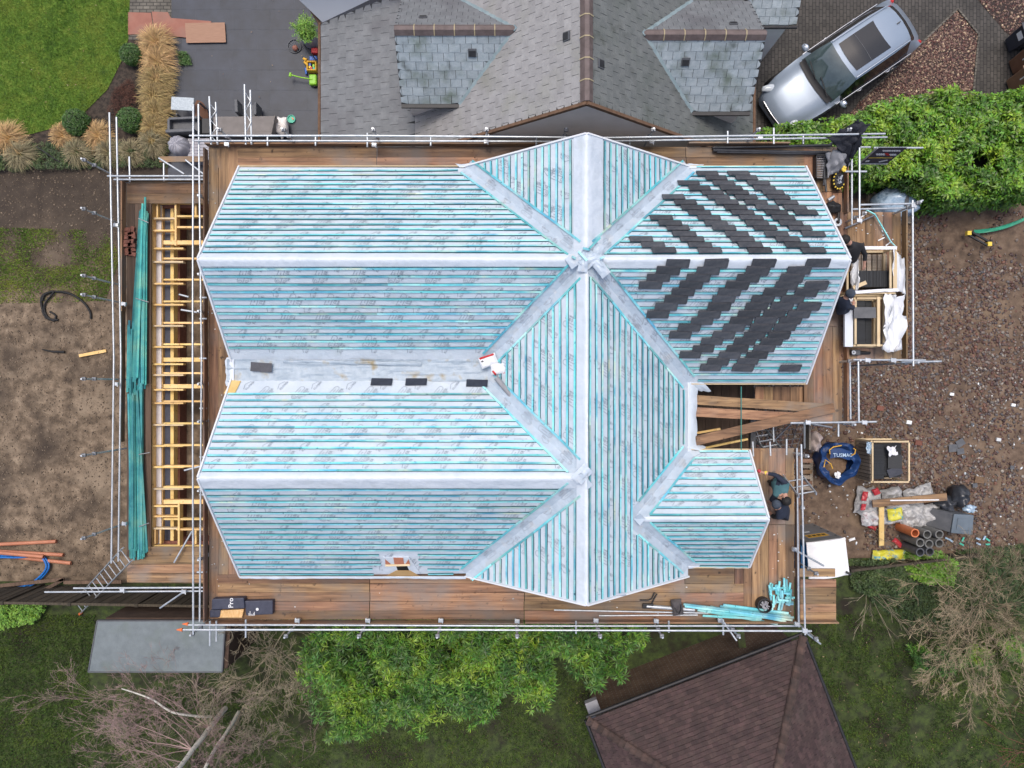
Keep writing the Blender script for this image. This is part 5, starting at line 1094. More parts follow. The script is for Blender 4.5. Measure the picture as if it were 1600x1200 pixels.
def hip(a, b):
    a, b = Vector(a), Vector(b); L_ = (b-a).length; n_ = int(L_/.16); mb = MB(); d = (b-a)/L_; s = d.cross(Vector((0, 0, 1))).normalized(); up = s.cross(d)
    for i in range(n_):
        c0 = a+d*(L_*i/n_); c1 = a+d*(L_*(i+1.25)/n_); P = []
        for c, rr, lift in ((c0, .13, .035), (c1, .09, .0)):
            for j in range(6): t_ = math.pi*j/5; P.append(c+s*rr*math.cos(t_)+up*(rr*.55*math.sin(t_)+lift-.035))
        mb.add(P, [(j, j+1, j+7, j+6) for j in range(5)]+[(5, 4, 3, 2, 1, 0)])
    mb.part('hip_tiles', 'hip_tile', gg)
hip((*Cnw, ZE+.03), (*ap, za_+.03)); hip((*Cne, ZE+.03), (*ap, za_+.03)); hip((*ap, za_), (*ap2, za_))
mb = MB(); i_ = .22; q4 = [Cnw+(d1+d2)*i_, Cne+(-d1+d2)*i_, Cse+(-d1)*i_, Csw+d1*i_]; mb.prism([tuple(q) for q in q4], -.05, ZE-.12)
brickmat('garage_brick', (.19, .095, .06), (.24, .14, .09), (.30, .26, .21), .225, .075, .01, rx=R(90), rotz=0)
mb.part('wall', 'garage_brick', gg)
mb = MB(); mb.tube([(*(Cnw-d2*.06), ZE-.04), (*(Cne-d2*.06), ZE-.04)], .05, 8); mb.part('gutter', 'black', gg, smooth=50)
mb = MB(); mb.tube([(*(Cne+d1*.05), ZE-.04), (*(Cse+d1*.05), ZE-.04)], .045, 8); mb.part('gutter', 'black', gg, smooth=50); mb = MB(); mb.tube([(*(Cnw-d1*.05), ZE-.04), (*(Csw-d1*.05), ZE-.04)], .045, 8); mb.part('gutter', 'black', gg, smooth=50)
mb = MB(); w = W(914, 1100, 1.9); mb.prism([tuple(q) for q in (Vector((w.x, w.y)), Vector((w.x, w.y))+d1*.35, Vector((w.x, w.y))+d1*.35+d2*.5, Vector((w.x, w.y))+d2*.5)], 1.7, 1.9); mb.solo('water_butt', 'grey', 'grey flat lid of a box at the left corner of the garage', 'box')
mb = MB(); mb.beam(W(1155, 975, 2.0), W(1160, 1012, 2.0), .2, .05); mb.solo('mossy_board', 'moss_base', 'mossy green board leaning between the scaffold and the garage', 'board')
# ================================================================= FLAT FELT SHED bottom left
sh = thing('shed', 'shed with flat grey felt roof at the bottom left', 'shed', (-9.7, -7.2, 0))
mk('felt', [(.145, .17, .18), (.185, .215, .225)], scale=4, rough=.85, bump=.4, bs=60, big=((.13, .16, .14), 1.3, .5, .8)); mk('shed_wood', [(.045, .026, .018), (.08, .05, .035)], scale=3, rough=.9, st=(1, 8, 1), bump=.5)
P = [W(152, 970, 2.3), W(352, 970, 2.3), W(347, 1050, 2.25), W(138, 1050, 2.25)]
mb = MB(); mb.slab(P, .06); mb.part('roof', 'felt', sh); mb = MB(); mb.prism([(p.x*.985, p.y*.985-.05) for p in P], -.05, 2.18); mb.part('wall', 'shed_wood', sh)
for a, b in ((P[0], P[1]), (P[1], P[2]), (P[2], P[3]), (P[3], P[0])): mb = MB(); mb.beam(a-Vector((0, 0, .03)), b-Vector((0, 0, .03)), .03, .09); mb.part('fascia', 'dgrey', sh)
# ================================================================= FENCES
mk('fence_wood', [(.032, .026, .018), (.07, .056, .038)], scale=3, rough=.9, var=.3, st=(8, 1, 1), bump=.4)
def fence(name, label, a, b, h, mat='fence_wood', pitch=.13):
    t = thing(name, label, 'fence', a); a, b = Vector(a), Vector(b); L_ = (b-a).length; d = (b-a)/L_; mb = MB(); n_ = int(L_/pitch); pr = d.cross(Vector((0, 0, 1)))
    for i in range(n_): p = a+d*(i+.5)*pitch+pr*(.004 if i % 2 else -.004); mb.box(p.x-abs(d.x)*.07-.008, p.y-abs(d.y)*.07-.008, -.02, p.x+abs(d.x)*.07+.008, p.y+abs(d.y)*.07+.008, h-.05+rnd.uniform(-.01, .01))
    mb.part('fence_panel', mat, t)
    for i in range(int(L_/1.9)+1): p = a+d*i*1.9; mb = MB(); mb.box(p.x-.05, p.y-.05, -.02, p.x+.05, p.y+.05, h+.04); mb.part('post', mat, t)
    mb = MB(); mb.beam(a+Vector((0, 0, h)), b+Vector((0, 0, h)), .07, .03); mb.part('capping', mat, t)
fence('fence', 'weathered board fence running under the ladder at the lower left', (-16.3, -6.15, 0), (-7.4, -6.3, 0), 1.75)
fence('fence', 'low dark fence between the rubble ground and the lawn at lower right', (10.2, -5.6, 0), (14.0, -5.15, 0), .5)
for i, (a, b) in enumerate((((0, 915), (100, 905)), ((50, 932), (100, 905)), ((100, 910), (190, 909)))):
    mb = MB(); mb.beam(W(*a, .3), W(*b, .3), .10, .05); mb.solo('old_board', 'plank_dark', ('dark board lying against the fence beneath the blue pipe', 'dark board sloping by the fence right of the blue pipe', 'dark board lying at the fence foot left of the ladder')[i], 'board')

# ================================================================= CAR
mk('car_paint', [(.27, .33, .41), (.30, .36, .44)], scale=1, rough=.36, metal=.25, coat=.35); mk('car_glass', [(.03, .05, .055), (.08, .115, .12)], scale=1.5, rough=.06, spec=.8, coat=1); mk('car_black', [(.008, .009, .011)], rough=.12, spec=.8); mk('chrome', [(.7, .72, .75)], rough=.15, metal=.9); mk('lamp', [(.55, .6, .65)], rough=.08, spec=.9); mk('car_dark', [(.01, .01, .012)], rough=.5)
cc_ = Vector((9.74, 9.42, 0)); ang = R(34.0)
car = thing('car', 'silver estate car with black sunroof parked on the block paving', 'car', (cc_.x, cc_.y, 0), ang)
ST = [(0.0, .50, .50, .42, .60, .62), (.06, .66, .55, .52, .68, .70), (.22, .77, .66, .58, .78, .80), (.5, .84, .80, .64, .88, .90), (.9, .88, .90, .68, .97, 1.0), (1.15, .89, .98, .72, 1.03, 1.07), (1.27, .89, 1.0, .73, 1.08, 1.12), (1.5, .89, 1.01, .71, 1.27, 1.31), (1.75, .89, 1.02, .67, 1.47, 1.52), (1.98, .89, 1.03, .63, 1.58, 1.63), (2.5, .89, 1.04, .63, 1.61, 1.67), (3.3, .89, 1.05, .62, 1.61, 1.67), (3.85, .88, 1.05, .60, 1.57, 1.63), (4.08, .87, 1.04, .57, 1.50, 1.56), (4.38, .86, 1.02, .58, 1.22, 1.26), (4.68, .82, .95, .60, .98, 1.0), (4.8, .72, .62, .55, .66, .66)]
def carsec(q):
    s, hw_, zb_, hu, zu, zc = q; s -= 2.4; half = [(hw_*.93, .22), (hw_*.99, .42), (hw_, .68 if zb_ > .7 else zb_*.8), (hw_*.975, zb_), (hu+.03, zu-.05), (hu-.04, zu), (hu*.55, zu+(zc-zu)*.7), (0, zc)]
    bow = -.16 if s < 1 else .10
    P = []
    for y, z in half: P.append((s+(-bow)*(y/.9)**2*(1 if abs(s) < 2.3 else .55), y, z))
    return P+[(x, -y, z) for x, y, z in reversed(P[:-1])]
secs = [carsec(q) for q in ST]; NS = len(secs[0]); V = [p for s_ in secs for p in s_]
body, scr, side = MB(), MB(), MB(); fb, fs_, fd, frw = [], [], [], []
for i in range(len(secs)-1):
    s = ST[i][0]
    for j in range(NS-1):
        f = (i*NS+j, i*NS+j+1, (i+1)*NS+j+1, (i+1)*NS+j); jj = min(j, NS-2-j)
        if 1.25 <= s < 1.9 and jj >= 4: fs_.append(f)
        elif 4.05 <= s < 4.3 and jj >= 4: frw.append(f)
        elif 1.45 <= s < 4.05 and jj == 3: fd.append(f)
        else: fb.append(f)
fb.append(tuple(range(NS))); fb.append(tuple(reversed(range(len(V)-NS, len(V)))))
def sub(nm, mat, faces, grow=0):
    mb = MB(); used = sorted({i for f in faces for i in f}); mp_ = {i: k for k, i in enumerate(used)}; mb.add([V[i] for i in used], [tuple(mp_[i] for i in f) for f in faces])
    return mb.part(nm, mat, car, local=True, smooth=38)
sub('body', 'car_paint', fb); sub('windscreen', 'car_glass', fs_); sub('rear_window', 'car_black', frw); sub('side_window', 'car_black', fd)
def cz(s, y):      # roof height
    for a, b in zip(ST[:-1], ST[1:]):
        if a[0] <= s <= b[0]: t_ = (s-a[0])/(b[0]-a[0]); zc = a[5]+(b[5]-a[5])*t_; zu = a[4]+(b[4]-a[4])*t_; hu = a[3]+(b[3]-a[3])*t_; return zc-(zc-zu)*(abs(y)/hu)**1.5
    return 1
mb = MB(); mb.grid(12, 8, lambda u, v: (lambda s, y: (s-2.4+.06*(y/.5)**2, y, cz(s, y)+.014))(2.12+u*1.16, -.46+v*.92)); mb.part('sunroof', 'car_black', car, local=True, smooth=60)
mb = MB(); mb.grid(2, 8, lambda u, v: (lambda s, y: (s-2.4, y, cz(s, y)+.019))(2.66+u*.012, -.46+v*.92)); mb.part('sunroof_seam', 'dgrey', car, local=True)
mb = MB(); mb.grid(3, 12, lambda u, v: (lambda s, y: (s-2.4+.13*(y/.9)**2, y, cz(min(s, 1.4), y*.7)+.02))(1.17+u*.16, -.72+v*1.44)); mb.part('scuttle', 'car_dark', car, local=True, smooth=60)
for k in (-1, 1):
    mb = MB(); mb.tube([(x-2.4, k*(.60+.015*(3.4-x)), cz(x, .6)+.035) for x in (2.05, 2.7, 3.4, 3.95)], .018, 6); mb.part('roof_rail', 'chrome', car, local=True, smooth=60)
    mb = MB(); mb.lump((-.72, k*.99, 1.02), (.10, .13, .08), .05, 3, 12, 8); m_ = mb.part('door_mirror', 'car_paint', car, local=True, smooth=60)
    mb = MB(); mb.lump((-.70, k*.99, 1.06), (.07, .11, .05), .05, 3, 10, 6); mb.part('mirror_cap', 'chrome', m_, local=True, smooth=60)
    mb = MB(); mb.tube([(-.9, k*.88, 1.02), (.6, k*.885, 1.06), (1.7, k*.87, 1.07)], .012, 6); mb.part('window_trim', 'chrome', car, local=True)
    for x in (.0, 1.0): mb = MB(); mb.tube([(x-.1, k*.885, .86), (x, k*.925, .87), (x+.1, k*.885, .86)], .02, 6); mb.part('door_handle', 'chrome', car, local=True, smooth=60)
    mb = MB(); mb.lump((-2.08, k*.63, .72), (.26, .12, .09), .1, 5, 12, 8, rot=-k*.5); mb.part('headlight', 'lamp', car, local=True, smooth=60)
    mb = MB(); mb.lump((2.20, k*.72, .90), (.06, .07, .10), .1, 5, 12, 8); mb.part('tail_light', 'red', car, local=True, smooth=60)
    for x in (-1.6, 1.42):
        mb = MB(); mb.tube([(x, k*.70, .33), (x, k*.90, .33)], .33, 20); w_ = mb.part('wheel', 'rubber', car, local=True, smooth=40); mb = MB(); mb.tube([(x, k*.88, .33), (x, k*.91, .33)], .22, 16); mb.part('rim', 'chrome', w_, local=True)
mb = MB(); mb.grid(2, 10, lambda u, v: (-2.39+.10*((v-.5)*1.6)**2+u*.0-.02, (v-.5)*1.0, .40+u*.16)); mb.part('grille', 'car_dark', car, local=True)
mb = MB(); mb.tube([(-2.40, -.42, .60), (-2.43, 0, .61), (-2.40, .42, .60)], .015, 6); mb.tube([(-2.4, -.35, .45), (-2.43, 0, .45), (-2.4, .35, .45)], .012, 6); mb.part('grille_bar', 'chrome', car, local=True, smooth=60)
for y0_, y1_ in ((-.55, .0), (.05, .55)): mb = MB(); mb.beam((-1.10, y0_, cz(1.35, .2)+.03), (-.98, y1_, cz(1.45, .3)+.03), .018, .02); mb.part('wiper', 'black', car, local=True)
mb = MB(); mb.beam((1.45, 0, cz(3.85, 0)+.0), (1.55, 0, cz(3.95, 0)+.06), .03, .03); mb.part('aerial', 'black', car, local=True)
mb = MB(); mb.beam((-.62, -.12, 1.42), (-.6, .12, 1.44), .05, .05); mb.part('interior_mirror', 'grey', car, local=True)
# ================================================================= BINS
def wbin(px, py, col, label, stick=False, rot=-1.25):
    w = W(px, py, 0); t = thing('wheelie_bin', label, 'bin', (w.x, w.y, 0), rot, group='wheelie bins at the right edge')
    mb = MB(); mb.add([(-.21, -.24, .06), (.21, -.24, .06), (.21, .22, .06), (-.21, .22, .06), (-.27, -.32, .98), (.27, -.32, .98), (.27, .30, .98), (-.27, .30, .98)], [(3, 2, 1, 0), (4, 5, 6, 7), (0, 1, 5, 4), (1, 2, 6, 5), (2, 3, 7, 6), (3, 0, 4, 7)]); mb.part('bin_body', col, t, local=True, bev=.03)
    mb = MB(); mb.grid(6, 6, lambda u, v: ((u-.5)*.6, (v-.5)*.70, 1.0+.07*(1-(2*u-1)**4)*(1-(2*v-1)**4))); mb.box(-.3, -.35, .97, .3, .35, 1.0); l_ = mb.part('lid', col, t, local=True, smooth=50)
    mb = MB(); mb.tube([(-.22, .34, .95), (.22, .34, .95)], .02, 6); mb.part('handle', col, t, local=True)
    for k in (-1, 1): mb = MB(); mb.tube([(k*.22, .2, .1), (k*.27, .2, .1)], .1, 12); mb.part('wheel', 'rubber', t, local=True)
    mb = MB()
    if stick: mb.add([(-.13, -.315, .85), (.10, -.315, .85), (.10, -.295, .62), (-.13, -.295, .62)], [(0, 1, 2, 3)]); mb.part('sticker', 'white', t, local=True)
    else: mb.add([(-.02, -.318, .88), (.02, -.318, .88), (.02, -.298, .66), (-.02, -.298, .66)], [(0, 1, 2, 3)]); mb.part('sticker', 'white', t, local=True)
mk('bin_brown', [(.15, .07, .04), (.17, .085, .05)], scale=5, rough=.55); mk('bin_tan', [(.22, .12, .07), (.25, .14, .08)], scale=5, rough=.55); mk('bin_navy', [(.02, .025, .04), (.03, .035, .05)], scale=5, rough=.5)
wbin(1582, 70, 'bin_navy', 'dark wheelie bin with a square white sticker at the right edge', True); wbin(1588, 104, 'bin_brown', 'reddish brown wheelie bin between the dark and the tan ones'); wbin(1584, 134, 'bin_tan', 'tan brown wheelie bin nearest the hedge')

# ================================================================= PATIO THINGS
mk('rust_panel', [(.26, .10, .07), (.34, .15, .105)], scale=2, rough=.75, bump=.2, big=((.22, .13, .10), 1.5, .5, .8)); mk('tan_panel', [(.30, .17, .11), (.36, .21, .14)], scale=4, st=(1, 8, 1), rough=.75)
for i, (P_, m_, z, lb) in enumerate((([(200, 19), (236, 20), (240, 52), (200, 54)], 'rust_panel', .03, 'reddish panel lying at the left end of the row by the lawn'), ([(237, 18), (262, 19), (267, 28), (330, 33), (326, 62), (242, 54)], 'rust_panel', .055, 'reddish panel in the middle of the row, partly under the dry grass'), ([(289, 36), (351, 35), (353, 66), (291, 67)], 'tan_panel', .08, 'lighter brown panel overlapping the others on the patio'))):
    mb = MB(); mb.prism([(v.x, v.y) for v in WP(P_, z)], z-.02, z); mb.solo('panel', m_, lb, 'panel', 'panels lying on path and patio')
mk('glass_speckle', [(.30, .36, .40), (.48, .54, .58)], scale=26, rough=.3)
t = thing('garden_table', 'small table with speckled pale top beside the dry grasses', 'table', W(286, 162, 0)); P_ = [W(268, 151, .7), W(303, 153, .7), W(301, 173, .7), W(267, 171, .7)]
mb = MB(); mb.slab(P_, .03); mb.part('table_top', 'glass_speckle', t)
for p in P_: mb = MB(); mb.beam((p.x*.985, p.y*.985, 0), (p.x*.985, p.y*.985, .67), .04, .04); mb.part('leg', 'dgrey', t)
def sofa(label, P_, back, arms, mat='dgrey', z=.42, name='garden_sofa', cush='dgrey', cat='sofa'):
    c = W(sum(p[0] for p in P_)/4, sum(p[1] for p in P_)/4, 0); t = thing(name, label, cat, c)
    Q = [W(*p, z) for p in P_]; mb = MB(); mb.prism([(v.x, v.y) for v in Q], .08, z); mb.part('seat', cush, t, bev=.03)
    for (i, j) in back: mb = MB(); mb.beam(Q[i]*1+Vector((0, 0, .0)), Q[j]*1, .10, .8); mb.part('backrest', mat, t, bev=.02)
    for (i, j) in arms: mb = MB(); mb.beam(Q[i]+Vector((0, 0, -.05)), Q[j]+Vector((0, 0, -.05)), .08, .5); mb.part('arm', mat, t, bev=.02)
sofa('dark grey garden sofa beside the covered round item', [(268, 189), (312, 187), (312, 210), (268, 212)], [(3, 2)], [(0, 3), (0, 1)])
mk('sofa_cover', [(.17, .155, .145), (.22, .20, .19)], scale=4, rough=.85, bump=.3, bs=5)
mb = MB(); mb.prism([(v.x, v.y) for v in WP([(333, 182), (430, 181), (424, 209), (333, 208)], .7)], .02, .7); mb.beam(W(430, 181, .74), W(424, 210, .74), .04, .1); mb.beam(W(333, 210, .78), W(426, 211, .78), .1, .2); mb.solo('covered_bench', 'sofa_cover', 'long bench under a taupe cover, end board standing at its right', 'bench', bev=.02)
mb = MB(); mb.lump(W(440, 200, .25), (.22, .3, .25), .25, 3); mb.solo('cushion', 'render', 'pinkish cushion at the right end of the covered bench', 'cushion', smooth=60)
sofa('grey garden chair above the covered bench', [(376, 163), (402, 163), (402, 183), (377, 183)], [(0, 3)], [(1, 2)], name='garden_chair', cat='chair')
mb = MB(); w = W(330, 175, .3); mb.lump(w, (.05, .3, .3), .05, 2); 
mb = MB(); mb.grid(10, 8, lambda u, v: (lambda a, r_: (W(312, 192, .0).x+.46*math.sin(a)*r_*.8, W(312, 192, 0).y+.62*math.cos(a)*r_, .5-.3*r_*r_))(u*1.7, v)); o = mb.solo('parasol_base', 'bin_brown', 'dark brown curved cover beside the small speckled table', 'cover'); m = o.modifiers.new('s', 'SOLIDIFY'); m.thickness = .02
t = thing('water_feature', 'planter box in dark grey between sofa and lattice beam', 'planter', W(322, 198, 0)); w = W(322, 198, .6)
mb = MB(); mb.box(w.x-.13, w.y-.2, 0, w.x+.13, w.y+.25, .6); mb.part('box', 'black', t, bev=.01)
w = W(281, 229, .55)
def cov(u, v):
    a = u*6.2832; r_ = .31*math.sin(min(1, v*1.02)*math.pi/2)**.8*(1+.05*math.sin(a*9)*v); zf_ = .022*math.sin(a*11+math.sin(a*3))*min(1, v*4); return (w.x+r_*math.cos(a), w.y+r_*math.sin(a), .85+zf_-.55*v**3)
mk('cover_grey', [(.28, .28, .32), (.42, .42, .46)], scale=3, rough=.5, bump=.5)
mb = MB(); mb.grid(54, 10, cov); mb.solo('covered_barbecue', 'cover_grey', 'round barbecue under a gathered grey cover at the scaffold corner', 'barbecue', smooth=50)
mb = MB(); w2 = W(312, 232, .5); mb.box(w2.x-.35, w2.y-.35, .02, w2.x+.3, w2.y+.3, .5); 
for i in range(7): mb.box(w2.x-.35, w2.y-.33+i*.09, .5, w2.x+.3, w2.y-.27+i*.09, .515)
mb.solo('storage_box', 'cover_grey', 'pale grey slatted storage box right of the covered barbecue', 'box')
# planter, hoop, toys
t = thing('plant_pot', 'grey round pot with a bright green bushy plant by the neighbour gutter', 'plant pot', W(486, 62, 0)); w = W(486, 62, .0)
mb = MB(); mb.ring((w.x, w.y, 0), (0, 0, 1), .24, .27, .4, 20); mb.part('pot', 'cover_grey', t, smooth=40); mb = MB(); mb.prism([(w.x+.24*math.cos(a), w.y+.24*math.sin(a)) for a in np.linspace(0, 6.28, 16, endpoint=False)], .3, .34); mb.part('compost', 'soil_dark', t)
POT = (w, t)
t = thing('ball_net', 'wire net basket with a reddish ball lying on the patio', 'net', W(461, 73, 0)); w = W(461, 73, 0)
mb = MB()
for i in range(12):
    a = i*math.pi/6; mb.tube([(w.x+.05*math.cos(a)+.03, w.y+.05*math.sin(a)-.06, .04), (w.x+.13*math.cos(a), w.y+.13*math.sin(a), .16), (w.x+.21*math.cos(a), w.y+.2*math.sin(a), .05)], .004, 4)
mb.part('wire', 'galv', t); mb = MB(); mb.lump((w.x+.03, w.y-.08, .08), (.09, .09, .08), .02, 1); mb.part('ball', 'rust_panel', t, smooth=60)
mb = MB(); mb.ring((W(461, 73).x, W(461, 73).y, .0), (0, 0, 1), .20, .212, .05, 24); mb.part('rim', 'dgrey', t)
mk('toy_yellow', [(.75, .42, .04)], rough=.4); mk('toy_green', [(.25, .55, .03)], rough=.4); mk('toy_blue', [(.03, .12, .45)], rough=.4); mk('toy_teal', [(.05, .42, .30), (.1, .5, .36)], scale=6, rough=.5)
t = thing('toy_basket', 'yellow toy basket full of plastic bits against the neighbour wall', 'toy', W(490, 108, 0)); w = W(490, 108, 0)
mb = MB()
for (a, b, c_, d_) in ((-.15, -.14, -.11, .14), (.11, -.14, .15, .14), (-.15, -.15, .15, -.11), (-.15, .11, .15, .15)): mb.box(w.x+a, w.y+b, .01, w.x+c_, w.y+d_, .26)
mb.part('basket', 'toy_yellow', t, bev=.02)
for i, (u, v, m_) in enumerate(((-.06, .05, 'toy_blue'), (.05, .02, 'toy_green'), (-.02, -.06, 'red'), (.06, -.06, 'toy_teal'), (-.06, -.02, 'yellow'))): mb = MB(); mb.box(w.x+u-.035, w.y+v-.045, .05, w.x+u+.035, w.y+v+.045, .2); mb.part('block', m_, t, bev=.01)
mb = MB(); w = W(477, 97, .1); mb.tube([w+Vector((-.05, .1, 0)), w+Vector((.05, .06, .03)), w+Vector((-.02, 0, 0)), w+Vector((.06, -.08, 0))], .045, 8); mb.solo('toy', 'toy_yellow', 'small yellow toy left of the toy basket', 'toy', smooth=60)
mb = MB(); w = W(478, 111, .08); mb.tube([w+Vector((0, .08, 0)), w+Vector((.01, -.1, 0))], [.05, .03], 8); mb.solo('toy', 'toy_blue', 'small blue toy just below the yellow one', 'toy', smooth=60)
mb = MB(); w = W(490, 93, .1); mb.box(w.x-.1, w.y-.07, 0, w.x+.12, w.y+.07, .2); mb.solo('toy_box', 'toy_blue', 'blue toy box above the yellow basket', 'toy', bev=.02)
mb = MB(); w = W(492, 80, .1); mb.box(w.x-.1, w.y-.08, 0, w.x+.1, w.y+.08, .16); mb.solo('toy_box', 'red', 'red and black toy box below the plant pot', 'toy', bev=.02)
mb = MB(); mb.tube([W(475, 70, .1), W(500, 101, .9)], .02, 6); mb.solo('downpipe', 'black', 'black pole leaning from the pot to the neighbour gutter', 'pole')
t = thing('toy_mower', 'lime green toy mower with long handle lying on the patio', 'toy', W(490, 126, 0)); w = W(493, 128, 0)
mb = MB(); mb.box(w.x-.15, w.y-.16, .02, w.x+.08, w.y+.16, .2); mb.part('mower_body', 'toy_green', t, bev=.04); mb = MB(); mb.tube([W(488, 124, .2), W(470, 121, .25), W(454, 117, .3)], .02, 8); mb.tube([W(454, 114, .3), W(453, 120, .3)], .04, 8); mb.part('handle', 'toy_green', t, smooth=60)
mb = MB()
for k in (-1, 1): mb.tube([(w.x+.0, w.y+k*.19, .06), (w.x, w.y+k*.15, .06)], .06, 10)
mb.part('wheel', 'black', t)
t = thing('sand_dish', 'round turquoise dish on the dark patio', 'dish', W(456, 187, 0)); w = W(456, 187, 0)
mb = MB(); mb.ring((w.x, w.y, 0), (0, 0, 1), .11, .125, .07, 20); mb.prism([(w.x+.115*math.cos(a), w.y+.115*math.sin(a)) for a in np.linspace(0, 6.28, 18, endpoint=False)], .01, .03); mb.part('dish', 'toy_teal', t); mb = MB(); mb.beam((w.x+.02, w.y+.04, .06), (w.x+.07, w.y-.02, .06), .03, .02); mb.part('spoon', 'orange_cap', t)
mb = MB(); mb.tube([W(57, 229, .3), W(85, 248, .35), W(112, 265, .1), W(128, 263, .05)], .015, 6); mb.solo('cable', 'black', 'black cable trailing through the low planting at left', 'cable')

# ================================================================= RIGHT-HAND GROUND THINGS
mk('blue_film', [(.22, .36, .50), (.42, .55, .68), (.12, .2, .3)], scale=5, rough=.2, bump=.8, bs=7, spec=.8)
t = thing('wrapped_pallet', 'pallet of goods under glossy blue film beside the hedge', 'pallet', W(1392, 320, 0)); c = W(1386, 325, 0)
mb = MB(); mb.lump((c.x, c.y, .5), (.72, .50, .5), .12, 7, 24, 14, flat=.5); mb.part('film', 'blue_film', t, smooth=60); mb = MB(); mb.box(c.x-.65, c.y-.5, .0, c.x+.65, c.y+.45, .14); mb.part('pallet_base', 'timber_grey', t)
mb = MB(); mb.grid(20, 2, lambda u, v: (c.x-.02+v*.12, c.y-.5+u*1.0, .62+.42*math.sin(math.pi*min(1, max(0, .08+u*.84)))+.0)); mb.part('strap', 'dgrey', t)
cloth('netting', [(1427, 318), (1455, 300), (1478, 305), (1440, 332)], .12, 'cloth_dark', 'black netting lying at the foot of the hedge', 'netting', 21, amp=.06)
mk('green_plastic', [(.02, .25, .14), (.04, .34, .2)], scale=4, rough=.4)
mb = MB(); mb.grid(16, 3, lambda u, v: (*(W(1518+u*90, 361-u*22-4*math.sin(u*3), .3)).xy, 0) if False else (lambda w: (w.x, w.y+(v-.5)*.10, .25+.06*nz(u*3, v, 1, 3)))(W(1524+u*80, 361-20*u*u, .3)))
o = mb.solo('green_strip', 'green_plastic', 'green plastic strip trailing off the right edge', 'strip'); m = o.modifiers.new('s', 'SOLIDIFY'); m.thickness = .03
t = thing('trestle', 'small black frame with yellow ends under the green strip', 'trestle', W(1530, 373, 0))
for a, b in (((1513, 367), (1543, 384)), ((1519, 363), (1546, 378))): mb = MB(); mb.beam(W(*a, .3), W(*b, .3), .05, .06); mb.part('frame_bar', 'black', t)
for a in ((1513, 365), (1545, 382)): w = W(*a, .3); mb = MB(); mb.box(w.x-.06, w.y-.05, .24, w.x+.06, w.y+.07, .36); mb.part('end_cap', 'yellow', t)
for s_ in (0, 1): w = W(1520+s_*20, 369+s_*10, 0); mb = MB(); mb.box(w.x-.03, w.y-.03, 0, w.x+.03, w.y+.03, .28); mb.part('leg', 'black', t)
# pallet
t = thing('pallet', 'empty timber pallet on the ground beside the right-hand walkway', 'pallet', W(1253, 742, 0))
for i in range(6): mb = MB(); a, b = W(1230, 720+i*8.6, .14), W(1269, 720+i*8.6, .14); mb.beam(a, b, .11, .02); mb.part('slat', 'timber_grey' if i % 2 else 'plank_x', t)
for x in (1232, 1250, 1267): mb = MB(); mb.beam(W(x, 718, .06), W(x, 766, .06), .09, .1); mb.part('bearer', 'timber_grey', t)
# bulk bag
mk('bag_blue', [(.01, .035, .12), (.02, .07, .22)], scale=4, rough=.5, bump=1, bs=7); mk('sand', [(.13, .08, .045), (.2, .13, .08)], scale=12, rough=.95, bump=.5)
w = W(1303, 722, 0); t = thing('bulk_bag', 'crumpled blue builders bag of sand with pale lettering', 'bulk bag', w); cx, cy = w.x*.985, w.y*.985
def bagf(u, v):
    a = u*6.2832; r_ = (.50+.10*v+.05*nz(math.cos(a)*2, math.sin(a)*2, 1, 3)+.04*math.sin(a*5+v*3)); return (cx+r_*math.cos(a), cy+r_*1.05*math.sin(a), .02+v*(.62+.12*math.sin(a*2+1)+.06*math.sin(a*7)))
mb = MB(); mb.grid(60, 10, bagf)
def rimf(u, v):
    a = u*6.2832; r0 = .60+.04*math.sin(a*5+3)-v*(.18+.12*max(0, math.sin(a-.9))+.07*nz(math.cos(a)*3, math.sin(a)*3, 1, 9)); return (cx+r0*math.cos(a), cy+r0*1.05*math.sin(a), .64+.12*math.sin(a*2+1)+.06*math.sin(a*7)-v*.14+.06*math.sin(v*7+a*4))
mb.grid(60, 6, rimf); mb.part('bag', 'bag_blue', t, smooth=70)
mb = MB(); mb.lump((cx-.02, cy-.02, .30), (.42, .44, .16), .2, 5); mb.part('sand', 'sand', t, smooth=60)
mb = MB(); mb.grid(14, 4, lambda u, v: (cx-.26+u*.62, cy+.14+v*.28+.04*math.sin(u*5), .66+.07*math.sin(u*3.1)+.04*v)); f_ = mb.part('flap', 'bag_blue', t, smooth=70)
mk('print_pale', [(.45, .6, .75)], rough=.5)
vs, fs = textmesh('TUSMAC', .17); mb = MB(); mb.add([(cx+.07+p[0]*.85, cy+.25+p[1]*.9, .735+.05*math.cos(p[0]*4)+.01) for p in vs], fs); mb.part('lettering', 'print_pale', f_, local=True)
for i, P_ in enumerate(([(-.5, -.1), (-.46, .12), (-.3, .0), (-.24, -.15)], [(.3, .25), (.4, .3), (.42, .42), (.36, .46)], [(-.35, .3), (-.36, .42), (-.25, .5), (0, .55)])): mb = MB(); mb.tube([(cx+x, cy+y, .78+.03*i) for x, y in P_], .018, 6); mb.part('loop', 'toy_yellow', t, smooth=60)
mb = MB(); mb.lump((cx-.02, cy-.36, .62), (.09, .1, .05), .3, 2); mb.part('paper_scrap', 'white', t)
mk('sack_pink', [(.42, .34, .31), (.55, .46, .43)], scale=4, rough=.4, bump=1, bs=8)
mb = MB(); mb.lump(W(1272, 690, .55), (.17, .3, .35), .25, 4, flat=.55); mb.solo('sack', 'sack_pink', 'pale pinkish plastic sack between the scaffold corner and the blue bag', 'sack', smooth=60)
mb = MB(); mb.beam(W(1262, 664, 3.0), W(1262, 702, 3.0), .05, .3); mb.solo('upright_board', 'timber_grey', 'board on edge left of the pinkish sack', 'board')
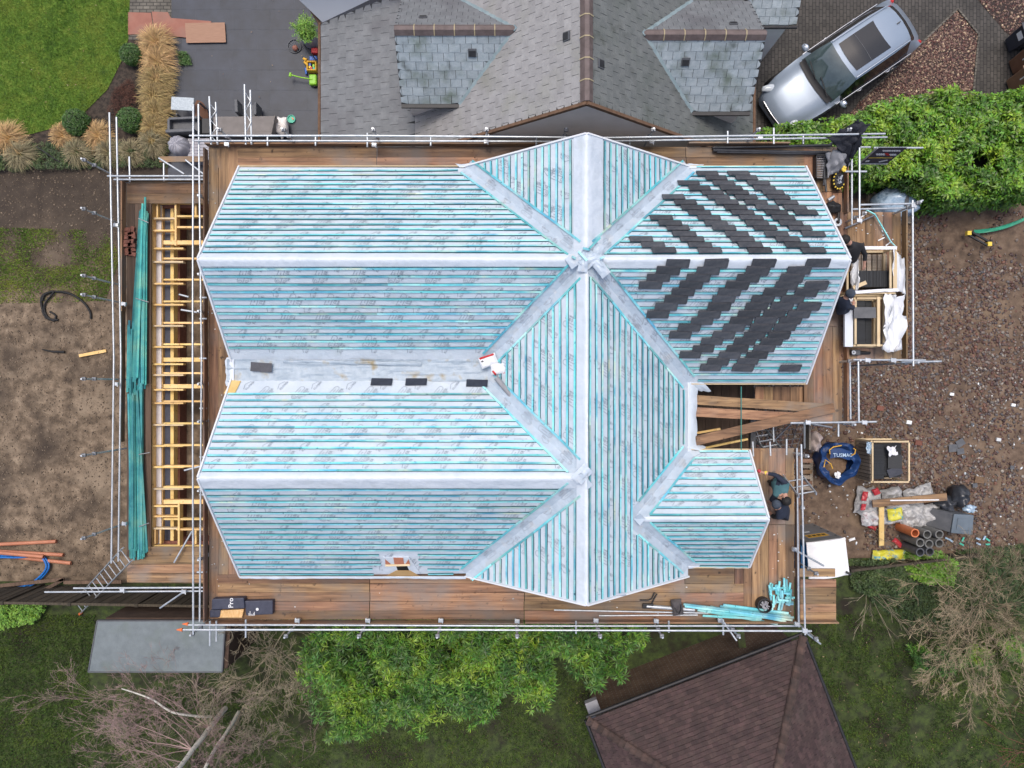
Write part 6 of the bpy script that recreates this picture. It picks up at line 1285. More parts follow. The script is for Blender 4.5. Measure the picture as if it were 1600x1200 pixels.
# ground crate of slates
z1_ = 1.0; xx = lambda px, z=1.0: (px-800)*(CAMZ-z)/FPX; yy_ = lambda py, z=1.0: (600-py)*(CAMZ-z)/FPX
c3 = slate_crate('slate_crate', 'tall timber crate of dark slates standing on the pebbles below the loading bay', xx(1363), yy_(753), xx(1420), yy_(690), 0, z1_, [(xx(1365), xx(1384), yy_(749), yy_(694), .9, 'y')], frame='timber_pale', group='crates of slates')
mb = MB()
for i in range(11): x0 = xx(1363)-.02; y0_ = yy_(753)+i*(yy_(690)-yy_(753))/11; mb.box(x0-.02, y0_, .08, x0, y0_+.09, .95)
mb.part('side_slat', 'timber_grey', c3)
for (a_, b_, y_, h_) in ((1386, 1400, 745, .80), (1401, 1417, 748, .70)):
    mb = MB(); n_ = int((yy_(694)-yy_(y_))/.0085)
    for i in range(n_): mb.box(xx(a_)+rnd.uniform(-.006, .006), yy_(y_)+i*.0085, .1, xx(b_)+rnd.uniform(-.006, .006), yy_(y_)+i*.0085+.0062, h_+rnd.uniform(-.012, .012))
    mb.part('slates', 'slate_edge', c3)
mb = MB(); mb.beam((xx(1391), yy_(722), .86), (xx(1412), yy_(722), .90), .40, .03); mb.part('loose_slates', 'slate_edge', c3)
mb = MB(); mb.beam((xx(1392), yy_(742), .84), (xx(1412), yy_(734), .88), .26, .03); mb.part('loose_slates', 'slate_blue', c3)
cloth('plastic_scrap', [(1385, 698), (1398, 698), (1402, 710), (1390, 714)], 1.0, 'bag_white', 'white plastic scrap lying inside the ground crate', 'scrap', 31, amp=.03)
cloth('plastic_sheet', [(1352, 690), (1364, 690), (1362, 712), (1354, 706)], .95, 'blue_film', 'torn film on the left side of the ground crate', 'film', 33, amp=.05)
# heap of bags under plastic
mk('sack_grey', [(.25, .25, .25), (.42, .42, .42), (.14, .14, .15)], scale=6, rough=.35, bump=1, bs=9, det=8); mk('sack_red', [(.35, .02, .03), (.5, .05, .06)], scale=5, rough=.4)
mk('sack_print', [(.34, .34, .35), (.55, .55, .56), (.25, .05, .06)], scale=9, rough=.4, bump=.8, bs=9, lo=.35, hi=.75)
for i, (px, py, lx, ly, h, rot, mat, z, lb) in enumerate(((1352, 782, .70, .62, .3, 1.4, 'sack_grey', 0, 'grey plastic wrapped sack at the left end of the heap'), (1368, 806, .85, .42, .3, .1, 'sack_print', 0, 'printed grey cement sack below the brown plank, left end'), (1388, 774, .5, .42, .35, .2, 'sack_grey', .05, 'grey sack with red corner under the brown plank'), (1432, 772, .75, .42, .25, .3, 'sack_grey', 0, 'shiny grey sack above the brown plank near the black bags'), (1421, 806, .62, .60, .32, .1, 'sack_grey', 0, 'grey plastic sack below the brown plank, middle'), (1449, 805, .50, .62, .32, .15, 'sack_grey', 0, 'grey plastic sack below the brown plank, right end'), (1400, 800, .6, .5, .25, 0, 'sack_print', .0, 'printed sack half hidden beneath the yellow sack'))):
    w = W(px, py, z); mb = MB(); mb.pillow((w.x, w.y, w.z), lx*1.2, ly*1.22, h, rot, i+3, amp=.07, n=16); mb.solo('sack', mat, lb, 'sack', 'heap of plastic covered sacks', smooth=60)
for (px, py, lx, ly, rot, lb, z) in ((1350, 775, .28, .16, 1.4, 'upper red patch of packaging on the left sack', .33), (1348, 792, .2, .14, 1.5, 'lower red patch of packaging on the left sack', .33), (1368, 768, .2, .2, .5, 'red and white packet between the two top sacks', .35), (1363, 822, .28, .2, -.5, 'red packet on the soil below the heap', .02), (1402, 848, .35, .16, -.6, 'red and white packet left of the grey pipes', .02)):
    w = W(px, py, z); mb = MB(); mb.pillow((w.x, w.y, w.z), lx, ly, .08, rot, px, amp=.03); mb.solo('packet', 'sack_red', lb, 'packet', smooth=60)
mb = MB(); mb.beam(W(1363, 787, .55), W(1479, 776, .55), .22, .05); mb.solo('plank', 'plank_x', 'brown plank lying across the heap of sacks', 'plank')
mb = MB(); mb.beam(W(1391, 782, .59), W(1467, 781, .59), .035, .02); mb.solo('trim', 'white', 'thin white trim on the brown plank', 'trim')
mb = MB(); mb.beam(W(1377, 792, .45), W(1377, 852, .12), .15, .05); mb.solo('plank', 'timber', 'yellow timber leaning off the heap towards the pipes', 'timber')
mk('sack_yellow', [(.55, .52, .04), (.62, .58, .08), (.05, .32, .48)], scale=4.5, rough=.45, bump=.6, lo=.42, hi=.62, det=2)
w = W(1396, 803, .38); mb = MB(); mb.pillow((w.x, w.y, w.z), .45, .38, .18, .15, 5, amp=.03); mb.solo('cement_bag', 'sack_yellow', 'yellow and blue cement bag on top of the heap', 'sack', smooth=60)
w = W(1386, 866, 0); mb = MB(); mb.pillow((w.x, w.y, w.z), 1.02, .32, .22, .03, 9, amp=.04, n=14); mb.solo('cement_bag', 'sack_yellow', 'long yellow and blue cement bag lying below the pipes', 'sack', smooth=60)
mk('rubble_sack', [(.02, .023, .03), (.05, .055, .065)], scale=6, rough=.3, bump=1, bs=8)
for (px, py, rx, ry, h, lb) in ((1478, 787, .30, .26, .3, 'black rubble sack at the right end of the heap'), (1497, 775, .26, .34, .38, 'taller black rubble sack above the grey tank')):
    mb = MB(); mb.lump(W(px, py, h*.8), (rx, ry, h), .22, px, 20, 12, flat=h*.8); mb.solo('rubble_sack', 'rubble_sack', lb, 'sack', smooth=60)
mk('tank', [(.09, .12, .15), (.13, .165, .20)], scale=3, rough=.5, bump=.2)
t = thing('grey_bin', 'square blue grey bin right of the pipes and sacks', 'bin', W(1485, 812, 0), group=None); Q = [W(1491, 803, .75), W(1522, 805, .75), W(1520, 836, .75), W(1486, 833, .75)]; k_ = .95
mb = MB(); mb.add([(q.x*k_-.06, q.y*k_-.02, 0) for q in Q]+[tuple(q-Vector((0, 0, .06))) for q in Q], [(0, 1, 5, 4), (1, 2, 6, 5), (2, 3, 7, 6), (3, 0, 4, 7)]); mb.part('bin_body', 'dgrey', t, bev=.02)
mb = MB(); mb.slab(Q, .06); mb.part('lid', 'tank', t, bev=.02); C = sum(Q, Vector())/4; mb = MB(); mb.slab([C.lerp(q, .6)+Vector((0, 0, .02)) for q in Q], .03); mb.part('lid_panel', 'tank', t, bev=.01)
mb = MB(); mb.lump(W(1515, 795, .5), (.16, .12, .1), .3, 4); mb.solo('plastic_scrap', 'blue_film', 'glossy film scrap above the square bin', 'scrap', smooth=60)
# clay and plastic pipes standing upright
mk('pipe_grey', [(.14, .14, .135), (.2, .2, .19)], scale=5, rough=.7); mk('pipe_orange', [(.55, .16, .06), (.62, .2, .08)], scale=5, rough=.5)
PN = ['orange pipe standing at the upper left of the pipe stack', 'grey pipe in the top row, middle', 'grey pipe in the top row, right', 'grey pipe in the middle row, left', 'grey pipe in the middle row, centre', 'grey pipe in the middle row, right', 'dark pipe in the bottom row, left', 'dark pipe in the bottom row, right']
for i, (x, y, m_) in enumerate(((1430, 833, 'pipe_orange'), (1449, 835, 'pipe_grey'), (1468, 835, 'pipe_grey'), (1438, 848, 'pipe_grey'), (1452, 850, 'pipe_grey'), (1468, 849, 'pipe_grey'), (1438, 863, 'dgrey'), (1453, 862, 'dgrey'))):
    L_ = .85; w = W(x, y, L_); mb = MB(); mb.ring((w.x-.03, w.y+.02, 0), (.03/.85, -.02/.85, 1), .095, .128, L_, 24); mb.solo('pipe', m_, PN[i], 'pipe', 'stack of upright pipes', smooth=40)
# portable toilet
mk('door_grey', [(.17, .175, .18), (.21, .215, .22)], scale=3, rough=.5); mk('toilet_blue', [(.01, .09, .22), (.015, .11, .26)], scale=3, rough=.4); mk('white_roof', [(.80, .81, .83), (.86, .87, .88)], scale=3, rough=.3)
T = [W(1264, 850, 2.25), W(1324, 842, 2.25), W(1331, 900, 2.25), W(1268, 907, 2.25)]
t = thing('portable_toilet', 'portable toilet with white roof, grey door and blue side, seen from above', 'toilet', ((T[0].x+T[2].x)/2, (T[0].y+T[2].y)/2, 0)); B_ = [Vector((q.x, q.y, 0)) for q in T]; C = sum(B_, Vector())/4
B_ = [C+(q-C)*.96 for q in B_]; zt2 = 2.1
def quadslab(nm, i, j, mat, par=t): 
    mb = MB(); a, b = B_[i], B_[j]; n_ = (b-a).cross(Vector((0, 0, 1))).normalized()*.02; mb.add([a-n_, b-n_, b-n_+Vector((0, 0, zt2)), a-n_+Vector((0, 0, zt2)), a+n_, b+n_, b+n_+Vector((0, 0, zt2)), a+n_+Vector((0, 0, zt2))], [(0, 1, 2, 3), (7, 6, 5, 4), (0, 4, 5, 1), (1, 5, 6, 2), (2, 6, 7, 3), (3, 7, 4, 0)]); return mb.part(nm, mat, par)
dr = quadslab('door', 0, 1, 'door_grey'); quadslab('side_panel', 1, 2, 'toilet_blue'); quadslab('back_panel', 2, 3, 'toilet_blue'); quadslab('side_panel', 3, 0, 'toilet_blue')
def ondoor(u0, u1, z0, z1, mat, nm, off=.03):
    a = B_[0].lerp(B_[1], u0); b = B_[0].lerp(B_[1], u1); n_ = Vector((0, 1, 0))*off; mb = MB(); mb.add([a+n_+Vector((0, 0, z0)), b+n_+Vector((0, 0, z0)), b+n_+Vector((0, 0, z1)), a+n_+Vector((0, 0, z1))], [(0, 1, 2, 3)]); return mb.part(nm, mat, dr, local=True)
ondoor(.2, .78, 1.35, 1.72, 'sign_yellow' if False else 'toy_yellow', 'sign_panel', .04); ondoor(.15, .83, 1.28, 1.8, 'grey', 'sign_frame', .035); ondoor(.34, .5, .95, 1.08, 'white', 'notice', .035)
for k_ in range(4): ondoor(.24+.13*k_, .33+.13*k_, 1.46, 1.60, 'black', 'sign_mark', .045)
for z in (.35, .8, 1.25, 1.75): ondoor(.88, .94, z, z+.06, 'black', 'hinge', .04)
mb = MB(); U_ = T[1]-T[0]; V_ = T[3]-T[0]
mb.grid(24, 20, lambda u, v: tuple(T[0]+U_*(u*1.02-.01)+V_*(v*1.02-.01)+Vector((0, 0, -.12+.16*(1-(2*u-1)**2)*1.0-.08*abs(v-.5)+.008*math.sin(v*22)+(-.0)*u))))
mb.part('roof', 'white_roof', t, smooth=60); mb = MB(); mb.prism([(q.x, q.y) for q in T], 2.06, 2.12); mb.part('roof_rim', 'white_roof', t)
w = T[2]+Vector((-.1, .08, .0)); mb = MB(); mb.tube([w+Vector((0, 0, -.1)), w+Vector((0, 0, .12))], .035, 8); mb.part('vent_pipe', 'black', t)
mb = MB(); mb.beam((C.x-.62, C.y-.5, 1.0), (C.x-.62, C.y+.3, 1.0), .1, 1.9); mb.solo('blue_panel', 'toilet_blue', 'dark blue panel standing left of the portable toilet', 'panel')
mb = MB(); w = W(1332, 843, .05); mb.pillow((w.x, w.y, .0), .2, .08, .05, .3, 4); mb.solo('bottle', 'white', 'white bottle lying on the mud by the toilet', 'bottle', smooth=60)
# broken slates on the pebbles
for i, (x, y, s_, a) in enumerate(((1489, 700, .26, .2), (1500, 692, .24, .7), (1500, 705, .2, .3), (1505, 714, .1, .5), (1522, 758, .14, .3), (1580, 730, .12, .1), (1518, 663, .09, .6))):
    w = W(x, y, .05); mb = MB(); ca, sa = math.cos(a), math.sin(a); mb.prism([(w.x+u*ca-v*sa, w.y+u*sa+v*ca) for u, v in ((-s_*.6, -s_*.4), (s_*.5, -s_*.5), (s_*.6, s_*.35), (-s_*.4, s_*.5))], .05+.008*i, .06+.008*i)
    mb.solo('broken_slate', 'dgrey', ['left', 'upper', 'lower right', 'smallest', 'separate', 'far right', 'upper lone'][i]+' piece of broken grey slate on the pebbles', 'slate', 'broken slates on the pebbles')
for i, (x, y, s_, m_) in enumerate(((1357, 685, .13, 'sand'), (1487, 616, .07, 'white'), (1583, 633, .07, 'litter'), (1560, 687, .08, 'litter'), (1420, 660, .09, 'litter'), (1530, 750, .16, 'sand'), (1435, 692, .12, 'brick_red'), (1375, 638, .12, 'brick_red'))):
    w = W(x, y, .04); mb = MB(); mb.prism([(w.x-s_, w.y-s_*.5), (w.x+s_*.8, w.y-s_*.7), (w.x+s_, w.y+s_*.5), (w.x-s_*.7, w.y+s_*.8)], .0, .07); mb.solo('rubble_piece', m_, ['pale sandy block by the scaffold foot', 'white scrap up on the pebbles', 'pale scrap at the right edge', 'small greenish scrap on the soil', 'whitish crumpled scrap right of the scaffold tube', 'sandy stone right of the square bin', 'dark red brick piece near the ground crate', 'brick piece below the loading bay'][i], 'rubble', bev=.01)
for i in range(9):
    x, y = 1475+rnd.uniform(0, 75), 838+rnd.uniform(0, 22); a = rnd.uniform(0, 3); mb = MB(); w = W(x, y, .05); mb.beam(w, w+Vector((math.cos(a)*.14, math.sin(a)*.14, 0)), .05, .02); mb.solo('plastic_strip', 'toy_teal' if i % 2 else 'blue_film', 'short turquoise or blue plastic strip in the litter below the square bin, %s' % ['first', 'second', 'third', 'fourth', 'fifth', 'sixth', 'seventh', 'eighth', 'ninth'][i], 'strip', 'turquoise strips below the square bin')
# ================================================================= LEFT GROUND THINGS
mb = MB(); P_ = [(91, 500, .03), (73, 497, .04), (66, 482, .04), (65, 465, .05), (76, 457, .05), (97, 456, .05), (116, 462, .05), (132, 474, .05), (141, 488, .04), (142, 498, .03)]
def smooth(P_, n_=6):
    P_ = [Vector(p) for p in P_]; out = []
    for i in range(len(P_)-1):
        p0, p1, p2, p3 = P_[max(0, i-1)], P_[i], P_[i+1], P_[min(len(P_)-1, i+2)]
        for k in range(n_): t_ = k/n_; out.append(.5*((2*p1)+(p2-p0)*t_+(2*p0-5*p1+4*p2-p3)*t_*t_+(3*p1-p0-3*p2+p3)*t_**3))
    return out+[P_[-1]]
mb.tube(smooth([W(*p) for p in P_]), .035, 8); P2 = [(66, 470, .07), (70, 460, .08), (84, 456, .09), (70, 475, .06), (72, 492, .04), (84, 501, .04), (87, 493, .04), (78, 487, .04)]
mb.tube(smooth([W(*p) for p in P2]), .03, 8); mb.solo('hose', 'rubber', 'thick black hose curled on the weeds of the left plot', 'hose', smooth=60)
mb = MB(); mb.beam(W(124, 556, .05), W(166, 548, .05), .09, .05); mb.solo('timber_offcut', 'timber', 'yellow timber offcut on the bare soil of the left plot', 'timber')
mb = MB(); mb.tube([W(66, 546, .05), W(80, 549, .06), W(101, 550, .05)], [.015, .03, .04], 6); mb.solo('stick', 'rubber', 'charred dark stick left of the yellow offcut', 'stick')
mk('pipe_terra', [(.42, .16, .09), (.5, .21, .12)], scale=4, rough=.5)
for i, (a, b, z) in enumerate((((-30, 852), (88, 846), .10), ((-30, 860), (99, 867), .10), ((-30, 861), (68, 870), .24), ((20, 870), (111, 880), .08))):
    mb = MB(); A, B = W(*a, z), W(*b, z); mb.ring(A, B-A, .045, .056, (B-A).length, 16); mb.solo('drain_pipe', 'pipe_terra', ['topmost terracotta drain pipe at the lower left', 'second terracotta drain pipe from the top', 'terracotta pipe lying over the blue coil', 'lowest terracotta drain pipe, longest to the right'][i], 'pipe', 'terracotta drain pipes', smooth=40)
mk('pipe_blue', [(.01, .13, .45), (.015, .17, .55)], scale=4, rough=.4)
for k_ in range(2):
    mb = MB(); P_ = [(-30+k_*2, 875), (0, 868+k_*3), (30, 868+k_*3), (58, 866+k_*2), (72-k_*3, 874+k_), (76-k_*4, 888), (62-k_*2, 905-k_*2), (40, 918-k_*3), (0, 924-k_*2), (-30, 925-k_)]
    mb.tube(smooth([W(x, y, .12+.05*k_) for x, y in P_]), .032, 8); mb.solo('water_pipe', 'pipe_blue', ('outer turn of the blue water pipe at the left edge', 'inner turn of the blue water pipe at the left edge')[k_], 'pipe', smooth=60)
# ================================================================= VEGETATION
mk('laurel', [(.05, .13, .008), (.11, .25, .015), (.25, .38, .03)], scale=1.6, rough=.45, var=.5, hue=.02, world=True, big=((.03, .09, .012), 1.1, .5, .75))
mk('laurel_deep', [(.03, .085, .01), (.075, .18, .014), (.20, .32, .02)], scale=1.1, rough=.5, var=.55, hue=.025, world=True, big=[((.035, .10, .02), 1.0, .52, .74), ((.24, .33, .02), 1.6, .62, .76)])
mk('leaf_dull', [(.03, .06, .02), (.07, .11, .03)], scale=3, rough=.6, var=.5, hue=.02, world=True); mk('leaf_lime', [(.12, .28, .03), (.22, .4, .05)], scale=3, rough=.5, var=.4, hue=.02, world=True)
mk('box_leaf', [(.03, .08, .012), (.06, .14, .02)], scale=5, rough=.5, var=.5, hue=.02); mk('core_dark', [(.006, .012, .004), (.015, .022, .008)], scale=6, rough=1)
mk('straw', [(.42, .26, .11), (.55, .38, .18)], scale=3, rough=.7, var=.4, hue=.01); mk('straw_olive', [(.30, .22, .09), (.42, .31, .13)], scale=3, rough=.75, var=.45, hue=.012); mk('straw_grey', [(.20, .18, .10), (.34, .28, .16)], scale=3, rough=.8, var=.45, hue=.012)
mk('bark', [(.12, .10, .07), (.30, .27, .21)], scale=9, rough=.9, bump=.6, var=.2); mk('bark_pale', [(.52, .49, .42), (.74, .71, .63), (.82, .80, .72)], scale=5, rough=.85, bump=.4, big=((.05, .045, .04), 9, .62, .68)); mk('twig_pink', [(.20, .135, .125), (.34, .24, .22)], scale=2, rough=.9, var=.35); mk('twig_grey', [(.20, .17, .12), (.36, .31, .22)], scale=2, rough=.9, var=.35); mk('twig_olive', [(.22, .17, .11), (.40, .32, .21)], scale=2, rough=.85, var=.35); mk('twig_red', [(.10, .035, .03), (.18, .07, .05)], scale=2, rough=.9, var=.35)
def leafarr(P, D, L, Wd, rs, droop=.25):
    n = len(P); D = D/np.linalg.norm(D, axis=1)[:, None]; up = np.tile([0, 0, 1.], (n, 1)); S = np.cross(D, up)+rs.normal(0, .15, (n, 3)); S /= np.linalg.norm(S, axis=1)[:, None]+1e-9
    L = L*rs.uniform(.7, 1.25, n); Wd = Wd*rs.uniform(.7, 1.2, n); Nn = np.cross(S, D)
    a = P; t = P+D*L[:, None]-Nn*0+np.array([0, 0, -1.])*(L*droop)[:, None]; m = P+D*(L*.5)[:, None]; l = m+S*Wd[:, None]/2+Nn*(Wd*.12)[:, None]; r = m-S*Wd[:, None]/2+Nn*(Wd*.12)[:, None]
    V = np.stack([a, l, t, r], 1).reshape(-1, 3); F = np.arange(n*4).reshape(-1, 4); return V, F
def solo_np(name, V, F, mat, label, cat, kind=None, group=None, mi=None):
    c = np.array([(V[:, 0].min()+V[:, 0].max())/2, (V[:, 1].min()+V[:, 1].max())/2, V[:, 2].min()]); o = npobj(name, V-c, F, mat, mi=mi); o.location = c; return tagit(o, label, cat, group, kind)
def rosettes(C, Nrm, per, L, Wd, rs, spread=.9, up=.5):
    n = len(C); a = (np.arange(per)[None, :]*2.4+rs.uniform(0, 6.28, (n, 1))); el = rs.uniform(-.1, spread, (n, per)); Nn = Nrm/np.linalg.norm(Nrm, axis=1)[:, None]
    T = np.cross(Nn, np.array([.3, .2, 1.0])); T /= np.linalg.norm(T, axis=1)[:, None]; B = np.cross(Nn, T)
    D = (T[:, None]*np.cos(a)[..., None]+B[:, None]*np.sin(a)[..., None])*np.cos(el)[..., None]+Nn[:, None]*np.sin(el)[..., None]*up*2
    P = np.repeat(C[:, None], per, 1)+D*.01; return leafarr(P.reshape(-1, 3), D.reshape(-1, 3), L, Wd, rs)
# laurel hedge
hz = 1.75
hedge = thing('hedge', 'broad bright green laurel hedge between the driveway and the rubble plot', 'hedge', (13.5, 6.9, 0))
HP_ = [(1202, 199), (1225, 197), (1290, 193), (1335, 184), (1378, 166), (1410, 156), (1470, 143), (1530, 152), (1570, 148), (1640, 132), (1640, 300), (1600, 297), (1540, 302), (1490, 310), (1445, 290), (1428, 272), (1345, 268), (1310, 240), (1205, 214)]
HW = [(v.x, v.y) for v in WP(HP_, hz)]
def hedgeh(x, y): return hz+.30*nz(x, y, .9, 3)+.30*nz(x, y, 2.6, 7)-(1.1 if (x-W(1530, 248, hz).x)**2/.16+(y-W(1530, 248, hz).y)**2/.10 < 1 else 0)
mb = MB(); sh_ = [(x*.975+.25 if False else x, y) for x, y in HW]; cxh, cyh = sum(p[0] for p in HW)/len(HW), sum(p[1] for p in HW)/len(HW)
inner = [(p[0]+(cxh-p[0])*.02, p[1]+(cyh-p[1])*.10) for p in HW]
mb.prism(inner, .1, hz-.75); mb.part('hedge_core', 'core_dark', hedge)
rs = np.random.RandomState(3); X_, Y_ = scatter(HW, 5600, rs); Z_ = np.array([hedgeh(x, y) for x, y in zip(X_, Y_)]); kk = np.array([nz(x, y, 3.4, 11) > -.30 for x, y in zip(X_, Y_)]); X_, Y_, Z_ = X_[kk], Y_[kk], Z_[kk]; lay = rs.uniform(0, 1, len(X_))**1.7*.55; Z_ -= lay
N_ = np.stack([np.array([-.9*(nz(x+.1, y, .8, 3)-nz(x-.1, y, .8, 3))*2+rs.normal(0, .3) for x, y in zip(X_, Y_)]), rs.normal(0, .35, len(X_)), np.ones(len(X_))], 1)
V, F = rosettes(np.stack([X_, Y_, Z_], 1), N_, 7, .15, .056, rs)
o = npobj('foliage', V, F, 'laurel', hedge)
# hedge sides
E = []
for i in range(len(HW)):
    a, b = np.array(HW[i]), np.array(HW[(i+1) % len(HW)]); L_ = np.linalg.norm(b-a); k = int(L_*110)
    t_ = rs.uniform(0, 1, k); p = a+(b-a)*t_[:, None]; n_ = np.array([(b-a)[1], -(b-a)[0]])/L_
    if inpoly(*( (a+b)/2+n_*.05), HW): n_ = -n_
    z = rs.uniform(.05, hz, k); off = rs.uniform(-.12, .14, k)
    E.append(np.concatenate([p+n_*off[:, None], z[:, None], np.tile([n_[0], n_[1]], (k, 1))], 1))
E = np.concatenate(E); V, F = rosettes(E[:, :3], np.stack([E[:, 3], E[:, 4], np.full(len(E), .5)], 1), 7, .12, .05, rs); npobj('side_foliage', V, F, 'laurel', hedge)
# box balls
for (px, py, r_, lb) in ((119, 191, .38, 'clipped box ball at the edge of the lawn'), (202, 187, .36, 'clipped box ball partly under the dry grasses'), (202, 83, .30, 'clipped box ball beside the reddish panels')):
    w = W(px, py, .35); rs = np.random.RandomState(px); n = 900; D = rs.normal(0, 1, (n, 3)); D /= np.linalg.norm(D, axis=1)[:, None]; k = D[:, 2] > -.5; D = D[k]
    C = D*np.array([r_, r_, r_*.9])*rs.uniform(.84, 1.03, (len(D), 1))+np.array([w.x, w.y, r_*.85]); V, F = rosettes(C, D, 5, .05, .025, rs)
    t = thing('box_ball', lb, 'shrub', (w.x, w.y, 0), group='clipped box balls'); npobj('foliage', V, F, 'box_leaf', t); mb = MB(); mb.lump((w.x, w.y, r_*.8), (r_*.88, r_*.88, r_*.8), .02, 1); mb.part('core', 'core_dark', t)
# pot plant
w, t = POT; rs = np.random.RandomState(9); C = np.stack([w.x+rs.normal(0, .14, 260), w.y+rs.normal(0, .16, 260)+.02, .45+rs.uniform(0, .35, 260)], 1); V, F = rosettes(C, np.stack([rs.normal(0, .5, 260), rs.normal(0, .5, 260), np.ones(260)], 1), 7, .08, .022, rs); npobj('plant', V, F, 'leaf_lime', t)
# ornamental grasses
def tuft(px, py, r_, n, mat, label, seed, h=.5, group='dry ornamental grasses', name='ornamental_grass'):
    w = W(px, py, .25); rs = np.random.RandomState(seed); a = rs.uniform(0, 6.283, n); L_ = r_*rs.uniform(.45, 1.12, n); hh = h*rs.uniform(.6, 1.2, n)*(1.15-.55*L_/r_); b0 = rs.uniform(0, .09, n); wd_ = rs.uniform(.004, .008, n)
    a2 = a+rs.normal(0, .25, n); cx, cy = w.x+b0*np.cos(a), w.y+b0*np.sin(a); ps = []
    for f, g in ((0, 0), (.45, .95), (.8, .95), (1.0, .62)):
        aa = a+(a2-a)*f; ps.append(np.stack([cx+np.cos(aa)*L_*f, cy+np.sin(aa)*L_*f, hh*g+.0], 1))
    S = np.stack([-np.sin(a), np.cos(a), np.zeros(n)], 1); V = []
    for i, p in enumerate(ps): k = [1, .9, .6, .1][i]; V += [p-S*wd_[:, None]*k, p+S*wd_[:, None]*k]
    V = np.stack(V, 1).reshape(-1, 3); b = np.arange(n)[:, None]*8; F = np.concatenate([b+np.array([[0, 1, 3, 2]]), b+np.array([[2, 3, 5, 4]]), b+np.array([[4, 5, 7, 6]])]).reshape(-1, 4)
    return solo_np(name, V, F, mat, label, 'grass', group=group)
TF = [(243, 66, .60, 'straw', 'topmost'), (246, 96, .62, 'straw', 'second from top'), (245, 124, .60, 'straw_olive', 'third from top'), (241, 150, .55, 'straw_olive', 'fourth from top'), (244, 174, .55, 'straw_olive', 'fifth from top'), (240, 200, .52, 'straw_olive', 'sixth from top'), (238, 222, .48, 'straw_grey', 'lowest')]
for i, (x, y, r_, m_, lb) in enumerate(TF): tuft(x, y, r_, 900, m_, 'tan grass tussock in the column beside the patio, %s' % lb, 40+i)
for i, (x, y, r_, m_, lb) in enumerate(((12, 216, .60, 'straw', 'tan grass tussock at the far left edge'), (97, 212, .42, 'straw', 'tan tussock under the box ball'), (153, 212, .50, 'straw', 'orange tan tussock left of the scaffold tubes'), (30, 240, .55, 'straw_grey', 'faded grass tussock below the left edge one'), (120, 238, .50, 'straw_grey', 'faded tussock in the low border'), (170, 238, .5, 'straw_grey', 'faded tussock behind the scaffold tubes'), (205, 238, .45, 'straw_grey', 'faded tussock right of the scaffold tubes'))): tuft(x, y, r_, 620, m_, lb, 60+i)
def shrub(name, pts, n, L_, wd_, mat, label, zmax, seed, cat='shrub', kind=None, per=6, twigs=None):
    P = [(v.x, v.y) for v in WP(pts, zmax*.6)]; rs = np.random.RandomState(seed); X_, Y_ = scatter(P, n, rs); Z_ = np.array([max(.03, zmax*(.55+.6*nz(x, y, 1.6, seed)+.25*nz(x, y, 4, seed))) for x, y in zip(X_, Y_)])*rs.uniform(.45, 1, n)
    C = np.stack([X_, Y_, Z_], 1); V, F = rosettes(C, np.stack([rs.normal(0, .5, n), rs.normal(0, .5, n), np.ones(n)], 1), per, L_, wd_, rs); return solo_np(name, V, F, mat, label, cat, kind=kind)
shrub('low_planting', [(-20, 228), (60, 222), (260, 222), (262, 258), (130, 262), (-20, 266)], 1500, .06, .025, 'leaf_dull', 'low mixed greenery along the border of the left plot', .35, 4, kind='stuff', cat='planting')
shrub('shrub', [(-20, 935), (60, 925), (68, 950), (50, 975), (-20, 985)], 900, .06, .035, 'leaf_lime', 'yellow green shrub at the left edge below the blue pipe', .6, 6)
shrub('shrub', [(90, 932), (180, 932), (180, 942), (90, 942)], 160, .05, .03, 'leaf_lime', 'small mossy shrub at the fence foot by the ladder', .3, 7)
mk('shrub_red', [(.05, .02, .014), (.10, .045, .03)], scale=3, rough=.9, var=.5)
shrub('shrub', [(175, 135), (205, 120), (215, 160), (180, 185), (168, 172)], 500, .05, .015, 'shrub_red', 'dark reddish brown shrub in the bark bed', .3, 8)
shrub('shrub', [(272, 78), (292, 80), (296, 98), (280, 100)], 120, .06, .02, 'box_leaf', 'small dark plant at the patio edge beside the grasses', .3, 12)
shrub('bush', [(1330, 882), (1400, 875), (1430, 900), (1400, 940), (1340, 925)], 1300, .075, .035, 'leaf_dull', 'dull green bush below the portable toilet', .7, 9)
shrub('bush', [(1415, 868), (1470, 864), (1500, 885), (1490, 915), (1430, 905)], 900, .11, .035, 'leaf_lime', 'bright green leafy bush below the pipes', .8, 10)
shrub('ivy', [(1500, 860), (1640, 850), (1640, 960), (1540, 960), (1480, 920)], 2600, .055, .03, 'leaf_dull', 'mossy ivy ground cover at the right edge above the bare shrubs', .45, 11, kind='stuff', cat='ivy')
shrub('ivy', [(1335, 905), (1500, 900), (1560, 960), (1460, 990), (1370, 950)], 1700, .055, .03, 'leaf_dull', 'dark ivy under the bare shrubs at lower right', .35, 21, kind='stuff', cat='ivy')
for (pts, lb, sd) in (([(1425, 1015), (1475, 1010), (1512, 1030), (1500, 1055), (1455, 1065), (1430, 1045)], 'fresh green leafy sprig under the bare shrub, left one', 13), ([(1520, 1015), (1555, 1020), (1552, 1048), (1525, 1045)], 'fresh green leafy sprig under the bare shrub, middle one', 14), ([(1560, 1000), (1610, 1000), (1610, 1035), (1575, 1030)], 'fresh green leafy sprig under the bare shrub at the right edge', 15)):
    shrub('leafy_sprig', pts, 170, .13, .026, 'laurel_deep', lb, .9, sd)
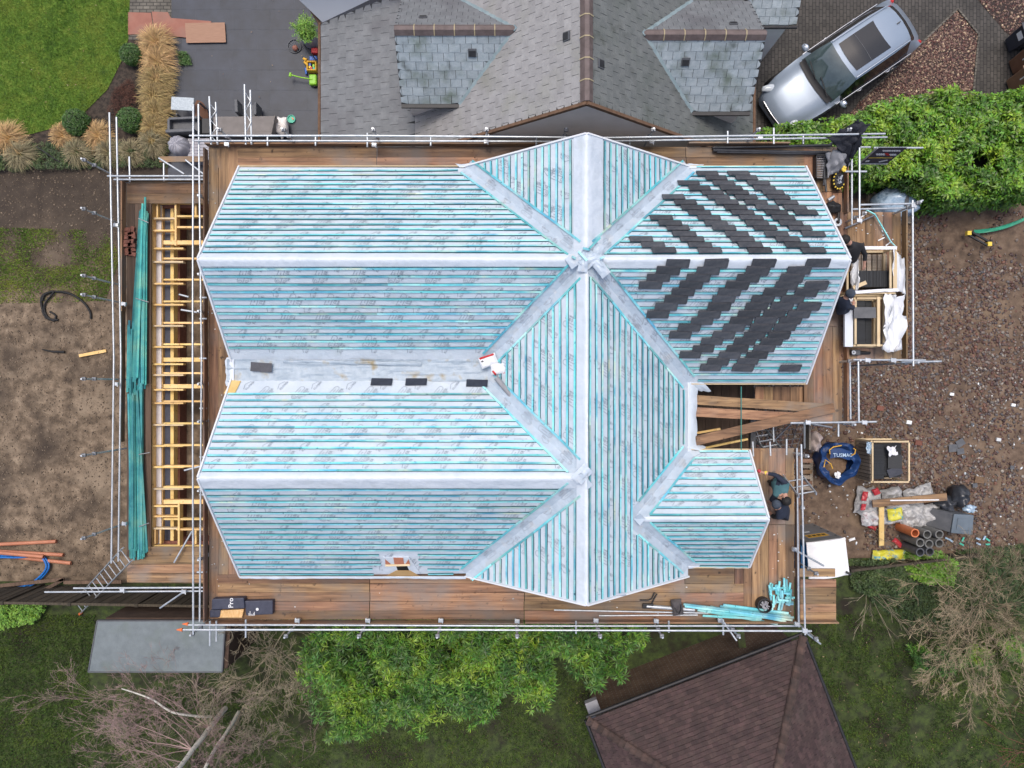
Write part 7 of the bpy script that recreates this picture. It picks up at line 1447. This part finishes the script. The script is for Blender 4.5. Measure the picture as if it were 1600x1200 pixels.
# branching
def branches(mb, p, d, L_, r_, depth, rs, nseg=3, kids=(2, 4), ang=.6, shrink=.68, rmin=.004, wob=.18, mi=0, grav=0.0, n=4):
    pts = [p.copy()]; rad = [r_]; q = p.copy(); dd = d.copy()
    for i in range(nseg): dd = (dd+Vector((rs.gauss(0, wob), rs.gauss(0, wob), rs.gauss(0, wob)+grav))).normalized(); q = q+dd*(L_/nseg); pts.append(q.copy()); rad.append(max(rmin, r_*(1-.5*(i+1)/nseg)))
    mb.tube(pts, rad, n if r_ > .02 else 3, mi, caps=False)
    if depth <= 0: return
    for k in range(rs.randint(*kids)):
        t_ = rs.uniform(.35, 1); j = min(nseg-1, int(t_*nseg)); s = pts[j].lerp(pts[j+1], t_*nseg-j)
        ax_ = Vector((rs.gauss(0, 1), rs.gauss(0, 1), rs.gauss(0, .6))).normalized(); nd = (dd+ax_*ang*rs.uniform(.7, 1.5)).normalized()
        branches(mb, s, nd, L_*shrink*rs.uniform(.7, 1.15), max(rmin, rad[j+1]*.7), depth-1, rs, nseg, kids, ang, shrink, rmin, wob, mi, grav, n)
# laurel tree below the scaffold
tree = thing('evergreen_tree', 'large bright green evergreen with long narrow leaves below the bottom scaffold', 'tree', (-1.1, -7.8, 0))
rs = np.random.RandomState(17); TP = [(470, 1010), (505, 985), (560, 975), (720, 970), (860, 965), (990, 975), (1016, 1000), (1006, 1024), (978, 1034), (975, 1062), (940, 1078), (905, 1060), (870, 1072), (858, 1118), (832, 1118), (800, 1080), (775, 1098), (772, 1122), (735, 1132), (700, 1118), (672, 1150), (655, 1165), (640, 1150), (605, 1146), (560, 1152), (512, 1158), (492, 1122), (488, 1098), (462, 1078), (470, 1040)]
zc = 2.5; TW = [(v.x, v.y) for v in WP(TP, zc)]; X_, Y_ = scatter(TW, 4600, rs)
cl = np.array([nz(x, y, 1.15, 5) for x, y in zip(X_, Y_)]); cl2 = np.array([nz(x, y, 2.6, 15) for x, y in zip(X_, Y_)]); k = (cl > -.42) & (cl2 > -.40); X_, Y_, cl = X_[k], Y_[k], cl[k]
Z_ = zc+.95*cl+.55*cl2[k]-rs.uniform(0, 1, len(X_))**1.5*1.5
V, F = rosettes(np.stack([X_, Y_, Z_], 1), np.stack([rs.normal(0, .6, len(X_)), rs.normal(0, .6, len(X_))-.3, np.ones(len(X_))], 1), 9, .19, .034, rs, spread=.8); npobj('crown', V, F, 'laurel_deep', tree)
mb = MB(); r0 = random.Random(3)
for (px, py) in ((560, 1060), (640, 1060), (720, 1040), (800, 1020), (900, 1020)):
    w = W(px, py, 0); base = Vector((w.x*.97, w.y*.9, 0)); branches(mb, base, Vector((r0.gauss(0, .2), r0.gauss(0, .2), 1)).normalized(), 1.2, .05, 3, r0, 3, (3, 4), .7, .62, grav=.05)
mb.part('trunk', 'bark', tree)
# birches at the lower left: pale leaning-looking trunks, pink twigs
def birch(name, label, base, top, r_, seed, twig, zones, nt, bark='bark_pale', first=None):
    t = thing(name, label, 'tree', base); a, b = Vector(base), Vector(top); mb = MB(); rs = random.Random(seed); n_ = 14; pts = [a.lerp(b, i/n_)+Vector((.05*nz(i*.5, seed, 1, 1), .05*nz(i*.5, seed, 1, 5), 0)) for i in range(n_+1)]
    mb.tube(pts, [r_*(1-.65*i/n_) for i in range(n_+1)], 10); mb.part('trunk', bark, t, smooth=60)
    mb = MB(); rs = random.Random(seed+1)
    for i in range(nt):
        z = zones[i % len(zones)]; s = pts[min(n_, int(z[0]*n_))]; tgt = W(z[1]+rs.gauss(0, z[4]), z[2]+rs.gauss(0, z[4]), z[3]); d = tgt-s
        branches(mb, s, d.normalized(), d.length*rs.uniform(.6, .9), z[5]*.75, 5, rs, 4, (2, 4), .5, .56, .0024, .12)
    mb.part('branch', twig, t); return t
birch('birch', 'birch with a pale leaning trunk and pink twigs at the lower left', W(352, 1106, 0), Vector((-8.75, -10.4, 8)), .08, 5, 'twig_pink', [(.18, 180, 1075, 2.2, 16, .022), (.22, 190, 1040, 2.4, 18, .02), (.3, 230, 1090, 2.6, 25, .02), (.2, 270, 1050, 2.3, 20, .016), (.35, 160, 1150, 2.8, 20, .018), (.4, 210, 1180, 3.2, 22, .02)], 16)
mb = MB(); lp_ = smooth([W(330, 1120, 1.0), W(300, 1118, 1.7), W(268, 1112, 2.2), W(240, 1094, 2.5), W(215, 1084, 2.7), W(190, 1076, 2.9)]); mb.tube(lp_, [.04-.028*i_/(len(lp_)-1) for i_ in range(len(lp_))], 8); mb.solo('birch_branch', 'bark_pale', 'pale bare limb reaching left from the leaning birch', 'branch', smooth=60)
birch('birch', 'birch with two slender trunks right of the leaning one', W(372, 1112, 0), Vector((-8.2, -11.3, 8)), .055, 15, 'twig_pink', [(.25, 340, 1180, 2.6, 24, .018), (.2, 400, 1160, 2.5, 24, .018), (.3, 300, 1190, 3, 24, .018)], 9)
birch('sapling', 'thin bare sapling close to the second birch', W(381, 1105, 0), Vector((-7.9, -11.9, 8)), .045, 25, 'twig_grey', [(.2, 430, 1150, 2, 24, .014), (.25, 380, 1185, 2, 20, .014)], 5, bark='bark')
# gnarled bare shrub by the shed
def bareshrub(name, label, base, targets, mat, seed, depth=4, r_=.02, kids=(2, 4), ang=.5, cat='shrub', wob=.14, shrink=.62, rmin=.0045):
    rs = random.Random(seed); mb = MB()
    for (x, y, z) in targets:
        tgt = W(x, y, z); s = Vector(base)+Vector((rs.gauss(0, .1), rs.gauss(0, .1), 0)); d = tgt-s; branches(mb, s, d.normalized(), d.length*.8, r_, depth, rs, 4, kids, ang, shrink, rmin, wob)
    return mb.solo(name, mat, label, cat)
bareshrub('bare_shrub', 'gnarled leafless grey shrub between the shed and the evergreen', W(425, 1010, 0), [(380, 1010, 2), (400, 1040, 2.2), (370, 1060, 2), (440, 1060, 2), (420, 1090, 2), (455, 1030, 1.8), (395, 995, 2.2), (440, 1000, 2), (450, 1085, 1.5), (365, 1035, 2)], 'twig_grey', 4, kids=(3, 5), ang=.7, wob=.22)
bareshrub('bare_shrub', 'wide leafless shrub with olive stems at the right edge', W(1530, 945, 0), [(1440, 930, 1.6), (1450, 980, 1.8), (1480, 1005, 1.8), (1520, 1015, 1.8), (1570, 1010, 1.8), (1610, 990, 1.6), (1610, 950, 1.8), (1560, 900, 1.8), (1500, 900, 1.8), (1460, 905, 1.6), (1490, 960, 2.4), (1580, 970, 2.4), (1545, 1000, 2.4), (1500, 940, 2.0), (1520, 975, 2.2), (1555, 950, 2.2), (1540, 920, 2.0), (1590, 930, 2.0), (1470, 990, 1.8), (1510, 1000, 2.2), (1560, 985, 2.0), (1600, 970, 2.0)], 'twig_olive', 8, r_=.015, kids=(2, 4), ang=.45, rmin=.003, depth=5)
bareshrub('bare_shrub', 'smaller fan shaped leafless shrub left of the wide one', W(1358, 925, 0), [(1345, 965, 1.2), (1360, 985, 1.3), (1385, 985, 1.3), (1410, 975, 1.3), (1420, 985, 1.5), (1400, 960, 1.2), (1335, 955, 1), (1420, 940, 1.2), (1375, 960, 1.6)], 'twig_grey', 9, depth=2, r_=.012, kids=(1, 3), ang=.25, wob=.06)
bareshrub('bare_shrub', 'reddish leafless shrub at the bottom right corner', W(1640, 1180, 0), [(1590, 1110, 1), (1560, 1150, 1), (1580, 1180, 1), (1600, 1080, 1.2)], 'twig_red', 10, depth=3, r_=.012)
# dead leaf mass under twigs (bottom left) : fine dry brush
bareshrub('bare_shrub', 'thicket of fine brown twigs at the bottom edge below the shed', W(300, 1240, 0), [(160, 1140, 1.4), (200, 1110, 1.4), (250, 1130, 1.6), (300, 1150, 1.6), (340, 1170, 1.4), (380, 1190, 1.4), (430, 1150, 1.2), (140, 1190, 1.2), (220, 1180, 1.8), (280, 1200, 1.8)], 'twig_pink', 12, depth=5, r_=.010, kids=(2, 4), ang=.5, rmin=.0024)

# ================================================================= PEOPLE
mk('skin', [(.46, .25, .18), (.52, .30, .22)], scale=8, rough=.55); mk('hoodie_black', [(.012, .012, .015), (.03, .03, .034)], scale=6, rough=.85, bump=.4); mk('hoodie_navy', [(.012, .018, .035), (.025, .033, .06)], scale=6, rough=.85, bump=.4); mk('vest_teal', [(.045, .12, .14), (.07, .17, .19)], scale=6, rough=.85, bump=.4); mk('trousers', [(.015, .015, .018), (.035, .035, .04)], scale=6, rough=.85, bump=.4); mk('hair_black', [(.006, .005, .005), (.02, .017, .015)], scale=30, rough=.7); mk('cap_navy', [(.03, .04, .06), (.06, .08, .11)], scale=9, rough=.85); mk('boot', [(.03, .022, .015), (.05, .04, .03)], scale=9, rough=.8)
def person(label, J, mats, cap=None, capmat=None, cuff=None):
    """J: joints in world space. One continuous skin surface; regions coloured by the nearest bone."""
    t = thing('person', label, 'person', (J['pelvis'].x, J['pelvis'].y, J['foot_l'].z-.05))
    V, E, Rr, reg = [], [], [], []
    def vtx(p, r_, g): V.append(Vector(p)); Rr.append(r_); reg.append(g); return len(V)-1
    def chain(a, pts):
        for p, r_, g in pts: b = vtx(p, r_, g); E.append((a, b)); a = b
        return a
    pel = vtx(J['pelvis'], .15, 'leg'); fwd = (J['head']-J['neck']).normalized()
    mid = J['pelvis'].lerp(J['chest'], .5)
    ch = chain(pel, [(mid, .145, 'torso'), (J['chest'], .165, 'torso')]); nk = chain(ch, [(J['neck'], .065, 'torso'), (J['neck'].lerp(J['head'], .35), .06, 'skin')]); hd = chain(nk, [(J['head'], .098, 'skin'), (J['head']+fwd*.09, .082, 'skin')])
    face = J['face'].normalized(); f1 = chain(hd-0, [(J['head']+face*.10, .022, 'skin')])
    hand_parts = []
    for s in ('l', 'r'):
        sh_, el, ha = J['sh_'+s], J['el_'+s], J['ha_'+s]; d = (ha-el).normalized(); wr = ha-d*.05
        k = chain(ch, [(sh_, .085, 'torso'), (sh_.lerp(el, .5), .066, 'arm'), (el, .056, 'arm'), (el.lerp(wr, .6), .045, 'arm'), (wr, .034, 'hand'), (ha+d*.03, .036, 'hand')])
        side_ = d.cross(Vector((0, 0, 1))); side_ = side_.normalized() if side_.length > .1 else Vector((1, 0, 0)); dn_ = side_.cross(d).normalized()
        for q, (o_, l_) in enumerate(((-.032, .062), (-.011, .075), (.011, .07), (.031, .055))):
            b0 = ha+d*.055+side_*o_; chain(k, [(b0, .011, 'hand'), (b0+d*l_*.55-dn_*.012, .0095, 'hand'), (b0+d*l_*.8-dn_*.04, .008, 'hand')])
        tb = ha+side_*(-.045)-dn_*.01; chain(k, [(tb, .012, 'hand'), (tb+d*.045-side_*.012-dn_*.015, .010, 'hand')])
        hp = J['hip_'+s]; kn, ft = J['kn_'+s], J['foot_'+s]
        a_ = chain(pel, [(hp, .105, 'leg'), (hp.lerp(kn, .5), .085, 'leg'), (kn, .066, 'leg'), (kn.lerp(ft, .5), .058, 'leg'), (ft+Vector((0, 0, .06)), .045, 'leg')]); tf = J.get('toe', Vector((-1, 0, 0))); chain(a_, [(ft+tf*.08+Vector((0, 0, .0)), .045, 'boot'), (ft+tf*.18, .035, 'boot')])
    me = bpy.data.meshes.new('body'); me.from_pydata([tuple(v) for v in V], E, []); o = bpy.data.objects.new('tmp', me); sc.collection.objects.link(o)
    m = o.modifiers.new('skin', 'SKIN'); m.use_smooth_shade = True
    for i, sv in enumerate(me.skin_vertices[0].data): sv.radius = (Rr[i], Rr[i]); sv.use_root = (i == 0)
    m2 = o.modifiers.new('sub', 'SUBSURF'); m2.levels = 2; m2.render_levels = 2
    dg = bpy.context.evaluated_depsgraph_get(); me2 = bpy.data.meshes.new_from_object(o.evaluated_get(dg)); bpy.data.objects.remove(o)
    keys = ['torso', 'arm', 'hand', 'skin', 'leg', 'boot']; 
    me2.materials.clear()
    for k in keys: me2.materials.append(MT[mats.get(k, 'skin')])
    segs = [(V[a], V[b], reg[b]) for a, b in E]
    for pgon in me2.polygons:
        c = pgon.center; best = 1e9; g = 'torso'
        for a, b, r_ in segs:
            ab = b-a; t_ = max(0, min(1, (c-a).dot(ab)/max(1e-9, ab.length_squared))); dd = (c-(a+ab*t_)).length
            if dd < best: best = dd; g = r_
        pgon.material_index = keys.index(g); pgon.use_smooth = True
    body_ = bpy.data.objects.new('body', me2); link(body_, t); body_.location = -t.location
    hdp = J['head']+fwd*.045; mb = MB(); up_ = fwd
    # hair or hat hugging the back and top of the skull
    mb.lump(hdp-face*.018+fwd*.02, (.112, .112, .112), .03, 2, 16, 12); mb.part('hat' if cap == 'hat' else 'hair', capmat or 'hair_black', t, smooth=60)
    sd_ = face.cross(fwd).normalized()
    for k in (-1, 1):
        mb = MB(); mb.lump(J['head']+face*.092+sd_*k*.032+fwd*.03, (.012, .012, .01), 0, 1, 8, 6); mb.part('eye', 'black', t); mb = MB(); mb.lump(J['head']+sd_*k*.10, (.018, .018, .03), 0, 1, 8, 6); mb.part('ear', 'skin', t)
    mb = MB(); mb.beam(J['head']+face*.098-fwd*.03-sd_*.02, J['head']+face*.098-fwd*.03+sd_*.02, .008, .008); mb.part('mouth', 'red', t)
    if cuff: 
        for a, m_, r_ in cuff: mb = MB(); mb.lump(a, (r_, r_, r_*.8), .05, 2, 10, 8); mb.part('cuff', m_, t, smooth=60)
    return t
zf = ZD+.07
def Jd(**k): return {a: (W(*b) if not isinstance(b, Vector) else b) for a, b in k.items()}
person('person in black hoodie and hat bending over the loading bay crate, arm reaching down', Jd(pelvis=(1329, 402, 5.15), chest=(1334, 386, 5.6), neck=(1328, 380, 5.78), head=(1322, 376, 5.84), face=Vector((-.8, .1, -.5)), sh_l=(1322, 390, 5.62), el_l=(1313, 378, 5.4), ha_l=(1309, 364, 5.3), sh_r=(1344, 384, 5.6), el_r=(1352, 398, 5.35), ha_r=(1350, 416, 5.2), hip_l=(1324, 404, 5.1), hip_r=(1333, 406, 5.1), kn_l=(1322, 392, 4.75), kn_r=(1330, 398, 4.75), foot_l=(1323, 400, zf), foot_r=(1331, 408, zf), toe=Vector((0, 1, 0))), dict(torso='hoodie_black', arm='hoodie_black', hand='skin', skin='skin', leg='trousers', boot='boot'), 'hat', 'hair_black')
person('person in navy clothes and grey blue cap crouched between roof edge and slate crates', Jd(pelvis=(1316, 484, 4.85), chest=(1316, 472, 5.25), neck=(1321, 465, 5.42), head=(1326, 461, 5.5), face=Vector((.7, .1, -.6)), sh_l=(1309, 468, 5.25), el_l=(1306, 460, 5.1), ha_l=(1311, 457, 5.0), sh_r=(1325, 477, 5.25), el_r=(1332, 482, 5.05), ha_r=(1334, 474, 4.95), hip_l=(1312, 486, 4.8), hip_r=(1321, 487, 4.8), kn_l=(1308, 472, 4.75), kn_r=(1318, 474, 4.75), foot_l=(1309, 480, zf), foot_r=(1318, 484, zf), toe=Vector((0, 1, 0))), dict(torso='hoodie_navy', arm='hoodie_navy', hand='skin', skin='skin', leg='hoodie_navy', boot='boot'), 'hat', 'cap_navy')
person('person in teal vest and dark sleeves reaching towards the small wing verge, one red glove', Jd(pelvis=(1214, 752, 5.0), chest=(1222, 764, 5.35), neck=(1226, 772, 5.45), head=(1227, 779, 5.5), face=Vector((-.75, -.3, -.45)), sh_l=(1229, 757, 5.4), el_l=(1212, 742, 5.3), ha_l=(1189, 738, 5.15), sh_r=(1212, 773, 5.35), el_r=(1205, 781, 5.15), ha_r=(1213, 786, 5.0), hip_l=(1219, 748, 4.95), hip_r=(1208, 754, 4.95), kn_l=(1213, 744, 4.7), kn_r=(1205, 757, 4.7), foot_l=(1221, 746, zf), foot_r=(1210, 752, zf), toe=Vector((-1, 0, 0))), dict(torso='vest_teal', arm='hoodie_navy', hand='skin', skin='skin', leg='trousers', boot='boot'), 'hair', 'hair_black', [(W(1197, 739, 5.2), 'yellow', .05), (W(1186, 736, 5.15), 'sack_red', .045)])
person('person in black with dark beanie crouching low below the teal vest worker', Jd(pelvis=(1230, 802, 4.85), chest=(1221, 798, 5.25), neck=(1217, 793, 5.4), head=(1214, 790, 5.45), face=Vector((-.8, .1, -.6)), sh_l=(1222, 786, 5.25), el_l=(1213, 781, 5.05), ha_l=(1203, 784, 4.9), sh_r=(1216, 807, 5.2), el_r=(1209, 808, 5.0), ha_r=(1203, 801, 4.85), hip_l=(1229, 797, 4.8), hip_r=(1228, 808, 4.8), kn_l=(1212, 796, 4.75), kn_r=(1214, 806, 4.75), foot_l=(1222, 798, zf), foot_r=(1222, 808, zf), toe=Vector((-1, 0, 0))), dict(torso='hoodie_navy', arm='hoodie_black', hand='skin', skin='skin', leg='trousers', boot='boot'), 'hat', 'cap_navy')
